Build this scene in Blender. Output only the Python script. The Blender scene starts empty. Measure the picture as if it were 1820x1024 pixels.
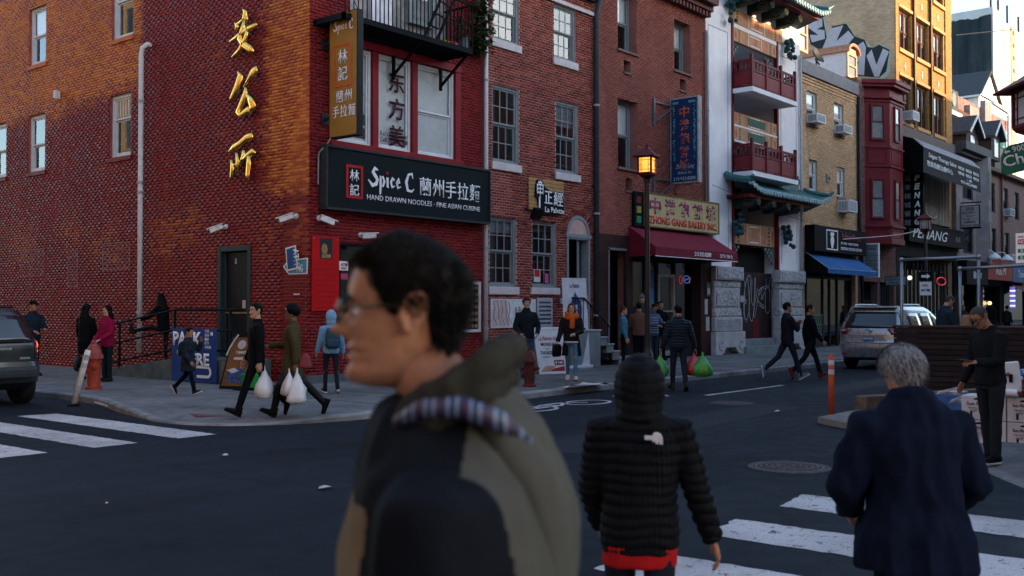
import bpy, bmesh, math, random
import numpy as np
from mathutils import Vector, Matrix, noise as mnoise
random.seed(7)
PI = math.pi
SC = bpy.context.scene
COL = SC.collection
# camera, sky, sun, exposure
CAMZ = 1.70
YAW = math.radians(39.5)
PIT = math.atan(36 / 1838.)
CAM = (-13.9336,-16.9777, CAMZ)
cam_d = bpy.data.cameras.new('camera')
cam_o = bpy.data.objects.new('camera', cam_d)
COL.objects.link(cam_o)
cam_o.location = CAM
cam_o.rotation_euler = (PI / 2 + PIT, 0, YAW - PI / 2)
cam_d.sensor_width = 36
cam_d.lens = 36 * 1838 / 1820.
cam_d.clip_start = 0.05
cam_d.clip_end = 3000
cam_d.dof.use_dof = True
cam_d.dof.focus_distance = 19.0
cam_d.dof.aperture_fstop = 3.4
SC.camera = cam_o
SUN_EL = math.radians(12.5)
SUN_AZ = Vector((0.47,-0.883,0)).normalized()          # horizontal direction towards the sun
world = bpy.data.worlds.new('World')
SC.world = world
world.use_nodes = True
wn = world.node_tree
sky = wn.nodes.new('ShaderNodeTexSky')
sky.sky_type = 'NISHITA'
sky.sun_disc = False
sky.sun_elevation = SUN_EL
sky.sun_rotation = math.atan2(SUN_AZ.x, SUN_AZ.y)
sky.air_density = 1.0
sky.dust_density = 1.3
sky.ozone_density = 1.6
bg = wn.nodes['Background']
bg.inputs['Strength'].default_value = 0.15
wn.links.new(sky.outputs[0], bg.inputs['Color'])
sun_d = bpy.data.lights.new('sun', 'SUN')
sun_d.energy = 2.6
sun_d.angle = math.radians(0.5)
sun_d.color = (1.0,0.70,0.42)
sun_o = bpy.data.objects.new('sun', sun_d)
COL.objects.link(sun_o)
sdir = Vector((SUN_AZ.x * math.cos(SUN_EL), SUN_AZ.y * math.cos(SUN_EL), math.sin(SUN_EL)))
sun_o.rotation_euler = sdir.to_track_quat('Z', 'Y').to_euler()
sun_o.location = (0,-40,40)
vs = SC.view_settings
vs.view_transform = 'Standard'
vs.look = 'None'
vs.gamma = 1
vs.use_curve_mapping = False
vs.exposure = 2.1
# surveying: a photo point on a known plane -> a place
_cp, _sp = math.cos(PIT), math.sin(PIT)
_FW = (math.cos(YAW) * _cp, math.sin(YAW) * _cp, _sp)
_RT = (math.sin(YAW),-math.cos(YAW),0)
_UP = (-math.cos(YAW) * _sp, -math.sin(YAW) * _sp, _cp)
def _ray(px, py):
 a = (px - 910) / 1838.; b = -(py - 512) / 1838.
 return [_FW[i] + a * _RT[i] + b * _UP[i] for i in range(3)]
def on(px, py, ax, val):
 r = _ray(px, py); t = (val - CAM[ax]) / r[ax]
 return [CAM[i] + t * r[i] for i in range(3)]
def F(px, py, y=0.):                       # facade of the far row (plane y): (x, z)
 p = on(px, py, 1, y); return p[0], p[2]
def W(px, py, x=0.):                       # side wall of the corner house (plane x): (y, z)
 p = on(px, py, 0, x); return p[1], p[2]
def G(px, py, z=0.):
 p = on(px, py, 2, z); return p[0], p[1]
def FR(x0, y0, x1, y1, y=0.):              # rectangle on the facade: u0,u1,z0,z1
 a = F(x0, y0, y); b = F(x1, y1, y); return a[0], b[0], b[1], a[1]
def WR(x0, y0, x1, y1, x=0.):
 a = W(x0, y0, x); b = W(x1, y1, x); return b[0], a[0], b[1], a[1]
# the facade frames: (u along the wall, z up, d out of the wall) -> place
def fR(u, z, d): return (u, -d, z)
def fL(u, z, d): return (-d, u, z)
# mesh builder
class MB:
 def __init__(s):
  s.v = []; s.f = []; s.mi = []; s.m = 0
 def add(s, vs_, fs):
  o = len(s.v); s.v.extend(tuple(p) for p in vs_)
  for f in fs:
   s.f.append([i + o for i in f]); s.mi.append(s.m)
  return s
 def quad(s, a, b, c, d): return s.add([a, b, c, d],[(0,1,2,3)])
 def box(s, x0, x1, y0, y1, z0, z1):
  return s.add([(x0, y0, z0),(x1, y0, z0),(x1, y1, z0),(x0, y1, z0),(x0, y0, z1),(x1, y0, z1),(x1, y1, z1),(x0, y1, z1)],
                     [(0,3,2,1),(4,5,6,7),(0,1,5,4),(1,2,6,5),(2,3,7,6),(3,0,4,7)])
 def fb(s, fr, u0, u1, z0, z1, d0, d1):
  c = [fr(u, z, d) for z in (z0, z1) for u, d in ((u0, d0),(u1, d0),(u1, d1),(u0, d1))]
  return s.add(c, [(0,3,2,1),(4,5,6,7),(0,1,5,4),(1,2,6,5),(2,3,7,6),(3,0,4,7)])
 def obox(s, c, ax, ay, az):            # centre and three half vectors
  c, ax, ay, az = map(Vector, (c, ax, ay, az))
  p = [c + i * ax + j * ay + k * az for k in (-1,1) for i, j in ((-1,-1),(1,-1),(1,1),(-1,1))]
  return s.add(p, [(0,3,2,1),(4,5,6,7),(0,1,5,4),(1,2,6,5),(2,3,7,6),(3,0,4,7)])
 def bar(s, a, b, w, h=None):           # square bar between two points
  a, b = Vector(a), Vector(b); h = h or w
  d = (b - a); L = d.length
  if L < 1e-6: return s
  d.normalize()
  sd = d.cross(Vector((0,0,1)))
  if sd.length < 1e-3: sd = Vector((1,0,0))
  sd.normalize(); up = sd.cross(d)
  return s.obox((a + b) / 2, d * L / 2, sd * w / 2, up * h / 2)
 def tube(s, pts, r, n=8, caps=True, flat=None):
  pts = [Vector(p) for p in pts]
  if not hasattr(r, '__len__'): r = [r] * len(pts)
  rings = []; prev = None
  for i, p in enumerate(pts):
   t = (pts[min(i + 1, len(pts) - 1)] - pts[max(i - 1,0)])
   t = t.normalized() if t.length > 1e-9 else Vector((0,0,1))
   if prev is None:
    a = t.cross(Vector((0,0,1)))
    if a.length < 0.1: a = t.cross(Vector((1,0,0)))
    a.normalize()
   else:
    a = prev - t * prev.dot(t); a.normalize()
   prev = a; b = t.cross(a)
   rings.append([p + r[i] * (math.cos(2 * PI * k / n) * a + math.sin(2 * PI * k / n) * b) for k in range(n)])
  return s.skin(rings, caps)
 def skin(s, rings, caps=True):
  n = len(rings[0]); vs_ = [p for q in rings for p in q]; fs = []
  for i in range(len(rings) - 1):
   for k in range(n):
    k2 = (k + 1) % n
    fs.append((i * n + k, i * n + k2,(i + 1) * n + k2,(i + 1) * n + k))
  if caps:
   fs.append(tuple(range(n))[::-1]); fs.append(tuple((len(rings) - 1) * n + k for k in range(n)))
  return s.add(vs_, fs)
 def loft(s, secs, n=16, e=1.0, caps=True):   # (centre, half-axis vector A, half-axis vector B)
  rings = []
  for c, A, B in secs:
   c, A, B = Vector(c), Vector(A), Vector(B); q = []
   for k in range(n):
    t = 2 * PI * k / n; ct, st = math.cos(t), math.sin(t)
    q.append(c + A * (math.copysign(abs(ct) ** e, ct)) + B * (math.copysign(abs(st) ** e, st)))
   rings.append(q)
  return s.skin(rings, caps)
 def lathe(s, prof, n=20, c=(0,0,0)):
  c = Vector(c)
  return s.skin([[c + Vector((r * math.cos(2 * PI * k / n), r * math.sin(2 * PI * k / n), z)) for k in range(n)] for r, z in prof])
 def ball(s, c, rx, ry=None, rz=None, n=10, m=7):
  ry = ry or rx; rz = rz or rx; c = Vector(c)
  return s.skin([[c + Vector((rx * math.sin(a) * math.cos(2 * PI * k / n), ry * math.sin(a) * math.sin(2 * PI * k / n),-rz * math.cos(a)))
      for k in range(n)] for a in [PI * (j + .08) / (m - .84) for j in range(m)]])
 def prism(s, poly, fr, d0, d1):        # polygon in (u,z) extruded from d0 to d1
  n = len(poly)
  vs_ = [fr(u, z, d0) for u, z in poly] + [fr(u, z, d1) for u, z in poly]
  fs = [tuple(range(n))[::-1], tuple(range(n, 2 * n))] + [(i, (i + 1) % n, n + (i + 1) % n, n + i) for i in range(n)]
  return s.add(vs_, fs)
 def stroke(s, pts, fr, d, th=.004, n=None):  # flat brush stroke [(u,z,width)] standing th proud of d
  P = [Vector((p[0], p[1])) for p in pts]; ws = [p[2] / 2 for p in pts]
  L = []; R_ = []
  for i, p in enumerate(P):
   t = P[min(i + 1, len(P) - 1)] - P[max(i - 1,0)]
   if t.length < 1e-9: t = Vector((1,0))
   t.normalize(); nn = Vector((-t.y, t.x))
   L.append(p + nn * ws[i]); R_.append(p - nn * ws[i])
  for i in range(len(P) - 1):
   s.prism([(q.x, q.y) for q in (L[i], L[i + 1], R_[i + 1], R_[i])], fr, d, d + th)
  return s
 def brush(s, pts, fr, d, th, n=8):     # rounded swelling stroke (cast letters)
  secs = []
  P = [Vector((p[0], p[1])) for p in pts]
  for i, p in enumerate(P):
   t = P[min(i + 1, len(P) - 1)] - P[max(i - 1,0)]; t.normalize()
   nn = Vector((-t.y, t.x)) * pts[i][2] / 2
   c = Vector(fr(p.x, p.y, d)); A = Vector(fr(p.x + nn.x, p.y + nn.y, d)) - c; B = Vector(fr(p.x, p.y, d + th)) - c
   secs.append((c, A, B))
  return s.loft(secs, n)
 def mesh(s, name):
  me = bpy.data.meshes.new(name); me.from_pydata(s.v, [], s.f)
  me.polygons.foreach_set('material_index', s.mi)
  return me
 def build(s, name, mats, parent=None, smooth=False, bevel=0, recalc=True, auto=None):
  me = s.mesh(name)
  if recalc:
   bm = bmesh.new(); bm.from_mesh(me); bmesh.ops.recalc_face_normals(bm, faces=bm.faces); bm.to_mesh(me); bm.free()
  return link(name, me, mats, parent, smooth, bevel, auto)
def link(name, me, mats, parent=None, smooth=False, bevel=0, auto=None):
 if not isinstance(mats, (list, tuple)): mats = [mats]
 if not me.materials:
  for m in mats: me.materials.append(m)
 if smooth: me.polygons.foreach_set('use_smooth', [True] * len(me.polygons))
 if auto:
  me.polygons.foreach_set('use_smooth', [True] * len(me.polygons)); me.set_sharp_from_angle(angle=math.radians(auto))
 o = bpy.data.objects.new(name, me); COL.objects.link(o)
 if bevel:
  b = o.modifiers.new('b', 'BEVEL'); b.width = bevel; b.segments = 2; b.limit_method = 'ANGLE'; b.angle_limit = math.radians(50)
 if parent is not None: put(o, parent)
 return o
def put(o, parent):                        # parent without moving (roots carry translation, and rotation for people and cars built locally)
 o.parent = parent
 if not parent.get('_local') and parent.type == 'EMPTY':
  o.matrix_parent_inverse = Matrix.Translation(-Vector(parent.location))
 return o
def thing(name, label, cat, loc=(0,0,0), group=None, rotz=None):
 o = bpy.data.objects.new(name, None); COL.objects.link(o); o.location = loc
 o.empty_display_size = .2
 if rotz is not None:
  o.rotation_euler = (0,0, rotz); o['_local'] = 1
 return tag(o, label, cat, group)
def tag(o, label, cat, group=None):
 o['label'] = label; o['category'] = cat
 if group: o['group'] = group
 return o
def struct(o, kind='structure'):
 o['kind'] = kind; return o
def copy_tree(o, parent=None):
 c = o.copy(); COL.objects.link(c)
 if parent is not None: c.parent = parent
 for ch in list(o.children): copy_tree(ch, c)
 return c
# materials
def lin(h):
 h = h.lstrip('#'); return tuple(((int(h[i:i + 2],16) / 255) ** 2.2) for i in (0,2,4))
class NT:
 def __init__(s, name):
  s.m = bpy.data.materials.new(name); s.m.use_nodes = True; s.t = s.m.node_tree; s.b = s.t.nodes['Principled BSDF']
 def n(s, typ, **kw):
  x = s.t.nodes.new('ShaderNode' + typ)
  for k, v in kw.items(): setattr(x, k, v)
  return x
 def l(s, a, b): s.t.links.new(a, b)
 def val(s, sock, v):
  if hasattr(v, 'bl_idname') or hasattr(v, 'is_linked'): s.l(v, sock)
  else: sock.default_value = v
 def math(s, op, a, b=None, c=None):
  x = s.n('Math', operation=op); s.val(x.inputs[0], a)
  if b is not None: s.val(x.inputs[1], b)
  if c is not None: s.val(x.inputs[2], c)
  return x.outputs[0]
 def mix(s, f, a, b, typ='MIX'):
  x = s.n('Mix', data_type='RGBA', blend_type=typ)
  s.val(x.inputs[0], f)
  for i, v in ((6, a),(7, b)):
   if isinstance(v, tuple): x.inputs[i].default_value = (*v[:3],1)
   else: s.l(v, x.inputs[i])
  return x.outputs[2]
 def ramp(s, f, stops):
  x = s.n('ValToRGB'); s.l(f, x.inputs[0]); e = x.color_ramp.elements
  while len(e) < len(stops): e.new(.5)
  for i, (p, c) in enumerate(stops):
   e[i].position = p; e[i].color = (*c, 1) if isinstance(c, tuple) else (c, c, c, 1)
  return x.outputs[0]
 def pos(s): return s.n('NewGeometry').outputs['Position']
 def noise(s, vec, scale, detail=4, rough=.55, out=0):
  x = s.n('TexNoise'); x.inputs['Scale'].default_value = scale; x.inputs['Detail'].default_value = detail; x.inputs['Roughness'].default_value = rough
  s.l(vec, x.inputs['Vector']); return x.outputs[out]
 def scl(s, vec, sc):
  x = s.n('Mapping'); x.inputs['Scale'].default_value = sc; s.l(vec, x.inputs['Vector']); return x.outputs[0]
 def col(s, c): s.val(s.b.inputs['Base Color'],(*c, 1) if isinstance(c, tuple) else c)
 def bump(s, h, strength=.3, dist=.01):
  x = s.n('Bump'); x.inputs['Strength'].default_value = strength; x.inputs['Distance'].default_value = dist
  s.l(h, x.inputs['Height']); s.l(x.outputs[0], s.b.inputs['Normal'])
_mc = {}
def mat(name, c, rough=.6, metal=0, var=.18, scale=6., bump=.0, bscale=60., spec=None, coat=0, sheen=0):
 if name in _mc: return _mc[name]
 if isinstance(c, str): c = lin(c)
 t = NT(name); p = t.n('TexCoord').outputs['Object']
 n1 = t.noise(p, scale, 5,.6)
 lo = tuple(max(0, x * (1 - var)) for x in c); hi = tuple(min(1, x * (1 + var)) for x in c)
 t.col(t.ramp(n1,[(.3, lo),(.7, hi)]))
 r = t.n('MapRange'); t.l(t.noise(p, scale * 2.3,3), r.inputs[0])
 r.inputs[3].default_value = max(0.02, rough - .12); r.inputs[4].default_value = min(1, rough + .12)
 t.l(r.outputs[0], t.b.inputs['Roughness'])
 t.b.inputs['Metallic'].default_value = metal
 if spec is None and not metal and not coat and rough >= .4: spec = .12
 if spec is not None: t.b.inputs['Specular IOR Level'].default_value = spec
 if coat: t.b.inputs['Coat Weight'].default_value = coat; t.b.inputs['Coat Roughness'].default_value = .08
 if sheen: t.b.inputs['Sheen Weight'].default_value = sheen; t.b.inputs['Sheen Roughness'].default_value = .5
 if bump: t.bump(t.noise(p, bscale, 3), bump, .01)
 _mc[name] = t.m; return t.m
def emis(name, c, st, base=None):
 if name in _mc: return _mc[name]
 t = NT(name); t.col(base or c); t.b.inputs['Emission Color'].default_value = (*c, 1); t.b.inputs['Emission Strength'].default_value = st
 _mc[name] = t.m; return t.m
def glass(name, tint=(.5,.55,.58), refl=.25, rough=.03):
 t = NT(name); tr = t.n('BsdfTransparent'); tr.inputs[0].default_value = (*tint, 1)
 gl = t.n('BsdfGlossy'); gl.inputs['Roughness'].default_value = rough; gl.inputs['Color'].default_value = (.9,.93,.95,1)
 fr = t.n('Fresnel'); fr.inputs[0].default_value = 1.5
 f = t.math('MULTIPLY', t.math('MULTIPLY_ADD', fr.outputs[0],1.2, refl * .25), t.math('SUBTRACT', 1., t.n('NewGeometry').outputs['Backfacing']))
 mx = t.n('MixShader'); t.l(f, mx.inputs[0]); t.l(tr.outputs[0], mx.inputs[1]); t.l(gl.outputs[0], mx.inputs[2])
 # old panes are a little wavy
 bp = t.n('Bump'); bp.inputs['Strength'].default_value = .03; bp.inputs['Distance'].default_value = .01
 t.l(t.noise(t.pos(),1.2,0), bp.inputs['Height']); t.l(bp.outputs[0], gl.inputs['Normal'])
 t.l(mx.outputs[0], t.t.nodes['Material Output'].inputs[0]); t.t.nodes.remove(t.b)
 return t.m
def brickmat(name, axis, bl, bh, cols, patch=None, rough=.45, spec=.5, bump=.4):
 """each brick takes its own tint from its place in the bond; cols: list of (position, colour)"""
 t = NT(name); p = t.pos(); sp = t.n('SeparateXYZ'); t.l(p, sp.inputs[0])
 u = sp.outputs[axis]; z = sp.outputs[2]
 row = t.math('FLOOR', t.math('DIVIDE', z, bh)); odd = t.math('FLOORED_MODULO', row, 2.)
 colm = t.math('FLOOR', t.math('ADD', t.math('DIVIDE', u, bl), t.math('MULTIPLY', odd, .5)))
 cv = t.n('CombineXYZ'); t.l(colm, cv.inputs[0]); t.l(row, cv.inputs[1])
 wn_ = t.n('TexWhiteNoise', noise_dimensions='2D'); t.l(cv.outputs[0], wn_.inputs[0])
 c = t.ramp(wn_.outputs[0], cols)
 if patch: c = patch(t, c, colm, row, wn_.outputs[0], u, z)
 gr = t.noise(p, 45,4,.6)
 c = t.mix(.35, c, t.ramp(gr, [(.3,.25),(.75,1.)]), 'MULTIPLY')
 big = t.noise(p, .6,4,.6)
 c = t.mix(.45, c, t.ramp(big, [(.3,.45),(.62,1.)]), 'MULTIPLY')
 t.col(c); t.b.inputs['Specular IOR Level'].default_value = spec * .2
 r = t.n('MapRange'); t.l(wn_.outputs[0], r.inputs[0]); r.inputs[3].default_value = rough - .1; r.inputs[4].default_value = rough + .15
 t.l(r.outputs[0], t.b.inputs['Roughness'])
 t.bump(gr, bump, .004)
 return t.m
# lettering
_tx = 0
def text(body, O, right, up, w, h, m, parent, name='lettering', th=.006, bold=0., shear=0., align_w=True):
 """raised flat lettering filling the w x h box whose lower left corner is O"""
 global _tx
 c = bpy.data.curves.new('t', 'FONT'); c.body = body; c.size = 1; c.offset = bold; c.shear = shear; c.resolution_u = 2
 o = bpy.data.objects.new('t', c); COL.objects.link(o)
 me = bpy.data.meshes.new_from_object(o.evaluated_get(bpy.context.evaluated_depsgraph_get()))
 bpy.data.objects.remove(o); bpy.data.curves.remove(c)
 n = len(me.vertices)
 if n == 0: return None
 a = np.empty(n * 3); me.vertices.foreach_get('co', a); a = a.reshape(-1,3)
 lo = a.min(0); hi = a.max(0); ext = np.maximum(hi - lo, 1e-5)
 right = Vector(right).normalized(); up = Vector(up).normalized(); nr = right.cross(up)
 sx = w / ext[0]; sy = h / ext[1]
 x = (a[:, 0] - lo[0]) * sx; y = (a[:, 1] - lo[1]) * sy
 co = np.array(O)[None] + x[:, None] * np.array(right)[None] + y[:, None] * np.array(up)[None] + th * np.array(nr)[None]
 me.vertices.foreach_set('co', co.astype(np.float32).ravel()); me.update()
 bm = bmesh.new(); bm.from_mesh(me)
 bmesh.ops.remove_doubles(bm, verts=bm.verts, dist=1e-5)
 ex = bmesh.ops.extrude_face_region(bm, geom=list(bm.faces))
 for g in ex['geom']:
  if isinstance(g, bmesh.types.BMVert): g.co -= nr * th * .8
 bmesh.ops.recalc_face_normals(bm, faces=bm.faces)
 bm.to_mesh(me); bm.free(); me.materials.clear(); me.name = name
 return link(name, me, m, parent)
def textR(body, u0, z0, w, h, d, m, parent, **k): return text(body, fR(u0, z0, d),(1,0,0),(0,0,1), w, h, m, parent, **k)
def textL(body, u1, z0, w, h, d, m, parent, **k): return text(body, fL(u1, z0, d),(0,-1,0),(0,0,1), w, h, m, parent, **k)
# ground, road, pavements, markings
def asphalt():
 t = NT('asphalt'); p = t.pos()
 fine = t.noise(p, 160,3,.7); mid = t.noise(p, 3.5,5,.6); big = t.noise(p, .35,4,.6)
 c = t.ramp(fine, [(.3,(.008,.012,.018)),(.55,(.019,.0265,.037)),(.8,(.075,.088,.104))])
 c = t.mix(.55, c, t.ramp(mid, [(.3,.55),(.7,1.)]), 'MULTIPLY')
 c = t.mix(.8, c, t.ramp(big, [(.32,.5),(.6,1.)]), 'MULTIPLY')
 lane = t.noise(t.scl(p, (.12,1.6,1)),1.1,4,.6); c = t.mix(.5, c, t.ramp(lane, [(.35,.55),(.6,1.)]), 'MULTIPLY')
 # thin winding cracks and tar seams
 v = t.n('TexVoronoi', feature='DISTANCE_TO_EDGE'); v.inputs['Scale'].default_value = .42
 w = t.n('Mix', data_type='RGBA', blend_type='ADD'); w.inputs[0].default_value = .35
 t.l(p, w.inputs[6]); t.l(t.noise(p, 1.6,4,.6,1), w.inputs[7]); t.l(w.outputs[2], v.inputs['Vector'])
 cr = t.ramp(v.outputs[0],[(.004,.35),(.012,1.)])
 c = t.mix(.35, c, cr, 'MULTIPLY'); st = t.noise(p, .9,5,.7); c = t.mix(.55, c, t.ramp(st, [(.56,1.),(.68,.35)]), 'MULTIPLY')
 t.col(c); t.val(t.b.inputs['Roughness'], t.ramp(mid, [(.3,.62),(.7,.85)])); t.b.inputs['Specular IOR Level'].default_value = .08
 t.bump(fine, .5,.006); return t.m
def concrete(name, c, sl=1.5, dark=.55):
 t = NT(name); p = t.pos()
 n1 = t.noise(p, 1.1,6,.65); n2 = t.noise(p, 70,3,.6); n3 = t.noise(p, 5,5,.6)
 k = t.ramp(n1,[(.3, tuple(x * dark for x in c)),(.65, c)])
 k = t.mix(.4, k, t.ramp(n2,[(.3,.5),(.7,1.)]), 'MULTIPLY')
 k = t.mix(.5, k, t.ramp(n3,[(.35,.5),(.55,1.)]), 'MULTIPLY')
 oi = t.n('ObjectInfo'); k = t.mix(.75, k, t.ramp(oi.outputs['Random'],[(0,.5),(1,1.)]), 'MULTIPLY')
 sp = t.n('TexVoronoi', feature='F1'); sp.inputs['Scale'].default_value = 7; t.l(p, sp.inputs['Vector'])
 k = t.mix(.5, k, t.ramp(sp.outputs['Distance'],[(.05,.35),(.12,1.)]), 'MULTIPLY')
 t.col(k); t.b.inputs['Specular IOR Level'].default_value = .12; t.b.inputs['Roughness'].default_value = .85; t.bump(n2,.3,.004); return t.m
def roadpaint():
 t = NT('worn road paint'); p = t.pos()
 n = t.noise(p, 9,6,.7); n2 = t.noise(p, 55,4,.7); n3 = t.noise(p, 1.3,3,.5)
 c = t.ramp(n2,[(.25,(.34,.33,.34)),(.7,(.56,.545,.55))])
 c = t.mix(.6, c, t.ramp(n3,[(.35,.5),(.6,1.)]), 'MULTIPLY')
 t.col(c); t.b.inputs['Specular IOR Level'].default_value = .1; t.b.inputs['Roughness'].default_value = .7
 m = t.math('MULTIPLY_ADD', n2,.45, t.math('MULTIPLY', n, .75))
 a = t.n('MapRange'); t.l(m, a.inputs[0]); a.inputs[1].default_value = .47; a.inputs[2].default_value = .53
 t.l(a.outputs[0], t.b.inputs['Alpha']); return t.m
M_ASPH = asphalt(); M_CONC = concrete('pavement concrete', (.205,.205,.21)); M_CURB = concrete('kerb granite', (.34,.335,.34), dark=.4)
M_PAINT = roadpaint()
m = MB(); N_ = 40
for i in range(N_):
 for j in range(N_):
  x0 = -200 + i * 20; y0 = -300 + j * 20
  m.quad((x0, y0,0),(x0 + 20, y0,0),(x0 + 20, y0 + 20,0),(x0, y0 + 20,0))
struct(m.build('road', M_ASPH))
def smooth_line(pts, n=6):
 out = []; P = [Vector(p) for p in pts]; T = []
 for i in range(len(P)):
  a = P[max(i - 1,0)]; c = P[min(i + 1, len(P) - 1)]; l = min([(P[j] - P[i]).length for j in (i - 1, i + 1) if 0 <= j < len(P)])
  d = c - a; T.append(d.normalized() * l if d.length > 1e-9 else d)
 for i in range(len(P) - 1):
  p, q, m0, m1 = P[i], P[i + 1], T[i], T[i + 1]
  for k in range(n):
   t = k / n; t2 = t * t; t3 = t2 * t
   out.append((2 * t3 - 3 * t2 + 1) * p + (t3 - 2 * t2 + t) * m0 + (3 * t2 - 2 * t3) * q + (t3 - t2) * m1)
 out.append(P[-1]); return out
def pavement(name, line, inner, kname, mk=M_CONC, ramp_=1.2):
 """line: kerb line (x,y,z of its top), inner: closing points at full height"""
 L = smooth_line(line); n = len(L)
 nor = []
 for i in range(n):
  t = (L[min(i + 1, n - 1)] - L[max(i - 1,0)]); t.z = 0; t.normalize(); nor.append(Vector((-t.y, t.x, 0)))
 k = MB()
 for i in range(n - 1):
  a, b = L[i], L[i + 1]; ai = a + nor[i] * .16; bi = b + nor[i + 1] * .16
  r = .025
  k.add([(a.x, a.y, -.05),(b.x, b.y, -.05),(b.x, b.y, b.z - r),(a.x, a.y, a.z - r), b + nor[i + 1] * r, a + nor[i] * r, bi, ai],
              [(0,1,2,3),(3,2,4,5),(5,4,6,7)])
 m = MB(); top = .12
 A = [L[i] + nor[i] * .16 for i in range(n)]; B = [Vector((*(L[i] + nor[i] * ramp_).xy, top)) for i in range(n)]
 for i in range(n - 1): m.quad(A[i], A[i + 1], B[i + 1], B[i])
 poly = [tuple(p) for p in B] + [(x, y, top) for x, y in inner]
 m.add(poly, [tuple(range(len(poly)))])
 o = struct(m.build(name, mk)); kb = struct(k.build(kname, M_CURB)); return o
kerb_pts = [(-4.4,60,.12),(-4.4,20,.12),(-4.4,3,.12),(-4.45,.6,.12),(-5.0,-1.4,.10),(-5.35,-3.0,.03),(-5.2,-4.0,.02),(-4.5,-4.7,.04),(-3.4,-5.12,.10),(-1.8,-5.15,.12),
   (0,-4.95,.12),(2,-4.8,.12),(6,-4.75,.12),(30,-4.75,.12),(130,-4.75,.12)]
kerb_pts = kerb_pts[::1]
pav = pavement('pavement', [(x, y, z) for x, y, z in kerb_pts],[(130,2),(0.3,2),(.3,60)], 'kerb')
# the kerb line runs anticlockwise round the corner block, so its left side is the pavement
near_k = [(130,-10.6,.12),(12,-10.6,.12),(4.5,-11.0,.12),(1.2,-12.1,.10),(-1.4,-13.3,.03),(-3.2,-14.4,.02),(-4.4,-15.6,.06),(-4.6,-18,.12),(-4.6,-60,.12)]
pav2 = pavement('pavement_opposite', near_k, [(130,-60)], 'kerb_opposite', ramp_=.6)
west_k = [(-13.4,-14,.12),(-13.4,-6,.12),(-13.4,60,.12)]
pavement('pavement_west', west_k, [(-40,60),(-40,-14)], 'kerb_west')
# flagstones of the far pavement, each its own slab
slab_me = {}
rs = random.Random(3)
x = -2.2
while x < 62:
 for y0, y1 in ((-4.5,-3.05),(-3.04,-1.6),(-1.59,-.03)):
  w = 1.48
  m = MB(); m.box(x, x + w, y0, y1,.10,.128 + rs.uniform(0,.006))
  o = m.build('slab', M_CONC, pav, bevel=0, recalc=False)
 x += 1.5
# red tactile mat of the dropped kerb
t = NT('tactile red'); p = t.pos(); v = t.n('TexVoronoi', feature='F1'); v.inputs['Scale'].default_value = 16; v.inputs['Randomness'].default_value = 0; t.l(p, v.inputs['Vector'])
t.col(t.mix(.6,(.17,.055,.06), t.ramp(t.noise(p, 6,5),[(.3,.4),(.7,1.)]), 'MULTIPLY')); t.bump(t.ramp(v.outputs[0],[(.25,1.),(.4,0.)]),.8,.01); t.b.inputs['Roughness'].default_value = .8
m = MB(); q = [G(*p, .06) for p in ((330,735),(385,722),(440,733),(436,741),(350,741))]
m.add([(a, b, .10 if i in (1,2) else .055) for i, (a, b) in enumerate(q)],[(0,1,2,3,4)])
m.prism([q[0], q[1], q[2], q[3], q[4]], lambda u, z, d: (u, z, .045 + d),0,.03)
struct(m.build('tactile_paving', t.m))
# zebra stripes: every bar is its own painted strip
def strip(name, pts, z=.005):
 r = random.Random(str(pts)); P = []
 for a, b in zip(pts, pts[1:] + pts[:1]):
  n = max(1, int(math.dist(a, b) / .07)); P += [(a[0] + (b[0] - a[0]) * i / n + (r.gauss(0,.009) if i else 0), a[1] + (b[1] - a[1]) * i / n + (r.gauss(0,.009) if i else 0)) for i in range(n)]
 pts = P; m = MB(); m.add([(a, b, z) for a, b in pts],[tuple(range(len(pts)))]); o = m.build(name, M_PAINT, recalc=False)
 if o.data.polygons[0].normal.z < 0: o.data.flip_normals()
 return struct(o)
for i in range(7):
 x = -5.72 - 1.16 * i
 strip('crosswalk_stripe', [(x, -.70),(x - .58,-.60),(x - .56,-5.03),(x + .03,-5.03)])
for i in range(8):
 x = -4.95 - 1.38 * i; e = .05 * (i % 2)
 strip('crosswalk_stripe', [(x, -13.0 - e),(x - .66,-13.08 - e),(x - .62,-19.5),(x + .05,-19.5)])
strip('lane_line', [(4.05,-7.0),(7.5,-7.02),(7.5,-7.10),(4.05,-7.12)])
for k in range(1,7): strip('lane_line', [(4.05 + 10 * k, -7.0),(7.2 + 10 * k, -7.0),(7.2 + 10 * k, -7.1),(4.05 + 10 * k, -7.1)])
# old utility cuts patched with newer tar
def patch_(pts, c):
 t = NT('tar patch'); n = t.noise(t.pos(),150,3,.7); t.col(t.ramp(n, [(.3, tuple(x * .6 for x in c)),(.7, tuple(x * 1.5 for x in c))])); t.b.inputs['Roughness'].default_value = .8; t.b.inputs['Specular IOR Level'].default_value = .15; t.bump(n, .4,.005)
 o = strip('road_patch', pts, .0025); o.data.materials.clear(); o.data.materials.append(t.m)
patch_([(-4.2,-9.0),(3.0,-8.6),(3.1,-9.5),(-4.1,-9.9)],(.015,.018,.023)); patch_([(6,-8.0),(16,-7.9),(16,-8.7),(6,-8.8)],(.017,.02,.025))
patch_([(-7.2,-9.2),(-1,-12.4),(-.96,-12.33),(-7.15,-9.12)],(.010,.011,.013))
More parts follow.
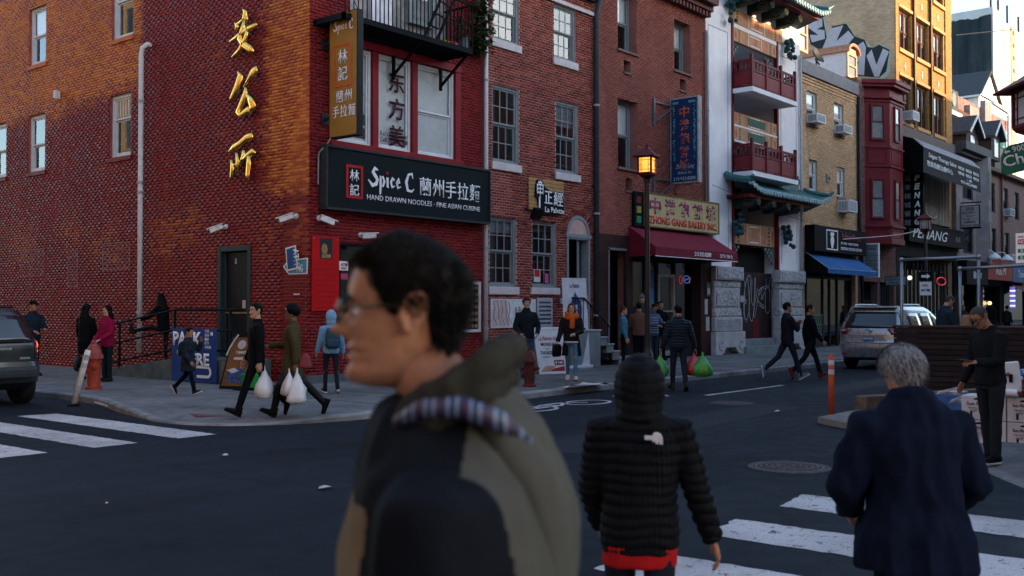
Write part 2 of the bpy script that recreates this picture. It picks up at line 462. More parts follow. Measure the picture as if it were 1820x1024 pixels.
# cycle-lane symbol with its two chevrons, lying along the street
m = MB(); fg = lambda u, z, d: (u, z, .004 + d)
def ring(cx, cy, r, w, n=20):
 m.stroke([(cx + r * 1.5 * math.cos(2 * PI * k / n), cy + r * math.sin(2 * PI * k / n), w) for k in range(n + 1)], fg, 0,.003)
ring(-.25,-6.15,.34,.07); ring(1.35,-6.15,.34,.07)
for a, b in (((-.25,-6.15),(.35,-5.85)),((.35,-5.85),(1.05,-5.85)),((1.05,-5.85),(1.35,-6.15)),((.35,-5.85),(.55,-6.15)),((.55,-6.15),(1.05,-5.85)),((-.25,-6.15),(.55,-6.15))):
 m.stroke([(*a, .08),(*b, .08)], fg, 0,.003)
struct(m.build('cycle_symbol', M_PAINT))
for k in range(2):
 x = 2.75 + .62 * k
 m = MB(); m.stroke([(x, -5.75,.17),(x + .42,-6.15,.17),(x, -6.55,.17)], fg, 0,.003); struct(m.build('cycle_chevron', M_PAINT))
# manhole and gully covers
def cover(name, c, r, label, sq=False):
 iron = mat('cast iron', (.05,.045,.046),.6,.3,.4,12,.3,40)
 o = thing(name, label, 'manhole cover', (c[0], c[1],0))
 m = MB(); m.lathe([(r * 1.18,-.02),(r * 1.18,.008),(r * 1.02,.012),(r * 1.02,-.02)],40,(c[0], c[1],0)); m.build('rim', mat('rim concrete', (.06,.06,.062),.8,0,.3,8), o)
 m = MB(); m.lathe([(r, -.02),(r, .012),(r * .93,.016),(r * .9,.011)],40,(c[0], c[1],0)); m.build('lid', iron, o)
 m = MB()
 for k in range(1,6):
  for j in range(6 * k):
   a = 2 * PI * j / (6 * k); rr = r * .85 * k / 5.2
   m.box(c[0] + rr * math.cos(a) - .022, c[0] + rr * math.cos(a) + .022, c[1] + rr * math.sin(a) - .022, c[1] + rr * math.sin(a) + .022,.008,.018)
 s = m.build('stud', iron, o); struct(s, 'stuff')
cover('manhole_cover', G(1403,831),.37, 'round iron manhole cover with studs in the middle of the crossing')
cover('manhole_cover', G(1302,717),.33, 'dark manhole cover beside the white lane line', True)
# litter on the road
lit = mat('litter paper', (.40,.39,.39),.8,0,.1)
def litter(px, py, w, label, z=0.012):
 g = G(px, py); m = MB(); n = 7; r = random.Random(px)
 m.add([(g[0] + w * math.cos(a) * r.uniform(.5,1), g[1] + w * .6 * math.sin(a) * r.uniform(.5,1), z + r.uniform(0,.02)) for a in [2 * PI * k / n for k in range(n)]] + [(g[0], g[1], z + .03)],
          [(k, (k + 1) % n, n) for k in range(n)]); tag(m.build('paper_scrap', lit), label, 'litter')
litter(577,870,.10, 'crumpled white paper lying on the asphalt behind the man with glasses'); litter(400,812,.06, 'small white scrap on the asphalt beyond the left crossing')
litter(1382,733,.10, 'white scrap near the round manhole and the orange post'); litter(190,900,.02, 'tiny pale scrap at the near left of the road')
g = G(1085,686,.12); m = MB(); r = random.Random(2)
m.add([(g[0] - 1.1 + i * .24, g[1] + .05 + j * .12,.135 + r.uniform(0,.07)) for i in range(6) for j in range(4)],[(i * 4 + j, i * 4 + j + 1, i * 4 + j + 5, i * 4 + j + 4) for i in range(5) for j in range(3)])
tag(m.build('cardboard_sheet', mat('pale card', (.5,.44,.43),.85)), 'flattened pale cardboard lying on the kerb behind the hooded man', 'cardboard')
# facade tools
def bricks(parent, fr, u0, u1, z0, z1, openings, bl, bh, mt, d=0., near=300, joint=.010, proud=.0035):
 """lay a running bond on a wall face; the nearest ones are single bricks, the rest one mesh"""
 rs_ = random.Random(11); L = []
 r0 = int(math.floor(z0 / bh)); r1 = int(math.ceil(z1 / bh))
 for r in range(r0, r1):
  za = max(r * bh + joint / 2, z0); zb = min((r + 1) * bh - joint / 2, z1)
  if zb - za < bh * .3: continue
  zc = (za + zb) / 2; sh = .5 * (r % 2)
  k0 = int(math.floor(u0 / bl + sh)); k1 = int(math.ceil(u1 / bl + sh))
  cuts = [(a, b) for a, b, c, e in openings if c < zc < e]
  for k in range(k0, k1 + 1):
   segs = [(max((k - sh) * bl + joint / 2, u0), min((k + 1 - sh) * bl - joint / 2, u1))]
   for a, b in cuts:
    ns = []
    for s, e in segs:
     if b <= s or a >= e: ns.append((s, e)); continue
     if a > s: ns.append((s, a))
     if b < e: ns.append((b, e))
    segs = ns
   for s, e in segs:
    if e - s > .03: L.append((s, e, za, zb))
 if not L: return
 A = np.array(L)
 ce = np.stack([(A[:, 0] + A[:, 1]) / 2,(A[:, 2] + A[:, 3]) / 2],1)
 w0 = np.array([fr(u, z, d) for u, z in ce]); dist = np.linalg.norm(w0 - np.array(CAM), axis=1)
 full = (A[:, 1] - A[:, 0]) > bl * .9
 order = np.argsort(dist + np.where(full, 0,1e3)); pick = set(order[:near].tolist()) if near else set()
 if near:
  me = None
  for i in pick:
   s, e, za, zb = L[i]
   if me is None:
    m = MB(); w = bl - joint; h = bh - joint; c = .002
    lo = [fr(-w / 2,-h / 2,0), fr(w / 2,-h / 2,0), fr(w / 2, h / 2,0), fr(-w / 2, h / 2,0)]
    hi = [fr(-w / 2 + c, -h / 2 + c, proud), fr(w / 2 - c, -h / 2 + c, proud), fr(w / 2 - c, h / 2 - c, proud), fr(-w / 2 + c, h / 2 - c, proud)]
    m.add(lo + hi, [(4,5,6,7),(0,1,5,4),(1,2,6,5),(2,3,7,6),(3,0,4,7)])
    me = m.mesh('brick'); me.materials.append(mt)
   o = bpy.data.objects.new('brick', me); COL.objects.link(o); o.parent = parent
   o.matrix_parent_inverse = Matrix.Translation(-Vector(parent.location))
   o.location = fr((s + e) / 2,(za + zb) / 2, d + rs_.uniform(-.0015,.002));
 keep = np.array([i for i in range(len(L)) if i not in pick]); A = A[keep]; n = len(A)
 rng = np.random.default_rng(5); pr = proud + rng.uniform(-.002,.0025, n)
 V = np.zeros((n, 8,3)); ax = [np.array(fr(*q)) - np.array(fr(0,0,0)) for q in ((1,0,0),(0,1,0),(0,0,1))]
 for k, (iu, iz, top) in enumerate(((0,2,0),(1,2,0),(1,3,0),(0,3,0),(0,2,1),(1,2,1),(1,3,1),(0,3,1))):
  V[:, k] = A[:, iu:iu + 1] * ax[0] + A[:, iz:iz + 1] * ax[1] + (d + (pr[:, None] if top else 0)) * ax[2]
 fc = np.array([(4,5,6,7),(0,1,5,4),(1,2,6,5),(2,3,7,6),(3,0,4,7)])
 I = (fc[None] + 8 * np.arange(n)[:, None, None]).reshape(-1)
 me = bpy.data.meshes.new('brickwork'); me.vertices.add(n * 8); me.vertices.foreach_set('co', V.astype(np.float32).ravel())
 me.loops.add(len(I)); me.loops.foreach_set('vertex_index', I.astype(np.int32)); nf = n * 5
 me.polygons.add(nf); me.polygons.foreach_set('loop_start', np.arange(0, nf * 4,4, dtype=np.int32)); me.polygons.foreach_set('loop_total', np.full(nf, 4, np.int32))
 me.update(calc_edges=True)
 struct(link('brickwork', me, mt, parent), 'stuff')
def wall(parent, fr, u0, u1, z0, z1, openings, mt, d=0., rev=.16, name='wall'):
 """a wall face with its openings cut out and reveals going inwards"""
 us = sorted({u0, u1, *[v for o in openings for v in o[:2] if u0 < v < u1]}); zs = sorted({z0, z1, *[v for o in openings for v in o[2:4] if z0 < v < z1]})
 m = MB()
 for a, b in zip(us, us[1:]):
  for c, e in zip(zs, zs[1:]):
   uc, zc = (a + b) / 2,(c + e) / 2
   if any(o[0] < uc < o[1] and o[2] < zc < o[3] for o in openings): continue
   m.quad(fr(a, c, d), fr(b, c, d), fr(b, e, d), fr(a, e, d))
 for o in openings:
  a, b, c, e = o[:4]
  for p, q in (((a, c),(b, c)),((b, c),(b, e)),((b, e),(a, e)),((a, e),(a, c))):
   m.quad(fr(*p, d), fr(*q, d), fr(*q, d - rev), fr(*p, d - rev))
 return m.build(name, mt, parent, recalc=False)
M_GLASS = glass('window glass', (.93,.95,.96),.2)
M_GLASSD = glass('dark shop glass', (.16,.19,.21),.3)
M_GPLAIN = mat('plain dark glass', (.02,.025,.03),.08,0,.1)
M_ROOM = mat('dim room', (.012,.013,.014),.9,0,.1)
M_WHITE = mat('white vinyl', (.60,.62,.64),.45,0,.08)
M_GREY = mat('grey painted wood', (.20,.235,.245),.55,0,.12)
M_STONE = mat('pale stone', (.52,.47,.47),.8,0,.15,4,.2,30)
M_BLIND = mat('blind slats', (.80,.81,.80),.6,0,.06)
M_DARK = mat('dark metal', (.016,.018,.022),.6,0,.2, spec=.25)
M_BLACK = mat('black paint', (.005,.006,.0075),.7,0,.2, spec=.08)
def shell(parent, u0, u1, y1, z1, mt, y0=0.01, name='building_shell', left=True):
 """sides, back and roof of a row house on the far side (u along x, y depth)"""
 m = MB(); left and m.quad((u0, y0,0),(u0, y1,0),(u0, y1, z1),(u0, y0, z1)); m.quad((u1, y0,0),(u1, y1,0),(u1, y1, z1),(u1, y0, z1))
 m.quad((u0, y1,0),(u1, y1,0),(u1, y1, z1),(u0, y1, z1)); m.quad((u0, y0, z1 - .02),(u1, y0, z1 - .02),(u1, y1, z1 - .02),(u0, y1, z1 - .02))
 return m.build(name, mt, parent)
def sash(parent, fr, u0, u1, z0, z1, rec, mf, mg=None, fw=.07, cols=1, rows=1, blind=None, room=True, d=0., split=.5, lower=True, wide=0., blind_m=None):
 """a double-hung window: outer frame, two sashes with bars, each pane a piece; wide: extra casing on the +u side"""
 mg = mg or M_GLASS; b = d - rec; m = MB()
 m.fb(fr, u0, u0 + fw, z0, z1, b - .05, b + .03); m.fb(fr, u1 - fw - wide, u1, z0, z1, b - .05, b + .03)
 m.fb(fr, u0 + fw, u1 - fw - wide, z1 - fw, z1, b - .05, b + .03); m.fb(fr, u0 + fw, u1 - fw - wide, z0, z0 + fw, b - .05, b + .035)
 a0, a1, c0, c1 = u0 + fw, u1 - fw - wide, z0 + fw, z1 - fw; zm = c0 + (c1 - c0) * split; s = .045
 panes = []
 for (y0, y1, dd) in (((zm, c1, b),(c0, zm, b - .04)) if lower else ((c0, c1, b),)):
  m.fb(fr, a0, a0 + s, y0, y1, dd - .03, dd); m.fb(fr, a1 - s, a1, y0, y1, dd - .03, dd)
  m.fb(fr, a0 + s, a1 - s, y1 - s, y1, dd - .03, dd); m.fb(fr, a0 + s, a1 - s, y0, y0 + s, dd - .03, dd + .004)
  pw = (a1 - a0 - 2 * s) / cols; ph = (y1 - y0 - 2 * s) / rows; g = .012
  for i in range(1, cols): m.fb(fr, a0 + s + pw * i - g, a0 + s + pw * i + g, y0 + s, y1 - s, dd - .025, dd - .003)
  for j in range(1, rows): m.fb(fr, a0 + s, a1 - s, y0 + s + ph * j - g, y0 + s + ph * j + g, dd - .026, dd - .004)
  for i in range(cols):
   for j in range(rows): panes.append((a0 + s + pw * i, a0 + s + pw * (i + 1), y0 + s + ph * j, y0 + s + ph * (j + 1), dd - .015))
 w = m.build('window', mf, parent)
 for p in panes: MB().fb(fr, p[0], p[1], p[2], p[3], p[4] - .003, p[4] + .003).build('pane', mg, w)
 if blind:
  k = MB(); y = c1; bb = b - .07
  while y > c0 + (1 - blind) * (c1 - c0):
   k.add([fr(a0, y, bb + .012), fr(a1, y, bb + .012), fr(a1, y - .047, bb - .004), fr(a0, y - .047, bb - .004)],[(0,1,2,3)]); y -= .05
  k.build('blind', blind_m or M_BLIND, w)
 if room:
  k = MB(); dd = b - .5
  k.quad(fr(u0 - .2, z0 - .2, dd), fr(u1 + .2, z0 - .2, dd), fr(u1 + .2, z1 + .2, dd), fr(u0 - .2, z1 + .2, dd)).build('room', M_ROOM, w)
 return w
def sill(parent, fr, u0, u1, z0, z1, proud, mt, d=0.):
 return MB().fb(fr, u0, u1, z0, z1, d - .1, d + proud).build('sill', mt, parent, bevel=.01)
# 1: red corner house
M_MORT1 = mat('old mortar', (.27,.075,.075),.9,0,.3,3)
def sunglow1(t, c, col_, row, rnd, u, z):
 """reflected sunlight on the side wall, painted into the brick colours as orange zones"""
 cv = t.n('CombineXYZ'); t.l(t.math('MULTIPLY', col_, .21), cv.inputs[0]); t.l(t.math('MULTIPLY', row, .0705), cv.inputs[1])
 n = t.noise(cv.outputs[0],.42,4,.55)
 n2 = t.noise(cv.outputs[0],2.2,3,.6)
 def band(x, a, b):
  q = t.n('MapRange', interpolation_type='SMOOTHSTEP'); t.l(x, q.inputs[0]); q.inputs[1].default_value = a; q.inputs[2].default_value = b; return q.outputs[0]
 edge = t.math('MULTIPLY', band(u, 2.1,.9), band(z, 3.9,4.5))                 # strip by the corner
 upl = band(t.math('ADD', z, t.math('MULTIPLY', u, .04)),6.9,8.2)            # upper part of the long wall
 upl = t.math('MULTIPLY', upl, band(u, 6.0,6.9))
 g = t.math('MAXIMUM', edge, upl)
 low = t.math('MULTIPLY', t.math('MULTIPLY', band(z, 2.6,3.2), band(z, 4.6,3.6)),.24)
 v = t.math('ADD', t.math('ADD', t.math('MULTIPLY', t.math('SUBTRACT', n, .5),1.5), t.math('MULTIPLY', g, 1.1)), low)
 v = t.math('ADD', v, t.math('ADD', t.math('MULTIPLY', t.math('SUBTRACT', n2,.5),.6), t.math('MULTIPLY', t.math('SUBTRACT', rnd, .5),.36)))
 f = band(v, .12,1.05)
 o = t.ramp(t.math('ADD', t.math('MULTIPLY', rnd, .5), t.math('MULTIPLY', n2,.5)),[(.25,(.46,.085,.014)),(.5,(.60,.14,.022)),(.75,(.72,.24,.04))])  # orange tints of the reflected sun, put into the brick colour
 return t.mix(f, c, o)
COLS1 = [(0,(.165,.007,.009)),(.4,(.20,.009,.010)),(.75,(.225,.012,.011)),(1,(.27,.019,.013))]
M_BR1L = brickmat('red brick side', 1,.21,.0705, COLS1, sunglow1,.46,.35)
M_BR1R = brickmat('red brick front', 0,.21,.0705,[(0,(.14,.006,.010)),(.5,(.20,.010,.013)),(1,(.25,.018,.016))], None, .5,.3)
b1 = thing('corner_house', 'dark red brick corner house with reflected sun glow painted on its side wall and gold characters', 'building', (0,0,0))
r2 = (5.56,7.17); r1 = (8.60,10.25)
opL = [(11.42,12.40, *r2),(6.96,7.96, *r2),(13.78,14.80, *r2),(11.42,12.40, *r1),(6.88,7.90, *r1),(1.97,3.20,.45,3.10)]
wall(b1, fL, 0,30,0,14, opL, M_MORT1)
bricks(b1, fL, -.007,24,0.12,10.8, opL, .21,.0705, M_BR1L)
for i, o in enumerate(opL[:5]):
 w = sash(b1, fL, *o, .10, M_WHITE, fw=.09, blind=(None, None, None, .5,.35)[i], split=(.47,.62,.5,.5,.6)[i])
 k = MB(); k.fb(fL, o[0] - .06, o[1] + .06, o[2] - .11, o[2],-.05,.035)
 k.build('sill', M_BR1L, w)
 if i == 1:                           # iron guard bars behind the upper sash
  k = MB()
  for j in range(6): k.fb(fL, o[0] + .16 + .13 * j, o[0] + .19 + .13 * j, 6.62,7.08,-.13,-.11)
  k.build('guard', M_WHITE, w)
# side door with transom frame
M_TEAL = mat('dark green paint', (.022,.034,.038),.4,0,.2)
o = opL[5]; dr = MB(); fw = .12
dr.fb(fL, o[0], o[0] + fw, o[2], o[3],-.12,.02); dr.fb(fL, o[1] - fw, o[1], o[2], o[3],-.12,.02); dr.fb(fL, o[0] + fw, o[1] - fw, o[3] - fw, o[3],-.12,.02)
dr.fb(fL, o[0] + fw, o[0] + fw + .09, o[2], o[3] - fw, -.12,-.05); dr.fb(fL, o[1] - fw - .09, o[1] - fw, o[2], o[3] - fw, -.12,-.05)
dr = dr.build('side_door', M_TEAL, b1, bevel=.008)
MB().fb(fL, o[0] + .2, o[1] - .2, o[2], o[3] - .14,-.13,-.09).build('door_leaf', mat('door dark glass', (.008,.009,.012),.35, spec=.1), dr)
MB().fb(fL, o[0] + .2, o[1] - .2,1.58,1.615,-.09,-.06).build('push_bar', mat('brass bar', (.35,.24,.10),.35,.8), dr)
MB().fb(fL, 2.28,2.40,1.70,1.88,-.089,-.085).build('notice', mat('notice paper', (.55,.40,.42),.8), dr)
MB().fb(fL, 2.62,2.68,2.70,2.82,-.089,-.085).build('notice', mat('notice grey', (.35,.36,.38),.8), dr)
# infilled openings show as pale mortar frames
for (a, b, c, e) in ((183,433,231,478),(121,446,138,510),(37,445,78,490)):
 u0, u1, z0, z1 = WR(a, b, c, e); k = MB(); q = .012
 k.fb(fL, u0, u1, z0, z0 + q, 0,.0085); k.fb(fL, u0, u1, z1 - q, z1,0,.0085); k.fb(fL, u0, u0 + q, z0 + q, z1 - q, 0,.0085); k.fb(fL, u1 - q, u1, z0 + q, z1 - q, 0,.0085)
 zz = math.ceil(z0 / .0705) * .0705
 while zz < z1 - .02:
  k.fb(fL, u0 + q, u1 - q, zz - .005, zz + .005,0,.0082); zz += .0705
 k.build('infill_mortar', mat('pale mortar', (.36,.23,.23),.9,0,.3), b1)
# front wall
rd = lambda q: q
tri = (0.62,4.55,5.28,7.42)                      # triple window
atm = FR(602,432,705,560); menu = FR(812,500,851,590)
balc_door = (2.4,5.4,8.0,12)
opR = [tri, (atm[0], atm[1],1.2, atm[3]),(1.1,4.35,8.0,10.6)]
wall(b1, fR, 0,5.52,0,14, opR, M_MORT1, rev=.22)
bricks(b1, fR, -.007,5.50,0.14,10.8, opR, .21,.0705, M_BR1R, near=0)
shell(b1,0.01,5.52,30,14, M_MORT1, left=False)
MB().box(-.06,5.5,-.05,.05,.10,.30).build('plinth', mat('grey plinth', (.09,.10,.11),.8), b1)
# triple window in its red timber frame
M_RED = mat('red timber paint', (.20,.012,.018),.45,0,.15)
u0, u1, z0, z1 = tri; k = MB()
us = [u0,1.84,3.08, u1]
k.fb(fR, u0 - .08, u1 + .1, z1, z1 + .16,-.1,.07); k.fb(fR, u0 - .12, u1 + .14, z0 - .14, z0,-.1,.12)
for q in us: k.fb(fR, q - .09, q + .09, z0, z1,-.12,.05)
k = k.build('window_bank', M_RED, b1, bevel=.01)
for i in range(3):
 w = sash(b1, fR, us[i] + .09, us[i + 1] - .09, z0, z1,.06, M_WHITE, fw=.07, lower=(i == 2), blind=(None, 1.,1.)[i], split=.48, room=True)
 if i == 1:
  a = us[1] + .2; M_INK = mat('dark red vinyl letters', (.06,.012,.02),.5)
  for j, ch in enumerate('东方美'): textR(ch, a + .28,6.62 - .62 * j, .50,.50,-.045, M_INK, w, th=.003, bold=.02)
  textR("Kat's Skin Center", a + .02,5.60,.86,.10,-.045, M_INK, w, th=.003, bold=.01); textR('Cell: 267-881-888', a + .02,5.46,.86,.10,-.045, M_INK, w, th=.003, bold=.01)
 if i == 0:                           # beauty poster: plain portrait panel of a woman with product pictures
  k = MB(); k.fb(fR, 1.15,1.68,5.38,7.3,-.11,-.10); pw = k.build('poster', mat('poster white', (.55,.57,.58),.6), w)
  k = MB(); k.prism([(1.38 + .13 * math.cos(a),6.95 + .19 * math.sin(a)) for a in [2 * PI * j / 14 for j in range(14)]], fR, -.10,-.095)
  k.prism([(1.2,6.4),(1.62,6.4),(1.55,6.68),(1.42,6.78),(1.34,6.78),(1.24,6.68)], fR, -.10,-.096); k.build('poster_figure', mat('poster skin', (.40,.30,.27),.6), w)
  k = MB(); k.prism([(1.38 + .15 * math.cos(a),7.05 + .18 * math.sin(a)) for a in [PI * j / 8 for j in range(9)]], fR, -.10,-.092)
  for y in (5.75,5.45): k.fb(fR, 1.17,1.66, y, y + .24,-.10,-.097)
  k.build('poster_print', mat('poster dark', (.05,.03,.03),.6), w)
  k = MB(); k.prism([(1.40 + .13 * math.cos(a),6.2 + .05 * math.sin(a)) for a in [2 * PI * j / 12 for j in range(12)]], fR, -.10,-.094)
  k.build('poster_lips', mat('poster red', (.42,.03,.03),.6), w)
# ATM window and menu board
w = MB(); a0, a1, c0, c1 = opR[1]
w.fb(fR, a0, a0 + .05, c0, c1,-.1,.01); w.fb(fR, a1 - .05, a1, c0, c1,-.1,.01); w.fb(fR, a0 + .05, a1 - .05, c1 - .05, c1,-.1,.01)
w = w.build('window', M_BLACK, b1)
MB().fb(fR, a0 + .05, a1 - .05, c0, c1 - .05,-.06,-.05).build('pane', M_GLASSD, w); MB().quad(fR(a0, c0,-.5), fR(a1, c0,-.5), fR(a1, c1,-.5), fR(a0, c1,-.5)).build('room', M_ROOM, w)
# downpipes
def pipe(name, pts, r, m_, label, clamps=()):
 o = thing(name, label, 'drainpipe', pts[-1])
 MB().tube(pts, r, 12).build('pipe', m_, o, smooth=True)
 for c in clamps: MB().lathe([(r * 1.0,-.03),(r * 1.28,-.03),(r * 1.28,.03),(r, .03)],12, c).build('clamp', mat('pipe band', (.30,.31,.33),.5), o)
 return o
M_PIPE = mat('white pipe', (.62,.62,.64),.4,0,.08)
pipe('drainpipe', [(.05,6.05,8.18),(-.08,6.08,8.2),(-.15,6.18,8.12),(-.16,6.22,7.95),(-.16,6.22,4.5),(-.16,6.22,.62)],.062, M_PIPE,
     'white vertical conduit with a bent top running down the red side wall', [(-.16,6.22,6.8),(-.16,6.22,4.8),(-.16,6.22,4.55),(-.16,6.22,1.6)])
pipe('drainpipe', [(5.52,-.10,13),(5.52,-.10,8),(5.52,-.10,.4)],.055, M_PIPE, 'long white downpipe between the red corner house and the window-filled brick house', [(5.52,-.1, z) for z in (1.2,3.2,7.4)])
pipe('drainpipe', [(16.83,-.08,11.0),(16.83,-.10,10.9),(16.83,-.10,5)],.05, mat('grey pipe', (.36,.37,.39),.4), 'grey downpipe where the bakery house meets the white pillar', [(16.83,-.1,8.3)])
# signs and fittings of the corner house
M_SIGN = mat('charcoal sign', (.006,.0105,.0135),.6,0,.1,2, spec=.08)
M_LET = mat('white sign letters', (.72,.74,.76),.5,0,.05)
M_REDL = mat('red sign paint', (.40,.015,.02),.5)
def spice(mb, mp, th=.012):
 """hand drawn letters S p i c e C, unit = x height .62"""
 for q in ([(.60,.93,.05),(.35,1.02,.20),(.20,.80,.24),(.40,.60,.22),(.55,.42,.22),(.45,.20,.22),(.15,.10,.20),(-.18,.38,.06)],
              [(.75,.62,.1),(.82,.6,.17),(.81,.1,.17),(.78,-.32,.12)],[(.85,.5,.1),(1.0,.62,.12),(1.12,.38,.17),(1.0,.12,.12),(.85,.12,.08)],
              [(1.28,.56,.08),(1.38,.60,.16),(1.38,.12,.16),(1.48,.08,.06)],
              [(1.95,.5,.12),(1.8,.62,.12),(1.66,.38,.17),(1.76,.12,.13),(1.99,.2,.05)],
              [(2.15,.34,.06),(2.40,.42,.10),(2.32,.62,.12),(2.15,.38,.17),(2.24,.12,.13),(2.50,.2,.05)],
              [(3.52,.72,.05),(3.45,.98,.16),(3.15,.92,.14),(2.95,.5,.22),(3.08,.06,.18),(3.42,.02,.12),(3.62,.16,.05)]):
  mb.stroke(q, mp, 0, th)
o = thing('shop_sign', 'long charcoal noodle restaurant sign board with white lettering on the corner house front', 'sign', (2.9,-.1,3.82))
u0, u1, z0, z1 = .28,5.48,3.83,5.09
MB().fb(fR, u0, u1, z0, z1,.02,.24).build('panel', M_SIGN, o, bevel=.01)
k = MB()
for a, b, c, e in ((u0 - .03, u1 + .03, z1, z1 + .05),(u0 - .03, u1 + .03, z0 - .05, z0),(u0 - .04, u0, z0, z1),(u1, u1 + .04, z0, z1)): k.fb(fR, a, b, c, e, .01,.27)
k.build('frame', mat('sign frame', (.03,.033,.037),.5), o)
a0, a1, c0, c1 = .80,1.28,4.06,4.78; k = MB(); q = .06
k.fb(fR, a0, a1, c0, c0 + q, .24,.252); k.fb(fR, a0, a1, c1 - q, c1,.24,.252); k.fb(fR, a0, a0 + q, c0 + q, c1 - q, .24,.252); k.fb(fR, a1 - q, a1, c0 + q, c1 - q, .24,.252)
k.build('red_frame', M_REDL, o)
textR('林', .90,4.43,.27,.25,.246, M_LET, o, bold=.01); textR('記', .90,4.12,.27,.25,.246, M_LET, o, bold=.01)
k = MB(); spice(k, lambda u, z, d: fR(1.50 + u * .37,4.35 + z * .42,.241 + d)); k.build('lettering', M_LET, o)
MB().fb(fR, 1.97,2.03,4.67,4.73,.24,.253).build('red_dot', M_REDL, o)
for j, ch in enumerate('蘭州手拉麵'): textR(ch, 3.02 + .43 * j, 4.30,.385,.42,.246, M_LET, o, bold=.008)
textR('HAND DRAWN NOODLES · FINE ASIAN CUISINE', 1.40,4.07,3.72,.115,.246, M_LET, o, bold=.004)
# blade sign
X0 = .33
o = thing('blade_sign', 'gold and black vertical blade sign with a red framed emblem projecting above the corner', 'sign', (X0,-.7,5.25))
y0, y1, z0, z1 = -1.12,-.24,5.25,7.86
M_GOLDP = mat('ochre sign face', (.30,.155,.030),.5,0,.1,2)
MB().box(X0, X0 + .16, y0, y1, z0, z1).build('case', mat('sign case', (.012,.016,.02),.4), o, bevel=.01)
MB().box(X0 - .012, X0, y0 + .03, y1 - .03, z0 + .03, z1 - .03).build('face', M_GOLDP, o)
fB = lambda u, z, d: (X0 - .012 - d, y1 - u, z)       # seen from the crossing, u runs to the right
k = MB(); spice(k, lambda u, z, d: fB(.16 + u * .165,7.47 + z * .20, d),.01); k.build('lettering', M_LET, o)
k = MB(); M_ORG = mat('orange sign frame', (.50,.09,.02),.5)
for a, b, c, e in ((.17,.72,6.30,6.35),(.17,.72,7.14,7.19),(.17,.22,6.35,7.14),(.67,.72,6.35,7.14)): k.fb(fB, a, b, c, e, 0,.01)
k.build('orange_frame', M_ORG, o)
tB = lambda s, u, z, w, h, **kw: text(s, fB(u, z, .004),(0,-1,0),(0,0,1), w, h, M_LET, o, **kw)
tB('林', .29,6.77,.30,.30, bold=.01); tB('記', .29,6.42,.30,.30, bold=.01)
for j, ch in enumerate('蘭州'): tB(ch, .24 + .26 * j, 5.97,.22,.25, bold=.006)
for j, ch in enumerate('手拉麵'): tB(ch, .12 + .25 * j, 5.66,.21,.25, bold=.006)
k = MB()
for z in (5.7,7.3): MB().bar((X0 + .08, y1, z),(X0 + .08,.0, z),.06).box(X0 - .02, X0 + .18,-.04,-.002, z - .12, z + .12).build('bracket', M_DARK, o)
k = MB(); k.tube([(X0 + .1, y1 - .1, z1),(X0 + .25,-.1, z1 + .9)],.01,5); k.tube([(X0 + .1, y0 + .1, z1),(X0 + .4,-.1, z1 + 1.2)],.01,5); k.build('stay_wire', M_DARK, o)
k = MB(); k.tube(smooth_line([(X0 + .02,-.3,5.3),(X0 - .05,-.2,5.1),(X0 - .12,-.1,5.0),(.2,-.06,4.9),(.2,-.05,4.3)],4),.018,6); tag(k.build('cable', mat('grey cable', (.25,.25,.25),.6)), 'loose grey cable hanging from the gold blade sign to the charcoal sign', 'cable')
# gold characters, cast in relief
M_GOLD = mat('gold leaf', (.95,.60,.13),.20,1,.12,9,.25,8)
glyphs = {
 'a': [[(.50,1.0,.05),(.56,.93,.13),(.53,.80,.16),(.50,.72,.06)],[(.20,.75,.05),(.26,.66,.13),(.22,.55,.05)],[(.24,.70,.05),(.48,.76,.09),(.64,.80,.11),(.60,.67,.05)],
       [(.54,.74,.08),(.44,.52,.17),(.34,.37,.15),(.50,.21,.15),(.76,.07,.17),(.88,.0,.05)],[(.67,.58,.07),(.57,.33,.14),(.36,.12,.13),(.10,.0,.05)],[(.0,.36,.05),(.30,.44,.11),(.70,.54,.14),(1.0,.58,.07)]],
 'b': [[(.34,1.0,.06),(.40,.90,.20),(.26,.66,.20),(.08,.46,.12),(.04,.40,.05)],[(.56,.62,.04),(.72,.80,.09),(.86,.92,.20),(.96,.94,.22),(.99,.86,.08)],
       [(.62,.62,.06),(.58,.46,.18),(.42,.24,.17),(.30,.10,.12),(.40,.02,.10),(.66,.10,.16),(.82,.10,.18)],[(.66,.46,.08),(.78,.30,.18),(.86,.16,.22),(.80,.06,.1)]],
 'c': [[(.02,.72,.06),(.16,.80,.16),(.40,.86,.15),(.66,.97,.16),(.84,.98,.16),(.88,.92,.05)],[(.10,.52,.08),(.13,.34,.13),(.10,.16,.10),(.06,.12,.05)],[(.30,.66,.08),(.33,.44,.11),(.30,.22,.09)],
       [(.12,.46,.05),(.22,.40,.06),(.30,.42,.05)],[(.56,.70,.08),(.52,.54,.13),(.42,.36,.07)],[(.44,.46,.07),(.66,.56,.14),(.88,.64,.15),(.98,.60,.06)],[(.74,.56,.12),(.73,.36,.15),(.70,.14,.12),(.74,.0,.05)]]}
og = thing('gold_characters', 'three large gilded cast characters mounted one above another on the brick side wall', 'wall sign', (-.1,1.8,5.6))
for key, (px, py) in zip('abc', ((442,59),(441,168),(440,285))):
 uc, zc = W(px, py); w, h = .98,1.0
 k = MB()
 for s in glyphs[key]: k.brush([(uc + (.5 - x) * w, zc + (z - .5) * h, q * 1.12) for x, z, q in s], fL, .13,.045,10)
 k.build('character', M_GOLD, og, smooth=True)
 k = MB()
 for s in glyphs[key]:
  x, z, q = s[len(s) // 2]; k.tube([fL(uc + (.5 - x) * w, zc + (z - .5) * h, 0), fL(uc + (.5 - x) * w, zc + (z - .5) * h, .13)],.012,6)
 k.build('stud', M_DARK, og)
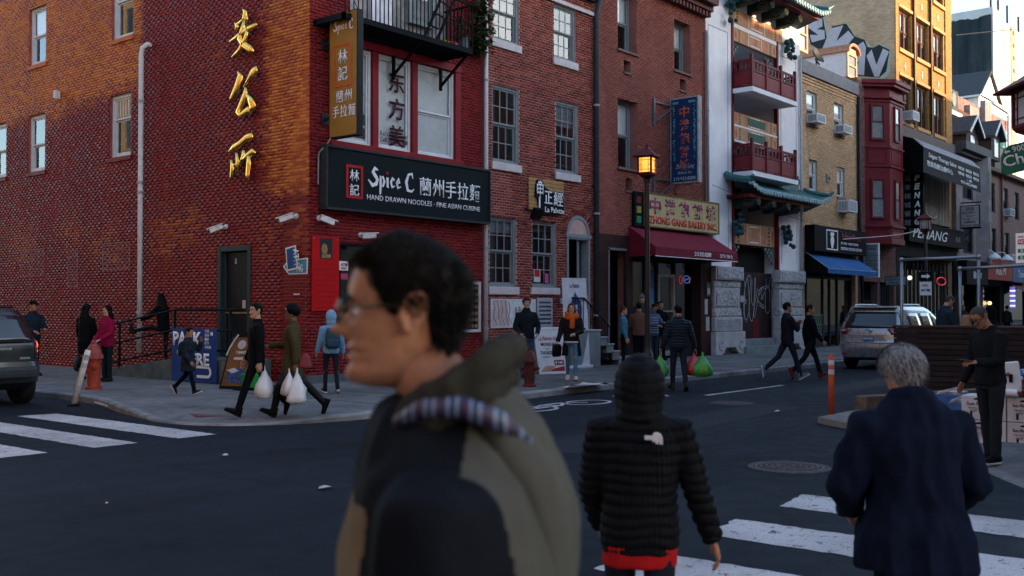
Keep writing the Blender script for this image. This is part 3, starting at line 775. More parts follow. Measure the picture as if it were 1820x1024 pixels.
# security cameras
def cctv(pos, out, look, label, arm=.18):
 o = thing('security_camera', label, 'camera', pos, 'security cameras on the corner house'); p = Vector(pos); out = Vector(out); look = Vector(look).normalized()
 k = MB(); k.tube([p, p + out * .03],.06,10); k.tube([p, p + out * arm * .7, p + out * arm + Vector((0,0,-.03))],[.03,.025,.03],8); k.build('arm', mat('camera white', (.66,.66,.66),.4), o)
 c = p + out * arm + Vector((0,0,-.03)); sd = look.cross(Vector((0,0,1))).normalized(); up = sd.cross(look)
 MB().obox(c + look * .08, look * .15, sd * .05, up * .05).obox(c + look * .10 + up * .06, look * .19, sd * .06, up * .012).build('housing', mat('camera white', (.66,.66,.66),.4), o, bevel=.008)
 MB().tube([c + look * .225, c + look * .24],.035,10).build('lens', M_BLACK, o)
yz = W(403,403); cctv((0, yz[0], yz[1]),(-1,0,0),(-.6,.7,-.35), 'white security camera above the dark green side door')
yz = W(533,384); cctv((0, yz[0] + .1, yz[1]),(-1,0,0),(-.5,.8,-.3), 'white security camera high beside the corner above the arrow signs')
xz = F(566,388); cctv((xz[0],0, xz[1]),(0,-1,0),(.8,-.5,-.35), 'white security camera below the left end of the charcoal sign')
xz = F(640,418); cctv((xz[0],0, xz[1]),(0,-1,0),(.8,-.6,.05), 'white security camera above the cash machine window')
yz = W(105,168); tag(MB().prism([(yz[0] + .07, yz[1] - .10),(yz[0] - .06, yz[1] - .13),(yz[0] - .07, yz[1] + .08),(yz[0] + .02, yz[1] + .10)], fL, 0,.14).build('vent_cowl', M_WHITE), 'small white vent cowl on the upper left brick wall', 'vent')
# arrow and cash machine signs
o = thing('direction_sign', 'blue arrow parking sign fixed low on the wall near the corner', 'sign', (-.05,.6,2.3))
uc = W(527,472)[0]; zc = W(527,472)[1]; s = 1 / 68.
def pxL(px, py): return W(px, py)
k = MB(); k.prism([pxL(*q) for q in ((504,474),(516,460),(516,463),(548,458),(547,487),(514,488))], fL, .005,.018); k.build('border', M_LET, o)
k = MB(); k.prism([pxL(*q) for q in ((507,474),(516,464),(546,460.5),(545.5,485),(515,486))], fL, .018,.024); k.build('panel', mat('pale blue sign', (.07,.24,.36),.5), o)
a = pxL(529,484); textL('ING', a[0], a[1],.20,.16,.026, M_LET, o, bold=.02)
o = thing('atm_sign', 'small tilted blue and white ATM sign over the arrow sign', 'sign', (-.05,.7,2.4))
k = MB(); k.prism([pxL(*q) for q in ((510,441),(528,436),(531,478),(513,482))], fL, .03,.042); k.build('border', M_LET, o)
k = MB(); k.prism([pxL(*q) for q in ((512,443.5),(526.5,439),(529,475.5),(514.5,479))], fL, .042,.047); k.build('panel', mat('navy sign', (.02,.07,.20),.5), o)
A = Vector(fL(*pxL(525.5,441),.049)); B = Vector(fL(*pxL(528,474),.049)); C_ = Vector(fL(*pxL(514,444),.049))
text('ATM', A.lerp(C_, .12) + (B - A) * .06,(B - A),(A - C_),(B - A).length * .88,(A - C_).length * .80, M_LET, o, bold=.03)
MB().fb(fL, .28,.46,1.98,2.01,.005,.03).build('wall_clip', M_WHITE, b1)
# red notice board with its photograph
u0, u1, z0, z1 = FR(552,419,600,553)
o = thing('notice_board', 'tall bright red notice board with a photo at its top beside the corner', 'sign', (u0,-.03, z0))
MB().fb(fR, .05, u1, z0, z1,.012,.05).build('panel', mat('bright red board', (.42,.008,.010),.45,0,.08,3), o, bevel=.006)
a0, a1, c0, c1 = FR(566,423,588,461)
MB().fb(fR, a0, a1, c0, c1,.05,.055).build('photo', mat('photo dark', (.03,.03,.035),.4,0,.5,20), o)
k = MB(); k.prism([(a0 + .12 + .08 * math.cos(t_), c0 + .2 + .13 * math.sin(t_)) for t_ in [2 * PI * j / 10 for j in range(10)]], fR, .055,.058)
k.fb(fR, a0 + .05, a1 - .05, c0 + .02, c0 + .1,.055,.058); k.build('photo_figure', mat('photo tan', (.30,.17,.07),.5,0,.4,30), o)
k = MB(); r = random.Random(4)
for j in range(11):
 y = c0 - .12 - .115 * j
 x = u0 + .10
 while x < u1 - .12:
  L = r.uniform(.03,.1); k.fb(fR, x, min(x + L, u1 - .08), y, y + .018,.05,.052); x += L + .03
k.build('fine_print', mat('dark red print', (.22,.006,.008),.5), o)
k = MB()
for q in ((.09, z0 + .05),(u1 - .05, z0 + .05),(.09, z1 - .05),(u1 - .05, z1 - .05)): k.tube([fR(*q, .05), fR(*q, .06)],.012,8)
k.build('screw', mat('screw', (.5,.5,.5),.3,1), o)
u0, u1, z0, z1 = FR(602.5,464,618,481); o = thing('atm_notice', 'small white ATM sticker with red letters in the dark window beside the red board', 'sign', (u0,-.02, z0))
MB().fb(fR, u0, u1, z0, z1,.0,.012).build('panel', M_LET, o); textR('ATM', u0 + .03, z0 + .09, u1 - u0 - .06, z1 - z0 - .13,.016, M_REDL, o, bold=.03); textR('INSIDE', u0 + .05, z0 + .02, u1 - u0 - .1,.05,.016, M_REDL, o)
u0, u1, z0, z1 = FR(602.5,486,618,497); tag(MB().fb(fR, u0, u1, z0, z1,.0,.01).build('window_sticker', mat('pink sticker', (.42,.05,.13),.5)), 'small pink strip sticker below the white ATM sticker', 'sticker')
# framed menu with food photographs
u0, u1, z0, z1 = menu
o = thing('menu_board', 'white framed board of gold food photographs beside the white downpipe', 'menu board', (u0,-.05, z0))
k = MB(); q = .07
k.fb(fR, u0, u1, z0, z0 + q, 0,.07); k.fb(fR, u0, u1, z1 - q, z1,0,.07); k.fb(fR, u0, u0 + q, z0 + q, z1 - q, 0,.07); k.fb(fR, u1 - q, u1, z0 + q, z1 - q, 0,.07); k.build('frame', M_STONE, o)
MB().fb(fR, u0 + q, u1 - q, z0 + q, z1 - q, .0,.03).build('panel', M_BLACK, o)
r = random.Random(9); nx, nz = 5,7
for i in range(nx):
 for j in range(nz):
  a = u0 + q + (u1 - u0 - 2 * q) * (i + .5) / nx; c = z0 + q + (z1 - z0 - 2 * q) * (j + .5) / nz
  MB().prism([(a + .055 * math.cos(t_), c + .05 * math.sin(t_)) for t_ in [2 * PI * n_ / 9 for n_ in range(9)]], fR, .03,.036).build('photo', mat('food %d' % (i * j % 4),((.30,.17,.06),(.22,.10,.05),(.34,.24,.12),(.16,.13,.05))[i * j % 4],.4,0,.6,40), o)
# fire escape balcony
by = -.95; zb = 7.74
o = thing('balcony', 'black iron fire escape balcony over the three part window', 'balcony', (2.4,-.5, zb))
k = MB(); k.box(.1,4.14, by, by + .06, zb - .10, zb + .02); k.box(.1,4.14,-.06,0, zb - .1, zb + .02); k.box(.1,.16, by, 0, zb - .1, zb + .02); k.box(4.08,4.14, by, 0, zb - .1, zb + .02)
k.build('frame', M_BLACK, o)
k = MB()
for i in range(46): x = .18 + i * .085; k.box(x, x + .05, by + .06,-.06, zb - .03, zb)
struct(k.build('floor_bar', M_BLACK, o), 'stuff')
for i in range(33):
 x = .16 + i * .1225; MB().box(x - .009, x + .009, by + .02, by + .038, zb + .02, zb + 1.05).build('baluster', M_BLACK, o, recalc=False)
for j in range(7): y = by + .16 + .12 * j; MB().box(4.10,4.118, y - .009, y + .009, zb + .02, zb + 1.05).build('baluster', M_BLACK, o, recalc=False)
k = MB(); k.box(.1,4.14, by + .01, by + .05, zb + 1.05, zb + 1.09); k.box(4.09,4.13, by, 0, zb + 1.05, zb + 1.09); k.build('handrail', M_BLACK, o)
k = MB()
for x in (.75,2.4,3.95): MB().bar((x, by + .05, zb - .1),(x, -.03, zb - .75),.05).box(x - .03, x + .03,-.06,0, zb - .85, zb - .1).build('bracket', M_BLACK, o)
k = MB(); k.bar((2.75,-.6, zb),(4.3,-.45, zb + 2.6),.05); k.bar((3.15,-.6, zb),(4.6,-.45, zb + 2.4),.05)
for j in range(8):
 f = j / 8; k.bar((2.75 + 1.55 * f, -.58 + .1 * f, zb + 2.6 * f + .12),(3.12 + 1.5 * f, -.58 + .1 * f, zb + 2.42 * f + .1),.03)
k.build('ladder', M_BLACK, o)
# the wall behind it: grey boards, a white door and a dark window set in the opening
k = MB(); k.quad(fR(1.1,8,-.2), fR(4.35,8,-.2), fR(4.35,10.6,-.2), fR(1.1,10.6,-.2)); k.build('boarding', mat('weathered boards', (.22,.215,.21),.8,0,.5,3), b1)
MB().fb(fR, 1.86,2.50,8.0,10.1,-.2,-.12).build('balcony_door', mat('white door', (.58,.58,.63),.5), b1, bevel=.01)
sash(b1, fR, 3.02,3.86,8.36,10.0,-.0 + .12, M_GREY, fw=.08, split=.5)
o2 = thing('plant_pot', 'row of small coloured pots with a bushy plant standing on the balcony floor', 'plant', (3.7,-.6, zb))
for i, (x, c, rr, hh) in enumerate(((3.30,(.45,.40,.02),.06,.10),(3.43,(.50,.30,.02),.06,.10),(3.56,(.42,.03,.06),.07,.13),(3.68,(.45,.43,.42),.05,.10),(3.95,(.10,.14,.15),.12,.28))):
 MB().lathe([(rr * .75, zb),(rr, zb + hh),(rr * 1.05, zb + hh),(rr * .9, zb + hh * .9)],10,(x, -.78,0)).build('pot', mat('pot %d' % i, c, .5), o2)
def leaves(name, pts, m_, parent, size, seed, kind=True, drop=.3):
 r = random.Random(seed); k = MB()
 for p in pts:
  a = r.uniform(0,2 * PI); t = r.uniform(-.9,.5); s = size * r.uniform(.6,1.3)
  d = Vector((math.cos(a) * math.cos(t), math.sin(a) * math.cos(t), math.sin(t) - drop)).normalized(); sd = d.cross(Vector((r.uniform(-.5,.5), r.uniform(-.5,.5),1))).normalized(); up = sd.cross(d)
  p = Vector(p); k.add([p, p + d * s * .5 + sd * s * .27 + up * s * .06, p + d * s, p + d * s * .5 - sd * s * .27 + up * s * .06],[(0,1,2),(0,2,3)])
 o = k.build(name, m_, parent, recalc=False)
 return o
M_LEAF = mat('dark leaves', (.025,.05,.018),.5,0,.5,9)
r = random.Random(3)
leaves('foliage', [(3.86 + r.gauss(0,.10),-.72 + r.gauss(0,.08), zb + .3 + r.uniform(-.05,.5)) for _ in range(260)], M_LEAF, o2,.09,1)
ivy = thing('climbing_ivy', 'dark green ivy hanging over the white downpipe at the balcony end', 'ivy', (5.1,-.3,8.2))
leaves('foliage', [(5.12 + r.gauss(0,.16) + (z - 8) * .05,-.25 + r.gauss(0,.12), z) for z in [8.0 + 2.8 * r.random() ** 1.3 for _ in range(900)]], M_LEAF, ivy, .16,2)
MB().tube(smooth_line([(5.2,-.1,11),(5.15,-.2,9.6),(5.2,-.25,8.7),(5.12,-.2,8.1)],4),.012,5).build('stem', mat('bark', (.05,.035,.025),.9), ivy)
# 2: brick house with grey sash windows
M_MORT2 = mat('light mortar', (.46,.31,.28),.9,0,.25,3)
M_BR2 = brickmat('brick red brown', 0,.205,.0705,[(0,(.13,.022,.016)),(.35,(.21,.034,.024)),(.7,(.27,.05,.034)),(1,(.36,.085,.055))], None, .6,.3)
b2 = thing('brick_house', 'narrow red brown brick house with grey painted sash windows and an arched door', 'building', (5.6,0,0))
w2 = (5.42,7.40); w1 = (8.55,10.05); w3 = (2.25,4.05)
op = [(5.88,6.95, *w1),(8.45,9.47, *w1),(5.88,6.95, *w2),(8.54,9.58, *w2),(5.77,6.84, *w3),(7.50,8.56, *w3),(9.02,10.12,1.13,3.70)]
wall(b2, fR, 5.57,10.33,0,11, op, M_MORT2, rev=.2)
bricks(b2, fR, 5.58,10.32,.12,10.9, op + [(9.02,10.12,3.7,4.32),(9.02,10.12,0,1.2)],.205,.0705, M_BR2)
shell(b2,5.57,10.33,14,11, M_MORT2)
for i, q in enumerate(op[:6]):
 w = sash(b2, fR, *q, .08, M_GREY, cols=3, rows=2, fw=.07, wide=.0, blind=(.55, None, None, .3,.2, None)[i], blind_m=mat('grey blind', (.20,.22,.23),.7))
 a = q[0] if i < 4 else q[0] - .02
 if i != 5: MB().fb(fR, a - .05, q[1] + .06, q[2] - .20, q[2],-.05,.06).build('sill', M_STONE, w, bevel=.008)
q = op[5]; MB().fb(fR, q[0] - .08, q[1] + .1, q[2] - .18, q[2],-.05,.06).build('sill', M_STONE, b2, bevel=.008)
# arched doorway: voussoirs, fanlight, panelled door
cx, cz, rr = 9.57,3.74,.55
for j in range(15):
 a0 = PI * j / 15 + .02; a1 = PI * (j + 1) / 15 - .02
 MB().prism([(cx + r_ * math.cos(a), cz + r_ * math.sin(a)) for r_, a in ((rr + .01, a0),(rr + .2, a0),(rr + .2, a1),(rr + .01, a1))], fR, 0,.012).build('brick', M_BR2, b2)
k = MB(); n_ = 14
for j in range(n_):
 a0 = PI * j / n_; a1 = PI * (j + 1) / n_
 k.prism([(cx + r_ * math.cos(a), cz + r_ * math.sin(a)) for r_, a in ((rr - .09, a0),(rr + .005, a0),(rr + .005, a1),(rr - .09, a1))], fR, -.1,.02)
k.fb(fR, cx - .6, cx + .6, cz - .07, cz + .03,-.1,.05)
for j in range(1,6): a = PI * j / 6; k.prism([(cx + x, cz + .03 + z) for x, z in ((.06 * math.cos(a) - .012 * math.sin(a),.06 * math.sin(a) + .012 * math.cos(a)),(.06 * math.cos(a) + .012 * math.sin(a),.06 * math.sin(a) - .012 * math.cos(a)),(.44 * math.cos(a) + .012 * math.sin(a),.44 * math.sin(a) - .012 * math.cos(a)),(.44 * math.cos(a) - .012 * math.sin(a),.44 * math.sin(a) + .012 * math.cos(a)))], fR, -.06,-.02)
fl = k.build('fanlight', M_GREY, b2)
MB().prism([(cx + (rr - .08) * math.cos(PI * j / 12), cz + (rr - .08) * math.sin(PI * j / 12)) for j in range(13)], fR, -.07,-.06).build('pane', mat('fanlight glass', (.03,.035,.04),.1), fl)
k = MB(); k.fb(fR, 9.02,9.10,1.13,3.7,-.25,.03); k.fb(fR, 10.04,10.12,1.13,3.7,-.25,.03); k.fb(fR, 9.10,10.04,3.62,3.7,-.25,.03)
dr = k.build('front_door', M_GREY, b2, bevel=.01)
MB().fb(fR, 9.10,9.62,1.13,3.62,-.40,-.35).build('door_leaf', mat('door grey green', (.10,.125,.13),.5), dr)
k = MB()
for z in (1.35,2.0,2.65,3.15): k.fb(fR, 9.17,9.55, z, z + .42,-.35,-.335)
k.build('door_panel', mat('door grey green', (.10,.125,.13),.5), dr, bevel=.015)
MB().obox((9.85,.2,2.37),(.22,.15,0),(.016,-.024,0),(0,0,1.24)).build('door_leaf', M_GREY, dr)
k = MB()
for z in (1.5,2.35,3.2): k.fb(fR, 9.86,9.92, z, z + .12,-.17,-.14)
k.build('hinge', mat('old brass', (.10,.075,.03),.4,.7), dr)
MB().quad(fR(8.9,1,-.6), fR(10.3,1,-.6), fR(10.3,3.8,-.6), fR(8.9,3.8,-.6)).build('room', M_ROOM, dr)
# cornice, gutter, dark downpipe
k = MB(); k.fb(fR, 5.56,10.36,10.06,10.16,0,.07); k.build('cornice', M_STONE, b2)
k = MB(); k.fb(fR, 5.56,10.36,10.62,10.8,0,.34); k.fb(fR, 5.56,10.36,10.45,10.62,0,.14); k.build('gutter', M_DARK, b2)
pipe('drainpipe', [(10.34,-.25,10.6),(10.34,-.1,10.1),(10.34,-.10,.2)],.075, mat('dark slate pipe', (.045,.052,.058),.5), 'thick dark drainpipe between the two brown brick houses', [(10.34,-.1, z) for z in (1.5,4.4,7.5)])
# wall posters under the windows
o = thing('wall_poster', 'white salon poster with drawn legs under the first grey window', 'poster', (5.77,-.02,1.2))
u0, u1, z0, z1 = FR(871,531,912,581); u1 = 7.62
MB().fb(fR, u0, u1, z0 - .02, z1,.01,.03).build('panel', mat('poster white', (.55,.57,.58),.6), o)
k = MB(); M_LINE = mat('poster lines', (.20,.13,.13),.6)
for j in range(5):
 x = u0 + .08 + .15 * j; k.stroke([(x + .02, z1 - .05,.02),(x + .07,(z0 + z1) / 2 + .1,.03),(x + .02 + .05 * (j % 2),(z0 + z1) / 2 - .1,.025),(x + .16, z0 + .06,.02)], fR, .03,.003)
k.build('drawing', M_LINE, o)
k = MB(); k.prism([(u0 + .02, z0 + .02),(u0 + .75, z0 + .02),(u0 + .62, z1 - .03),(u0 + .08, z1 - .03)], fR, .03,.0315); k.build('print', mat('poster blush', (.50,.38,.36),.6), o)
textR('& Palette', u0 + .95, z1 - .42,.55,.22,.034, M_LINE, o); textR('NAILS · SPA', u0 + .95, z0 + .3,.5,.06,.034, M_LINE, o); textR('WAX · LASH', u0 + .95, z0 + .2,.5,.06,.034, M_LINE, o)
o = thing('wall_poster', 'grey price list poster behind the man in the dark jacket', 'poster', (7.7,-.02,1.2))
MB().fb(fR, 7.68,8.35,1.18,1.98,.01,.03).build('panel', mat('poster grey', (.36,.38,.42),.6), o)
k = MB()
for j in range(6): k.fb(fR, 7.76,8.28,1.28 + .11 * j, 1.33 + .11 * j, .03,.033)
k.build('print', mat('poster ink', (.06,.06,.07),.6), o)
# little sign on slats
o = thing('salon_sign', 'black salon sign with white crown lettering on yellow timber slats', 'sign', (8,-.05,4.2))
u0, u1, z0, z1 = 7.30,8.82,4.25,5.16
for j in range(9): z = z0 + (z1 - z0) * j / 9; MB().fb(fR, u0, u1, z + .012, z + (z1 - z0) / 9,.02,.055).build('slat', mat('ochre timber', (.36,.21,.085),.6,0,.2,5), o)
k = MB(); k.fb(fR, u0 + .1, u0 + .2, z0, z1,0,.02); k.fb(fR, u1 - .2, u1 - .1, z0, z1,0,.02); k.build('batten', M_DARK, o)
k = MB(); k.prism([(7.55,4.98),(7.62,5.12),(7.78,5.14),(7.88,5.02),(7.95,4.93),(8.30,4.82),(8.72,4.86),(8.80,4.28),(7.85,4.22),(7.78,4.20),(7.70,4.22),(7.62,4.62),(7.52,4.66)], fR, .055,.10); k.build('backing', M_BLACK, o)
textR('甲', 7.57,4.62,.28,.38,.106, M_LET, o, bold=.01); textR('正', 7.90,4.50,.34,.34,.106, M_LET, o, bold=.01); textR('經', 8.30,4.47,.42,.38,.106, M_LET, o, bold=.01)
MB().fb(fR, 7.66,7.72,4.24,4.66,.10,.106).build('lettering', M_LET, o)
k = MB(); k.prism([(7.62,5.02),(7.66,5.10),(7.69,5.04),(7.72,5.12),(7.75,5.04),(7.79,5.09),(7.80,5.02)], fR, .10,.106); k.build('crown', M_LET, o)
textR('La Palette', 7.92,4.27,.86,.15,.106, M_LET, o, bold=.012)
o = thing('flood_light', 'black flood lamp on a short arm left of the salon sign', 'lamp', (7.2,0,4.2)); k = MB(); k.bar((7.2,0,4.3),(7.2,-.3,4.25),.04); k.build('arm', M_BLACK, o)
MB().obox((7.22,-.38,4.16),(.17,0,0),(0,.06,.03),(0,-.07,.14)).build('head', M_BLACK, o, bevel=.02)
k = MB(); k.fb(fR, 8.72,8.95,1.82,1.98,0,.06); tag(k.build('junction_box', M_STONE), 'small pale box on the brick beside the arched door', 'box')
o = thing('window_notice', 'red and white notice pair inside the lower right sash of the ground floor window', 'notice', (7.8,0,2.4))
MB().fb(fR, 7.66,7.94,2.40,2.74,-.075,-.07).build('panel', mat('notice white', (.5,.5,.5),.6), o); MB().fb(fR, 7.69,7.91,2.54,2.73,-.07,-.066).build('print', M_REDL, o); MB().fb(fR, 8.14,8.30,2.38,2.64,-.075,-.07).build('flyer', mat('pink flyer', (.40,.08,.25),.6), o)
# stoop with steps going down to the right, iron railing
st = thing('stoop', 'grey stone stoop of steps beside the arched door', 'steps', (9.3,-.5,.12)); M_STEP = mat('step stone', (.17,.20,.205),.8,0,.25,3,.2,25); M_TREAD = mat('worn tread', (.30,.31,.315),.8,0,.2,3)
MB().box(7.95,9.25,-.98,-.02,.12,1.08).build('landing_base', M_STEP, st, bevel=.01); MB().box(7.92,9.28,-1.0,-.015,1.08,1.13).build('tread', M_TREAD, st, bevel=.01)
k = MB(); k.box(9.28,10.3,-.2,-.02,.12,1.10); k.build('threshold', M_STEP, st)
for j in range(4):
 x = 9.28 + .30 * j; z = .93 - .2 * j
 MB().box(x - .03, x + .30,-.98,-.2,.12 if j == 3 else z - .25, z - .04).build('riser', M_STEP, st); MB().box(x - .03, x + .32,-1.0,-.2, z - .04, z).build('tread', M_TREAD, st, bevel=.008)
rl = thing('stair_railing', 'black wrought iron railing along the stoop of the arched door', 'railing', (9.3,-.95,.12))
def rail(yy, xs=8.0):
 k = MB(); pts = [(xs, yy, 1.97),(8.55, yy, 1.97),(9.78, yy, 1.18),(9.82, yy, 1.05)]
 k.tube(pts, .022,7); k.tube([(xs, yy, 1.22),(8.6, yy, 1.22),(9.78, yy, .45)],.014,6); k.build('handrail', M_BLACK, rl)
 for j in range(5): x = xs + .02 + (8.5 - xs) * j / 4; MB().tube([(x, yy, 1.13),(x, yy, 1.97)],.011,5).build('baluster', M_BLACK, rl)
 for j in range(1,9): f = j / 9; x = 8.55 + 1.23 * f; MB().tube([(x, yy, 1.27 - .79 * f),(x, yy, 1.97 - .79 * f)],.011,5).build('baluster', M_BLACK, rl)
 MB().tube([(9.80, yy, .12),(9.80, yy, 1.2)],.025,7).build('post', M_BLACK, rl)
rail(-.93)
# 3: bakery house
M_MORT3 = mat('brown mortar', (.26,.11,.09),.9,0,.2,3)
M_BR3 = brickmat('smooth brown brick', 0,.20,.066,[(0,(.24,.072,.056)),(.5,(.29,.09,.07)),(1,(.34,.115,.09))], None, .65,.3,.25)
b3 = thing('bakery_house', 'plain red brown brick house with deep narrow windows over the bakery', 'building', (10.5,0,0))
op = [(11.58,12.60,9.40,11.2),(14.83,15.86,9.35,11.0),(11.58,12.65,5.88,7.94),(14.85,15.85,5.85,7.9),(11.90,12.28,8.76,9.13),(15.18,15.56,8.75,9.13),(12.0,12.36,5.22,5.6),(10.6,12.08,.12,3.85),(12.3,17.0,.12,4.2)]
wall(b3, fR, 10.36,16.86,0,13, op, M_MORT3, rev=.35)
bricks(b3, fR, 10.37,16.85,3.2,11.6, op, .20,.066, M_BR3, joint=.007, proud=.004)
shell(b3,10.36,16.86,14,13, M_MORT3)
for q in op[:4]:
 w = sash(b3, fR, *q, .30, M_GREY, fw=.06, blind=.5); MB().fb(fR, q[0] - .05, q[1] + .06, q[2] - .07, q[2],-.3,.07).build('sill', mat('brown sill', (.16,.10,.09),.8), w)
for q in op[4:7]:
 MB().fb(fR, q[0] + .02, q[1] - .1, q[2] + .02, q[3],-.3,-.2).build('vent', mat('vent grey', (.22,.2,.19),.6), b3, bevel=.02); MB().fb(fR, q[0] - .04, q[1] + .05, q[2] - .05, q[2],-.3,.05).build('sill', mat('brown sill', (.16,.10,.09),.8), b3)
k = MB(); k.fb(fR, 10.4,16.9,11.45,11.6,0,.12); k.fb(fR, 10.4,16.9,11.78,12.0,0,.5); k.fb(fR, 10.4,16.9,11.6,11.78,0,.3)
for j in range(30): x = 10.5 + j * .215; k.fb(fR, x, x + .1,11.42,11.6,.12,.24)
k.build('cornice', mat('dark red cornice', (.10,.035,.035),.6), b3)
# dark doorway on the left
M_BROWN = mat('dark brown cladding', (.035,.016,.015),.5,0,.3,3)
k = MB(); k.fb(fR, 10.42,10.98,.12,3.86,-.05,.05); k.fb(fR, 11.95,12.3,.12,3.86,-.05,.05); k.fb(fR, 10.98,11.95,3.45,3.86,-.05,.05); k.build('door_surround', M_BROWN, b3)
k = MB(); k.fb(fR, 10.98,11.05,.12,3.45,-.1,.07); k.fb(fR, 10.98,11.95,3.40,3.47,-.1,.07); k.build('door_trim', mat('trim grey', (.16,.15,.16),.5), b3)
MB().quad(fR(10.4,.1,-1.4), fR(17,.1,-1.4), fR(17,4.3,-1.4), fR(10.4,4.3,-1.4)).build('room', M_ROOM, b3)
MB().box(10.98,12.1,-.55,-.03,.12,.30).build('door_step', M_STEP, b3)
# shop front
k = MB()
for a in (12.30,13.30,13.95,15.0,16.25): k.fb(fR, a, a + .09,.12,4.1,-.25,-.12)
k.fb(fR, 12.3,17.0,3.2,3.3,-.24,-.13); k.fb(fR, 15.1,16.3,.12,.9,-.22,-.14); k.build('shop_frame', M_DARK, b3)
k = MB(); A_ = mat('aluminium', (.34,.35,.36),.35,.6)
k.fb(fR, 14.0,14.10,.2,2.78,-.2,-.1); k.fb(fR, 14.92,15.02,.2,2.78,-.2,-.1); k.fb(fR, 14.10,14.92,2.68,2.78,-.2,-.1); k.fb(fR, 14.1,14.92,.2,.35,-.2,-.1); k.fb(fR, 14.1,14.92,1.58,1.63,-.16,-.08); k.build('shop_door', A_, b3)
for a, b in ((12.4,13.3),(13.4,13.95),(14.1,14.92),(15.1,16.25)): MB().fb(fR, a, b, .3,3.2,-.2,-.19).build('pane', M_GLASSD, b3)
MB().fb(fR, 16.3,17.02,.12,3.3,-.2,.12).build('pillar', M_BROWN, b3)
o = thing('window_poster', 'blue poster in the bakery window left of the aluminium door', 'poster', (13.5,0,1.9)); MB().fb(fR, 13.45,13.86,1.75,2.95,-.18,-.17).build('panel', mat('blue poster', (.09,.16,.30),.5,0,.5,8), o)
o = thing('papers', 'white paper notices and a dark box on the pillar beside the bakery', 'notice', (16.6,0,1))
for a, b, c, e in ((16.55,16.75,1.5,2.0),(16.62,16.86,.95,1.42)): MB().fb(fR, a, b, c, e, .12,.125).build('sheet', mat('notice sheet', (.40,.38,.39),.8), o)
MB().fb(fR, 16.62,16.86,2.1,2.55,.12,.16).build('box', mat('slate box', (.08,.09,.12),.5), o); MB().fb(fR, 16.66,16.82,2.16,2.36,.16,.165).build('sheet', mat('notice sheet', (.40,.38,.39),.8), o)
o = thing('neon_sign', 'small red and blue open sign glowing in the bakery window', 'neon sign', (15.5,0,2.5))
rn = lambda cx, cz, a, b, n=16: [fR(cx + a * math.cos(2 * PI * j / n), cz + b * math.sin(2 * PI * j / n),-.10) for j in range(n + 1)]
MB().tube(rn(15.38,2.62,.10,.13),.016,6).build('tube', emis('neon red', (1,.06,.03),.05), o); MB().tube(rn(15.75,2.64,.2,.12),.016,6).tube([fR(15.6,2.6,-.1), fR(15.9,2.68,-.1)],.02,6).build('tube', emis('neon blue', (.08,.35,1),.05), o)
MB().tube([fR(16.0,2.72,-.1), fR(15.93,2.5,-.1)],.014,6).build('tube', emis('neon red', (1,.06,.03),.05), o)
# shelves with bread behind the window
k = MB(); r = random.Random(8)
for j in range(4):
 for i in range(7): k.ball((15.25 + i * .15,.45,1.25 + .3 * j),.055,.05,.035,7,5)
tag(struct(k.build('bread_rolls', mat('bread', (.16,.07,.025),.6)), 'stuff'), 'rows of buns on shelves inside the bakery window', 'bread')
# awning
aw = thing('awning', 'burgundy sloping shop awning with white numbers over the bakery', 'awning', (14.5,-.6,3.2)); M_AWN = mat('burgundy canvas', (.16,.012,.028),.75,0,.12,2,.1,90)
au0, au1, ad = 11.95,17.05,1.06; zt, zf, zv = 4.15,3.50,3.24
k = MB(); k.add([fR(12.12, zt, .03), fR(17.0, zt, .03), fR(au1, zf, ad), fR(au0, zf, ad), fR(12.12, zt - .03,.03), fR(17.0, zt - .03,.03), fR(au1, zf - .03, ad), fR(au0, zf - .03, ad)],[(0,1,2,3),(4,7,6,5)])
k.build('canopy', M_AWN, aw)
k = MB(); k.fb(fR, au0, au1, zv, zf, ad - .006, ad + .006); k.build('valance', M_AWN, aw)
for uu in ((12.12, au0),(17.0, au1)):
 k = MB(); k.add([fR(uu[0], zt, .03), fR(uu[1], zf, ad), fR(uu[1], zv, ad), fR(uu[0], zv, .03)],[(0,1,2,3)]); k.build('side_panel', M_AWN, aw)
MB().fb(fR, au0, au1, zv - .02, zv, ad - .008, ad + .008).build('hem', M_LET, aw)
textR('215.923.8288', 14.2, zv + .07,1.05,.13, ad + .010, M_LET, aw, bold=.02); textR('127 N. 10th St.', 15.85, zv + .07,.85,.12, ad + .010, M_LET, aw, bold=.015)
# bakery sign
o = thing('shop_sign', 'yellow bakery fascia sign with magenta characters above the burgundy awning', 'sign', (15,-.1,4.2)); M_YEL = mat('yellow sign face', (.46,.37,.18),.4,0,.12,2)
MB().fb(fR, 12.86,17.36,4.22,5.20,.06,.20).build('panel', M_YEL, o); k = MB()
for a, b, c, e in ((12.82,17.4,5.2,5.24),(12.82,17.4,4.18,4.22),(12.82,12.86,4.22,5.2),(17.36,17.4,4.22,5.2)): k.fb(fR, a, b, c, e, .05,.22)
for x in (14.0,15.12,16.24): k.fb(fR, x - .008, x + .008,4.22,5.2,.2,.204)
k.build('frame', mat('sign trim', (.16,.12,.06),.5), o)
M_MAG = mat('magenta letters', (.28,.05,.13),.5); M_RL = mat('red letters', (.50,.05,.04),.5)
for j, ch in enumerate('中港飽餅城'): textR(ch, 13.0 + .87 * j, 4.60,.66,.50,.207, M_MAG, o, bold=.025)
textR('ZHONG GANG BAKERY INC.', 12.98,4.29,4.25,.24,.207, M_RL, o, bold=.03)
o = thing('side_sign', 'narrow dark side panel with red yellow and green squares left of the bakery sign', 'sign', (12.4,-.05,4.2)); MB().fb(fR, 12.30,12.80,4.18,5.22,.02,.12).build('panel', M_BLACK, o)
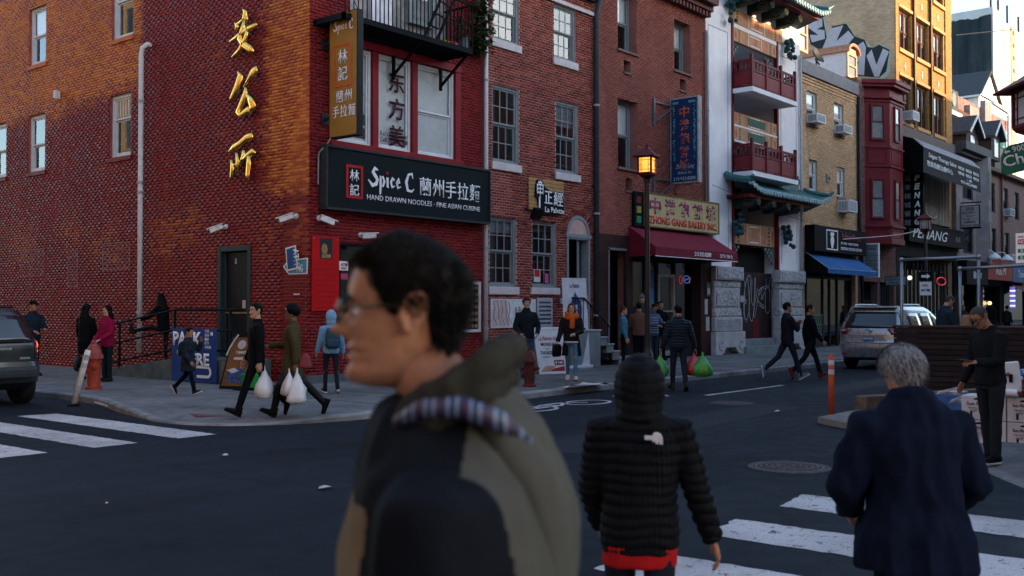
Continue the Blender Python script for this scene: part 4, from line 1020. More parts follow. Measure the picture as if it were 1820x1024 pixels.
for j, c in enumerate(((.02,.22,.10),(.30,.24,.03),(.12,.02,.02))): MB().fb(fR, 12.42,12.66,4.28 + .3 * j, 4.48 + .3 * j, .12,.125).build('square', mat('square %d' % j, c, .5), o)
# blue blade sign
X1 = 14.45; y0, y1 = -.60,.0; z0, z1 = 5.62,8.33
o = thing('blade_sign', 'blue vertical bakery blade sign with red characters on wall brackets', 'sign', (X1,-.5, z0)); y0, y1 = on(1241.4,230,0, X1)[1],-.02
y1 = min(y1, on(1191,230,0, X1)[1])
MB().box(X1, X1 + .22, y0, y1, z0, z1).build('case', mat('weathered white case', (.30,.29,.29),.6,0,.3), o, bevel=.008)
MB().box(X1 - .01, X1, y0 + .05, y1 - .05, z0 + .05, z1 - .05).build('face', mat('deep blue sign face', (.012,.035,.10),.4,0,.1), o)
fC = lambda u, z, d: (X1 - .01 - d, y1 - u, z); wC = y1 - y0
M_RO = mat('red orange letters', (.48,.10,.06),.5); M_TQ = mat('turquoise print', (.10,.30,.32),.5); M_SIL = mat('silver blue letters', (.30,.38,.46),.5)
for j, ch in enumerate('中港飽餅城'): text(ch, fC(wC * .33,7.68 - .42 * j, .003),(0,-1,0),(0,0,1), wC * .36,.36, M_RO, o, bold=.02, th=.004)
text('Zhong Gang', fC(wC * .2,6.05,.003),(0,-1,0),(0,0,1), wC * .66,.17, M_SIL, o, shear=.3, th=.004); text('Bakery Inc.', fC(wC * .28,5.88,.003),(0,-1,0),(0,0,1), wC * .5,.12, M_SIL, o, shear=.3, th=.004); text('215.923.8288', fC(wC * .12,5.71,.003),(0,-1,0),(0,0,1), wC * .78,.11, M_SIL, o, bold=.02, th=.004)
k = MB(); r = random.Random(5)
for s in (.13,.85):
 for j in range(26): zz = 6.35 + 1.75 * j / 26; k.fb(fC, wC * s + r.uniform(-.03,.03), wC * s + r.uniform(.01,.06), zz, zz + .045,0,.004)
k.fb(fC, wC * .1, wC * .3,8.13,8.2,0,.004); k.fb(fC, wC * .66, wC * .9,8.13,8.2,0,.004); k.build('scroll_border', M_TQ, o)
k = MB()
for z in (8.12,5.72):
 k = MB(); k.bar((X1 + .1, y1, z),(X1 + .1,.05, z),.06); k.bar((X1 - .9,0, z - .0),(X1 + .1, y1 - .05, z),.05); k.bar((X1 - .9,-.02, z - .65),(X1 + .05, y1 - .1, z - .05),.05); k.box(X1 - .95, X1 - .85,-.06,0, z - .75, z + .1); k.build('bracket', mat('grey bracket', (.10,.10,.11),.5,.3), o)
k = MB(); k.tube(smooth_line([(X1 + .23, y0 + .1,8.2),(X1 + .25, y0 + .08,7),(X1 + .26, y0 + .1,5.9),(X1 + .3,-.1,5.6),(X1 + .4,-.02,5.3)],4),.014,6); k.build('cable', M_DARK, o)
# 4: white building with chinese balconies
M_WSTU = mat('white stucco', (.74,.73,.75),.8,0,.10,1.2,.2,30); M_MAR = mat('maroon timber', (.12,.012,.018),.5,0,.2)
M_TAN = mat('painted tan beam', (.42,.22,.12),.6,0,.2,6); M_DGR = mat('painted green', (.03,.09,.065),.55,0,.3); M_ORA = mat('painted orange red', (.40,.10,.06),.55,0,.2)
M_TILE = mat('glazed teal tile', (.03,.12,.12),.3,0,.35,7); M_TILEW = mat('pale tile ends', (.32,.46,.47),.4,0,.2); M_CARVE = mat('dark carved timber', (.02,.035,.034),.5,0,.4,9)
b4 = thing('white_hall', 'white stucco building with maroon balconies green tiled roofs and painted beams', 'building', (17,0,0))
wall(b4, fR, 16.9,24.42,0,13.4,[(18.70,22.40,.12,11.15)], M_WSTU, rev=1.5)
MB().quad(fR(18.6,0,-1.5), fR(22.5,0,-1.5), fR(22.5,11.3,-1.5), fR(18.6,11.3,-1.5)).build('inner_wall', mat('dark porch', (.03,.028,.028),.8), b4)
shell(b4,16.9,24.42,14,13.4, M_WSTU)
k = MB()
for a, b in ((16.95,18.55),(22.55,24.15)):
 for z0, z1 in ((3.4,11.3),):
  k.fb(fR, a + .1, b - .1, z1 - .03, z1,0,.012); k.fb(fR, b - .13, b - .1, z0, z1 - .03,0,.012); k.fb(fR, a + .1, a + .13, z0, z1 - .03,0,.012)
k.build('wall_moulding', mat('stucco edge', (.40,.40,.43),.8), b4)
k = MB(); k.fb(fR, 18.70,18.82,3,11.75,-.1,.05); k.fb(fR, 22.28,22.40,3,11.75,-.1,.05); k.build('door_post', M_MAR, b4)
def beam(u0, u1, z0, z1, d, name='painted_beam'):
 o = MB().fb(fR, u0, u1, z0, z1, d - .15, d).build(name, M_TAN, b4)
 h = z1 - z0; w = u1 - u0; k = MB(); g = MB(); r_ = MB()
 for f in (.13,.86):
  for j in range(5): g.fb(fR, u0 + w * f - .07, u0 + w * f + .07, z0 + h * (.06 + .19 * j), z0 + h * (.17 + .19 * j), d, d + .004)
 for f, a in ((.05,.05),(.5,.13),(.95,.05)):
  pts = [(u0 + w * f + a * math.cos(2 * PI * j / 12), z0 + h / 2 + h * .26 * math.sin(2 * PI * j / 12),.035) for j in range(13)]
  k.stroke(pts, fR, d, .004); k.fb(fR, u0 + w * f - .02, u0 + w * f + .02, z0 + h * .36, z0 + h * .64, d, .004 + d)
 for f in (.24,.70):
  for j in range(3): k.stroke([(u0 + w * (f + .03 * j), z0 + h * .1,.02),(u0 + w * (f + .03 + .03 * j), z0 + h * .5,.02),(u0 + w * (f + .03 * j), z0 + h * .9,.02)], fR, d, .003)
 for f in (.34,.64): r_.fb(fR, u0 + w * f - .012, u0 + w * f + .012, z0, z1, d, d + .003)
 r_.fb(fR, u0 + w * .38, u0 + w * .60, z0 + h * .1, z0 + h * .16, d, d + .003); r_.fb(fR, u0 + w * .38, u0 + w * .60, z0 + h * .84, z0 + h * .9, d, d + .003)
 g.build('painted_key', M_DGR, o); k.build('painted_motif', M_ORA, o); r_.build('painted_line', M_LET, o); return o
beam(18.55,22.75,11.72,12.22,.04); beam(18.84,22.26,11.10,11.56,.02); beam(18.84,22.26,8.16,8.60,.02); beam(18.84,22.26,7.62,8.08,.03); beam(18.98,22.28,3.98,4.74,-.1)
k = MB(); k.fb(fR, 18.83,22.27,11.57,11.71,-.1,.03); k.fb(fR, 18.83,22.27,8.09,8.15,-.1,.04); k.fb(fR, 18.83,22.27,7.55,7.61,-.1,.04); k.build('white_rail', M_WSTU, b4)
MB().fb(fR, 19.9,21.3,8.25,8.52,.024,.03).build('green_panel', M_DGR, b4); MB().fb(fR, 19.9,21.3,7.70,8.0,.034,.04).build('green_panel', M_DGR, b4)
# fretwork corners under the beams
k = MB()
for z in (11.05,7.5,3.93):
 for s, a in ((1,18.84),(-1,22.26)):
  for i in range(5):
   for j in range(5 - i):
    if (i + j) % 2 == 0 or i == 0: k.fb(fR, a + s * .14 * i if s > 0 else a - .14 * i - .12,(a + .14 * i + .12) if s > 0 else a - .14 * i, z - .12 * j - .10, z - .12 * j, -.2,-.14)
struct(k.build('fretwork', mat('grey green fretwork', (.16,.20,.19),.6), b4), 'stuff')
def balcony(z0, label):
 o = thing('balcony', label, 'balcony', (20.5,-.4, z0), 'balconies of the white hall'); u0, u1, d1 = 18.74,22.36,.80
 MB().fb(fR, u0 - .02, u1 + .05, z0, z0 + .16,-1.4, d1).build('slab', M_WSTU, o)
 us = [u0 + .05,19.9,21.1, u1 - .05]; zt = z0 + 1.08
 for u in us: MB().fb(fR, u - .05, u + .05, z0 + .16, zt + .22, d1 - .12, d1 - .02).build('post', M_MAR, o)
 MB().fb(fR, u0, u0 + .1, z0 + .16, zt + .2,-.05,.05).build('post', M_MAR, o)
 def bay(fr, a, b):
  k = MB(); k.fb(fr, a, b, zt - .03, zt + .05,-.03,.03); k.fb(fr, a, b, z0 + .16, z0 + .24,-.03,.03); k.fb(fr, a, b, zt - .36, zt - .30,-.03,.03); k.build('rail', M_MAR, o)
  MB().fb(fr, a, b, z0 + .26, zt - .38,-.012,.012).build('panel', mat('maroon panel', (.17,.02,.028),.5), o)
  n = 4
  for j in range(n):
   c = a + (b - a) * (j + .5) / n; w = (b - a) / n * .30
   MB().prism([(c - w, zt - .28),(c + w, zt - .28),(c + w * .5, zt - .17),(c + w, zt - .05),(c - w, zt - .05),(c - w * .5, zt - .17)], fr, -.015,.015).build('baluster', M_MAR, o)
 for a, b in zip(us, us[1:]): bay(lambda u, z, d: fR(u, z, d + d1 - .07), a + .05, b - .05)
 bay(lambda u, z, d: (u0 + .05 - d, -u, z),.05, d1 - .13); bay(lambda u, z, d: (u1 - .05 + d, -u, z),.02, d1 - .13)
balcony(9.20, 'upper maroon timber balcony of the white hall'); balcony(6.28, 'lower maroon timber balcony of the white hall just above the tiled roof')
def tiled_roof(u0, u1, zr, ze, d1, label, sweep=.35, ridge=True):
 o = thing('tiled_roof', label, 'roof', ((u0 + u1) / 2,-d1 / 2, ze))
 def P(u, t):   # t 0 at the wall, 1 at the eave; the ends sweep up
  e = abs((u - (u0 + u1) / 2) / ((u1 - u0) / 2)); lift = sweep * max(0, e - .72) ** 1.5 * 4 * t
  return fR(u, zr + (ze - zr) * (t ** .75) + lift, .05 + (d1 - .05) * t)
 n = 30; k = MB(); nt = 6
 for i in range(n):
  a, b = u0 + (u1 - u0) * i / n, u0 + (u1 - u0) * (i + 1) / n
  for j in range(nt): k.quad(P(a, j / nt), P(b, j / nt), P(b, (j + 1) / nt), P(a, (j + 1) / nt))
 for i in range(n):
  a, b = u0 + (u1 - u0) * i / n, u0 + (u1 - u0) * (i + 1) / n
  p = [Vector(P(a, 1)), Vector(P(b, 1)), Vector(fR(b, ze - .25,.1)), Vector(fR(a, ze - .25,.1))]; dn = Vector((0,0,-.1)); k.quad(p[0] + dn, p[1] + dn, p[2], p[3]); k.quad(p[0], p[1], p[1] + dn, p[0] + dn)
 k.build('roof_deck', M_CARVE, o)
 nu = int((u1 - u0) / .23)
 for i in range(nu + 1):
  u = u0 + (u1 - u0) * i / nu
  MB().tube([Vector(P(u, j / nt)) + Vector((0,0,.045)) for j in range(nt + 1)],.062,7).build('tile', M_TILE, o, smooth=True, recalc=False)
  e = Vector(P(u, 1)); MB().tube([e + Vector((0,.10,.04)), e + Vector((0,-.07,.0))],[.068,.07],8).build('tile_end', M_TILEW, o, recalc=False)
  if i < nu:
   u += (u1 - u0) / nu / 2; e = Vector(P(u, 1)); MB().add([e + Vector((-.09,-.03,.03)), e + Vector((.09,-.03,.03)), e + Vector((.0,-.05,-.12))],[(0,1,2)]).build('drip_tile', M_TILEW, o, recalc=False)
 if ridge:
  k = MB(); k.fb(fR, u0 + .7, u1 - .7, zr, zr + .22,.0,.16); k.tube([fR(u0 + .6, zr + .26,.08), fR(u1 - .6, zr + .26,.08)],.07,8)
  for s in (0,1):
   q = [Vector(P(u0 if s == 0 else u1, t)) + Vector((0,0,.12)) for t in (.0,.3,.6,.85,1.)]; q.append(q[-1] + Vector((-.18 if s == 0 else .18,-.12,.14))); k.tube(q, [.10,.10,.10,.09,.09,.05],8)
  k.build('ridge', M_TILE, o)
  for c in (u0 + .9, u1 - .7):
   k = MB()
   for dx, dz, rr in ((0,.3,.11),(.08,.42,.09),(-.10,.42,.07),(.02,.54,.07),(.16,.36,.06)): k.ball(fR(c + dx, zr + dz, .1), rr, rr * .8, rr, 8,6)
   k.build('ridge_figure', M_TILE, o)
 return o
tiled_roof(18.15,24.6,6.22,5.72,1.05, 'lower green tiled canopy roof between the balcony and the graffiti door'); tiled_roof(18.0,24.0,13.5,12.78,1.35, 'upper green tiled eaves roof on scroll corbels')
for z, us in ((12.18,(18.9,20.05,21.2,22.4)),(5.10,(18.9,20.1,21.3,22.4))):
 for u in us:
  k = MB(); k.prism([(-.04,.05),(.72,.12),(.92,.28),(.80,.46),(-.04,.46)], lambda a, b, d: (u + d, -a, z + b),-.16,.16); c = k.build('corbel', M_CARVE, b4, bevel=.03)
  for rr in (.13,.07):
   k = MB(); k.tube([(u - .165,-.62 - rr * 1.5 * math.cos(t_), z + .29 + rr * math.sin(t_)) for t_ in [2 * PI * j / 14 for j in range(15)]],.012,5)
   k.tube([(u + rr * 1.0 * math.cos(t_),-.93, z + .29 + rr * math.sin(t_)) for t_ in [2 * PI * j / 14 for j in range(15)]],.010,5); k.build('scroll', mat('scroll gilt', (.14,.13,.09),.5), c)
for u, z in ((18.35,12.0),(22.95,11.5),(18.75,4.6),(22.75,4.4)):
 k = MB(); r = random.Random(int(u * 10))
 for j in range(14): k.ball(fR(u + r.uniform(-.22,.22), z + r.uniform(-.4,.4),.12 + r.uniform(0,.25)), r.uniform(.06,.13), None, None, 7,5)
 k.build('carved_dragon', mat('carved teal', (.02,.06,.065),.4,0,.4,9), b4, smooth=True)
MB().fb(fR, 18.6,22.8,12.25,12.7,-.05,.02).build('white_panel', M_WSTU, b4)
k = MB(); k.fb(fR, 18.2,23.6,12.62,12.76,.02,1.15); k.fb(fR, 18.3,23.2,5.5,5.62,.02,.9); k.build('eave_beam', M_MAR, b4)
# carved pedestals
def carved():
 t = NT('carved grey stone'); p = t.pos(); v = t.n('TexVoronoi', feature='SMOOTH_F1'); v.inputs['Scale'].default_value = 10; t.l(p, v.inputs['Vector'])
 n = t.noise(p, 26,4,.6); h = t.math('ADD', v.outputs[0], t.math('MULTIPLY', n, .5))
 c = t.ramp(h, [(.28,(.17,.17,.175)),(.55,(.37,.37,.38)),(.8,(.48,.475,.48))]); t.col(t.mix(.5, c, t.ramp(t.noise(p, 1.6,4),[(.3,.5),(.65,1.)]), 'MULTIPLY')); t.b.inputs['Specular IOR Level'].default_value = .1; t.b.inputs['Roughness'].default_value = .9; t.bump(h, 1.,.04); return t.m
M_CARV = carved(); M_PLST = mat('pedestal stone', (.40,.395,.405),.85,0,.2,2.5,.25,25)
def pedestal(u0, u1, label):
 o = thing('stone_pedestal', label, 'pedestal', ((u0 + u1) / 2,-.15,.12), 'carved stone pedestals of the white hall')
 def blk(z0, z1, d, ins, mt, nm, bv=.02): return MB().fb(fR, u0 + ins, u1 - ins, z0, z1,-.02, d).build(nm, mt, o, bevel=bv)
 blk(2.66,3.12,.30,0, M_PLST, 'top_block'); MB().fb(fR, u0 + .1, u1 - .1,2.72,3.06,.30,.33).build('carving', M_CARV, o)
 blk(2.40,2.66,.22,.06, M_CARV, 'leaf_band', .06); blk(1.70,2.40,.20,.10, M_PLST, 'panel_block'); MB().fb(fR, u0 + .22, u1 - .22,1.78,2.28,.20,.235).build('carving', M_CARV, o)
 blk(1.40,1.70,.24,.04, M_CARV, 'leaf_band', .06); blk(.92,1.40,.26,.03, M_PLST, 'lattice_block')
 n = 12; k = MB(); w = (u1 - u0 - .3)
 for i in range(n):
  for j in range(3):
   c = u0 + .15 + w * (i + .5) / n; z = .99 + .34 * (j + .5) / 3
   k.stroke([(c - w / n * .4, z - .05,.025),(c + w / n * .4, z + .05,.025)], fR, .26,.02); k.stroke([(c - w / n * .4, z + .05,.025),(c + w / n * .4, z - .05,.025)], fR, .26,.018)
 struct(k.build('lattice', M_PLST, o), 'stuff')
 a, b = u0 - .02, u1 + .06; q = (b - a)
 MB().prism([(a, .12),(a + q * .2,.12),(a + q * .28,.22),(a + q * .34,.36),(a + q * .66,.36),(a + q * .72,.22),(a + q * .8,.12),(b, .12),(b, .90),(a, .90)], fR, -.02,.32).build('base', M_PLST, o, bevel=.02)
 for f in (.16,.84): MB().tube([fR(a + q * f + .13 * math.cos(t_),.45 + .15 * math.sin(t_),.32) for t_ in [.4 + 5 * j / 12 for j in range(13)]],.025,6).build('scroll', M_PLST, o)
pedestal(16.98,19.02, 'carved grey stone pedestal beside the bakery pillar'); pedestal(21.95,24.2, 'carved grey stone pedestal right of the graffiti door, behind the two walking men')
# the door with sprayed lines
dr = thing('entrance_door', 'dark timber double door sprayed with silver graffiti under the painted beam', 'door', (21,0,.6)); M_DOOR = mat('dark plum door', (.030,.019,.020),.5,0,.25,3)
for a, b in ((19.1,19.92),(19.94,20.72),(20.74,21.5),(21.52,22.26)): MB().fb(fR, a, b, .6,3.0,-.28,-.22).build('door_leaf', M_DOOR, dr, bevel=.006)
MB().fb(fR, 20.7,21.2,.62,1.35,-.22,-.21).build('red_panel', mat('faded red door paint', (.11,.016,.014),.5,0,.4,8), dr)
MB().fb(fR, 19.1,22.26,3.02,3.95,-.6,-.5).build('transom', M_ROOM, dr)
MB().fb(fR, 19.75,20.1,1.92,2.15,-.22,-.215).build('notice', mat('notice sheet', (.40,.38,.39),.8), dr)
k = MB(); r = random.Random(21)
def spray(pts): k.stroke([(p[0], p[1],.035) for p in smooth_line([(a, b, 0) for a, b in pts],5)], fR, -.218,.002)
gx = lambda px, py: F(1240 + px / 3.94,380 + py / 3.94,.22)
for L_ in (((330,470),(345,740),(350,440),(372,450),(365,560),(372,750),(395,600),(400,450)),((345,450),(325,560),(322,700),(345,760)),((405,450),(398,640),(392,760),(430,540)),((425,540),(450,530),(420,600),(465,655),(430,640)),
           ((440,520),(500,505),(460,530)),((480,450),(490,700),(505,450),(515,640)),((512,450),(535,480),(520,560),(545,660)),((540,470),(560,460),(565,520),(540,560),(540,700)),((540,570),(575,570),(560,640),(545,600)),((318,600),(340,610),(322,640)),((450,560),(448,600),(470,545)),((505,470),(500,540),(530,520)),((380,460),(385,640),(420,520))):
 spray([gx(*q) for q in L_])
k.build('graffiti', mat('silver spray', (.36,.37,.40),.45,.2), dr)
MB().box(19.0,22.3,-.12,.3,.36,.6).box(18.95,22.2,-.45,-.12,.12,.36).build('door_step', M_STEP, dr, bevel=.01)
pipe('drainpipe', [(24.30,-.08,11.6),(24.30,-.08,.2)],.05, mat('grey pipe', (.36,.37,.39),.4), 'thin grey downpipe at the right edge of the white hall')
# 5: yellow brick house
M_BR5 = brickmat('yellow brick', 0,.21,.072,[(0,(.54,.34,.19)),(.5,(.62,.40,.23)),(.8,(.67,.45,.26)),(1,(.74,.52,.32))], None, .65,.3)
M_MORT5 = mat('dark mortar', (.38,.26,.17),.9)
b5 = thing('yellow_brick_house', 'pale yellow brick house with a grey parapet band and air conditioners', 'building', (24.5,0,0))
op = [(25.02,26.03,9.04,10.36),(27.77,28.78,8.98,10.33),(25.22,26.02,6.40,7.66),(28.06,28.86,6.38,7.64),(24.75,30.0,.12,4.1)]
wall(b5, fR, 24.44,30.28,0,11.0, op, M_MORT5, rev=.16); bricks(b5, fR, 24.46,30.26,.12,10.95, op, .21,.072, M_BR5, near=300)
shell(b5,24.44,30.28,12,11.0, M_MORT5)
for q in op[:4]:
 w = sash(b5, fR, *q, .10, M_WHITE, fw=.06, blind=.5); MB().fb(fR, q[0] - .05, q[1] + .05, q[2] - .1, q[2],-.1,.05).build('sill', mat('brown sill', (.16,.10,.09),.8), w)
k = MB(); k.fb(fR, 24.42,30.3,10.98,11.48,-.1,.10); k.build('parapet_band', mat('slate grey flashing', (.17,.17,.185),.6), b5)
k = MB()
for j in range(3): k.fb(fR, 24.46,30.26,10.60 + .13 * j, 10.66 + .13 * j, 0,.035)
k.build('brick_moulding', M_BR5, b5)
def ac(fr, u0, u1, z0, z1, d, label):
 o = thing('air_conditioner', label, 'air conditioner', fr((u0 + u1) / 2, z0,0), 'window air conditioners'); MB().fb(fr, u0, u1, z0, z1,-.1, d).build('case', M_WHITE, o, bevel=.01)
 k = MB(); n = 7
 for j in range(n): x = u0 + .05 + (u1 - u0 - .1) * j / n; k.fb(fr, x, x + .03, z0 + .05, z1 - .05, d, d + .01)
 k.build('grille', mat('ac grille', (.12,.12,.13),.5), o)
 k = MB(); n = 6
 for j in range(n): x = .05 + (d - .1) * j / n; k.add([fr(u0 - .006, z0 + .06, x), fr(u0 - .006, z0 + .06, x + .03), fr(u0 - .006, z1 - .06, x + .03), fr(u0 - .006, z1 - .06, x)],[(0,1,2,3)])
 k.build('side_grille', mat('ac grille', (.12,.12,.13),.5), o)
ac(fR, 25.1,25.92,9.06,9.42,.42, 'white window air conditioner at the upper left window of the yellow brick house'); ac(fR, 27.86,28.7,9.0,9.36,.42, 'white window air conditioner at the upper right window of the yellow brick house')
ac(fR, 28.12,29.0,5.72,6.22,.5, 'large grey air conditioner in the wall below the lower right window of the yellow house')
for z in (7.05,6.25):
 o = thing('vent_box', 'small grey vent box on yellow brick between the lower windows, ' + ('higher one' if z > 7 else 'lower one'), 'vent', (27,0, z)); MB().fb(fR, 26.88,27.2, z - .17, z + .17,0,.05).build('plate', mat('vent grey', (.22,.2,.19),.6), o); MB().tube([fR(27.04, z, .05), fR(27.04, z, .12)],.06,10).build('spout', mat('vent grey', (.22,.2,.19),.6), o)
# shop: sign, blue awning, glass
o = thing('shop_sign', 'black shop sign with a white framed figure above the blue awning', 'sign', (27.5,-.2,4))
MB().fb(fR, 24.75,30.2,3.95,4.98,.02,.42).build('panel', M_BLACK, o, bevel=.01)
k = MB(); a0, a1, c0, c1 = 25.9,27.05,4.05,4.86
for a, b, c, e in ((a0, a1, c0, c0 + .05),(a0, a1, c1 - .05, c1),(a0, a0 + .05, c0 + .05, c1 - .05),(a1 - .05, a1, c0 + .05, c1 - .05)): k.fb(fR, a, b, c, e, .42,.43)
k.build('white_frame', M_LET, o)
k = MB(); cx = 26.47; k.prism([(cx + x, 4.45 + z) for x, z in ((-.06,-.33),(.06,-.33),(.20,-.05),(.16,.12),(.10,.16),(.22,.24),(.14,.33),(-.05,.30),(-.12,.34),(-.2,.22),(-.10,.14),(-.18,0))], fR, .42,.43); k.build('emblem', M_LET, o)
textR('Hairline', 27.5,4.52,2.0,.28,.426, mat('dim red letters', (.20,.02,.03),.5), o, bold=.02); textR('JIN ZHU · HAIR STUDIO', 27.35,4.30,1.9,.12,.426, M_LET, o, bold=.02); textR('DESIGN & COLOUR CUT SPA', 27.35,4.10,2.3,.12,.426, M_LET, o, bold=.02)
aw = thing('awning', 'bright blue fabric awning under the black sign', 'awning', (27.5,-.7,3.1)); M_BLU = mat('blue canvas', (.02,.10,.28),.75,0,.1,2,.1,80)
k = MB(); k.add([fR(24.8,3.92,.02), fR(29.9,3.88,.02), fR(29.55,3.22,1.1), fR(24.4,3.25,1.1), fR(24.4,3.05,1.1), fR(29.55,3.02,1.1)],[(0,1,2,3),(3,2,5,4)]); k.build('canopy', M_BLU, aw)
k = MB(); k.add([fR(24.8,3.9,.02), fR(24.4,3.24,1.1), fR(24.4,3.05,1.1), fR(24.8,3.1,.02)],[(0,1,2,3)]); k.build('side_panel', M_BLACK, aw)
k = MB(); k.fb(fR, 24.4,29.55,3.22,3.25,1.10,1.112); k.bar(fR(24.8,3.92,.03), fR(24.4,3.25,1.11),.02); k.bar(fR(26.5,3.92,.03), fR(26.1,3.25,1.11),.02); k.build('edge_piping', mat('pale blue trim', (.22,.36,.48),.6), aw)
MB().quad(fR(24.6,.1,-1.6), fR(30.2,.1,-1.6), fR(30.2,4,-1.6), fR(24.6,4,-1.6)).build('room', M_ROOM, b5)
k = MB()
for a in (24.75,25.35,27.0,27.7,28.5,29.92): k.fb(fR, a, a + .09,.12,4.0,-.3,-.2)
k.fb(fR, 25.4,29.95,2.9,3.0,-.29,-.21); k.fb(fR, 25.4,27.0,.12,.55,-.28,-.2); k.build('shop_frame', M_DARK, b5)
for a, b in ((25.45,27.0),(27.1,27.7),(27.8,28.5),(28.6,29.9)): MB().fb(fR, a, b, .55,2.9,-.26,-.25).build('pane', M_GLASSD, b5)
k = MB(); M_LATT = mat('green lattice', (.14,.22,.17),.6)
for z in (.6,1.0,1.4): k.fb(fR, 25.5,26.95, z, z + .04,-.22,-.2)
for i in range(6):
 for z in (.62,1.02):
  a = 25.5 + .24 * i; k.stroke([(a, z, .03),(a + .24, z + .36,.03)], fR, -.22,.012); k.stroke([(a, z + .36,.03),(a + .24, z, .03)], fR, -.22,.01)
tag(struct(k.build('window_lattice', M_LATT), 'thing'), 'pale green lattice panel low in the shop window under the blue awning', 'lattice')
textR('AAA', 25.7,2.3,.01,.01,-.3, M_ROOM, b5) if False else None
o = thing('globe_lamp', 'small lit bulb under the blue awning', 'lamp', (26.1,-.3,3.0)); MB().ball((26.15,.6,2.75),.06, None, None, 10,7).build('bulb', emis('warm bulb', (1,.42,.12),1.2), o); MB().tube([(26.15,.6,2.8),(26.15,.6,3.6)],.01,5).build('cord', M_BLACK, o)
# attic: white wall, dormers with copper hoods, dish
M_COP = mat('copper hood', (.36,.15,.07),.4,.3,.3,8); M_ATT = mat('attic white', (.55,.54,.56),.8,0,.08)
MB().box(24.6,30.2,2.4,11.9,11.0,12.0).build('attic', M_ATT, b5)
def dormer(px, py, yy, w, h, label):
 x, z = F(px, py, yy); o = thing('dormer', label, 'dormer', (x, yy, z));
 MB().box(x - w / 2, x + w / 2, yy, yy + 3.2, z, z + h).build('cheek', M_ATT, o)
 k = MB(); n = 10; q = [(-w / 2 * 1.25 * math.cos(PI * j / n), h + w * .38 * math.sin(PI * j / n)) for j in range(n + 1)]; p2 = [(a * .86, h - .02 + (b - h) * .75) for a, b in q][::-1]
 k.prism(q + p2, lambda a, b, d: (x + a, yy - d, z + b),-3.2,.22); k.build('hood', M_COP, o)
 k = MB(); f = lambda a, b, d: (x + a, yy - d, z + b)
 for a0, a1, c0, c1 in ((-w / 2,-w / 2 + .14,0, h),(w / 2 - .14, w / 2,0, h),(-w / 2 + .14, w / 2 - .14, h - .12, h + .2),(-w / 2 + .14, w / 2 - .14,0,.12),(-w / 2 + .14, w / 2 - .14, h * .5 - .04, h * .5 + .04)): k.fb(f, a0, a1, c0, c1,0,.09)
 k.build('casing', mat('dormer casing', (.45,.30,.20),.5), o); MB().fb(f, -w / 2 + .14, w / 2 - .14,.12, h - .12,.01,.03).build('pane', mat('bright pane', (.25,.27,.29),.06,0,.05), o)
dormer(1423,92,1.2,1.1,1.5, 'white dormer with a curved copper hood beside the upper tiled roof'); dormer(1512,140,1.2,1.15,1.15, 'white dormer with a curved copper hood in front of the silver graffiti')
o = thing('satellite_dish', 'dark satellite dish on the attic of the yellow brick house', 'dish', (25.3,.4,11.5)); p = F(1451,100,.4); MB().lathe([(.02,-.02),(.2,.0),(.38,.1),(.39,.1),(.2,-.03),(.02,-.05)],18).build('dish', M_DARK, o)
d_ = o.children[0]; d_.matrix_parent_inverse = Matrix(); d_.location = (p[0] - 25.3,0, p[1] - 11.5); d_.rotation_euler = (1.0,-.5,.3); k = MB(); k.bar((p[0],.45, p[1] - .1),(p[0] + .3,.4, p[1] - .3),.05); k.bar((p[0] + .05,.42, p[1] - .05),(p[0],.42,11.4),.05); k.build('arm', M_DARK, o)
pipe('drainpipe', [(30.28,-.1,10.9),(30.28,-.1,5.2),(30.5,-.1,4.7),(30.5,-.1,.3)],.07, M_DARK, 'black drainpipe between the yellow brick house and the red bay')
# 6: house with the red timber bay
M_BR6 = brickmat('dull pink brick', 0,.21,.072,[(0,(.15,.07,.065)),(.5,(.20,.095,.085)),(1,(.25,.13,.115))], None, .7,.3); M_MORT6 = mat('grey mortar', (.13,.085,.08),.9)
b6 = thing('bay_house', 'brick house with a two storey dark red timber bay window', 'building', (30.4,0,0)); op = [(30.8,32.6,.12,2.9),(32.9,34.7,.12,2.9)]
wall(b6, fR, 30.34,35.0,0,11.8, op, M_MORT6, rev=.3); bricks(b6, fR, 30.36,34.98,.12,11.5, op + [(31.2,34.6,4.7,11.4)],.21,.072, M_BR6, near=0); shell(b6,30.34,35.0,12,11.8, M_MORT6)
MB().quad(fR(30.5,.1,-.5), fR(34.9,.1,-.5), fR(34.9,3,-.5), fR(30.5,3,-.5)).build('room', M_ROOM, b6)
k = MB()
for i in range(8): k.fb(fR, 32.95 + .22 * i, 33.0 + .22 * i, .2,2.8,-.2,-.15)
for z in (1.0,1.5,2.0): k.fb(fR, 30.85,32.55, z, z + .04,-.2,-.16)
k.build('window_bar', M_DARK, b6)
M_BAY = mat('oxblood paint', (.14,.018,.026),.45,0,.15,3)
pl = [(31.18,0),(32.08,.80),(33.75,.80),(34.65,0)]
k = MB(); PZ = 4.62
def slabp(grow, z0, z1): k.prism([(31.18 - grow, 0),(32.08 - grow * .4,.8 + grow),(33.75 + grow * .4,.8 + grow),(34.65 + grow, 0)], lambda a, b, d: (a, -b, d), z0, z1)
slabp(0,4.75,11.0); k.build('bay_body', M_BAY, b6)
k = MB(); slabp(.14,11.0,11.08); slabp(.25,11.5,11.64); slabp(.34,11.64,11.82); k.build('bay_cornice', M_BAY, b6, bevel=.012)
for g_, z0, z1 in ((.06,4.55,4.78),(.10,5.28,5.40),(.06,7.95,8.05),(.06,8.8,8.9),(.05,10.85,10.95)): k = MB(); slabp(g_, z0, z1); k.build('bay_moulding', M_BAY, b6, bevel=.012)
k = MB(); slabp(.0,11.08,11.5); k.build('bay_frieze', M_BAY, b6)
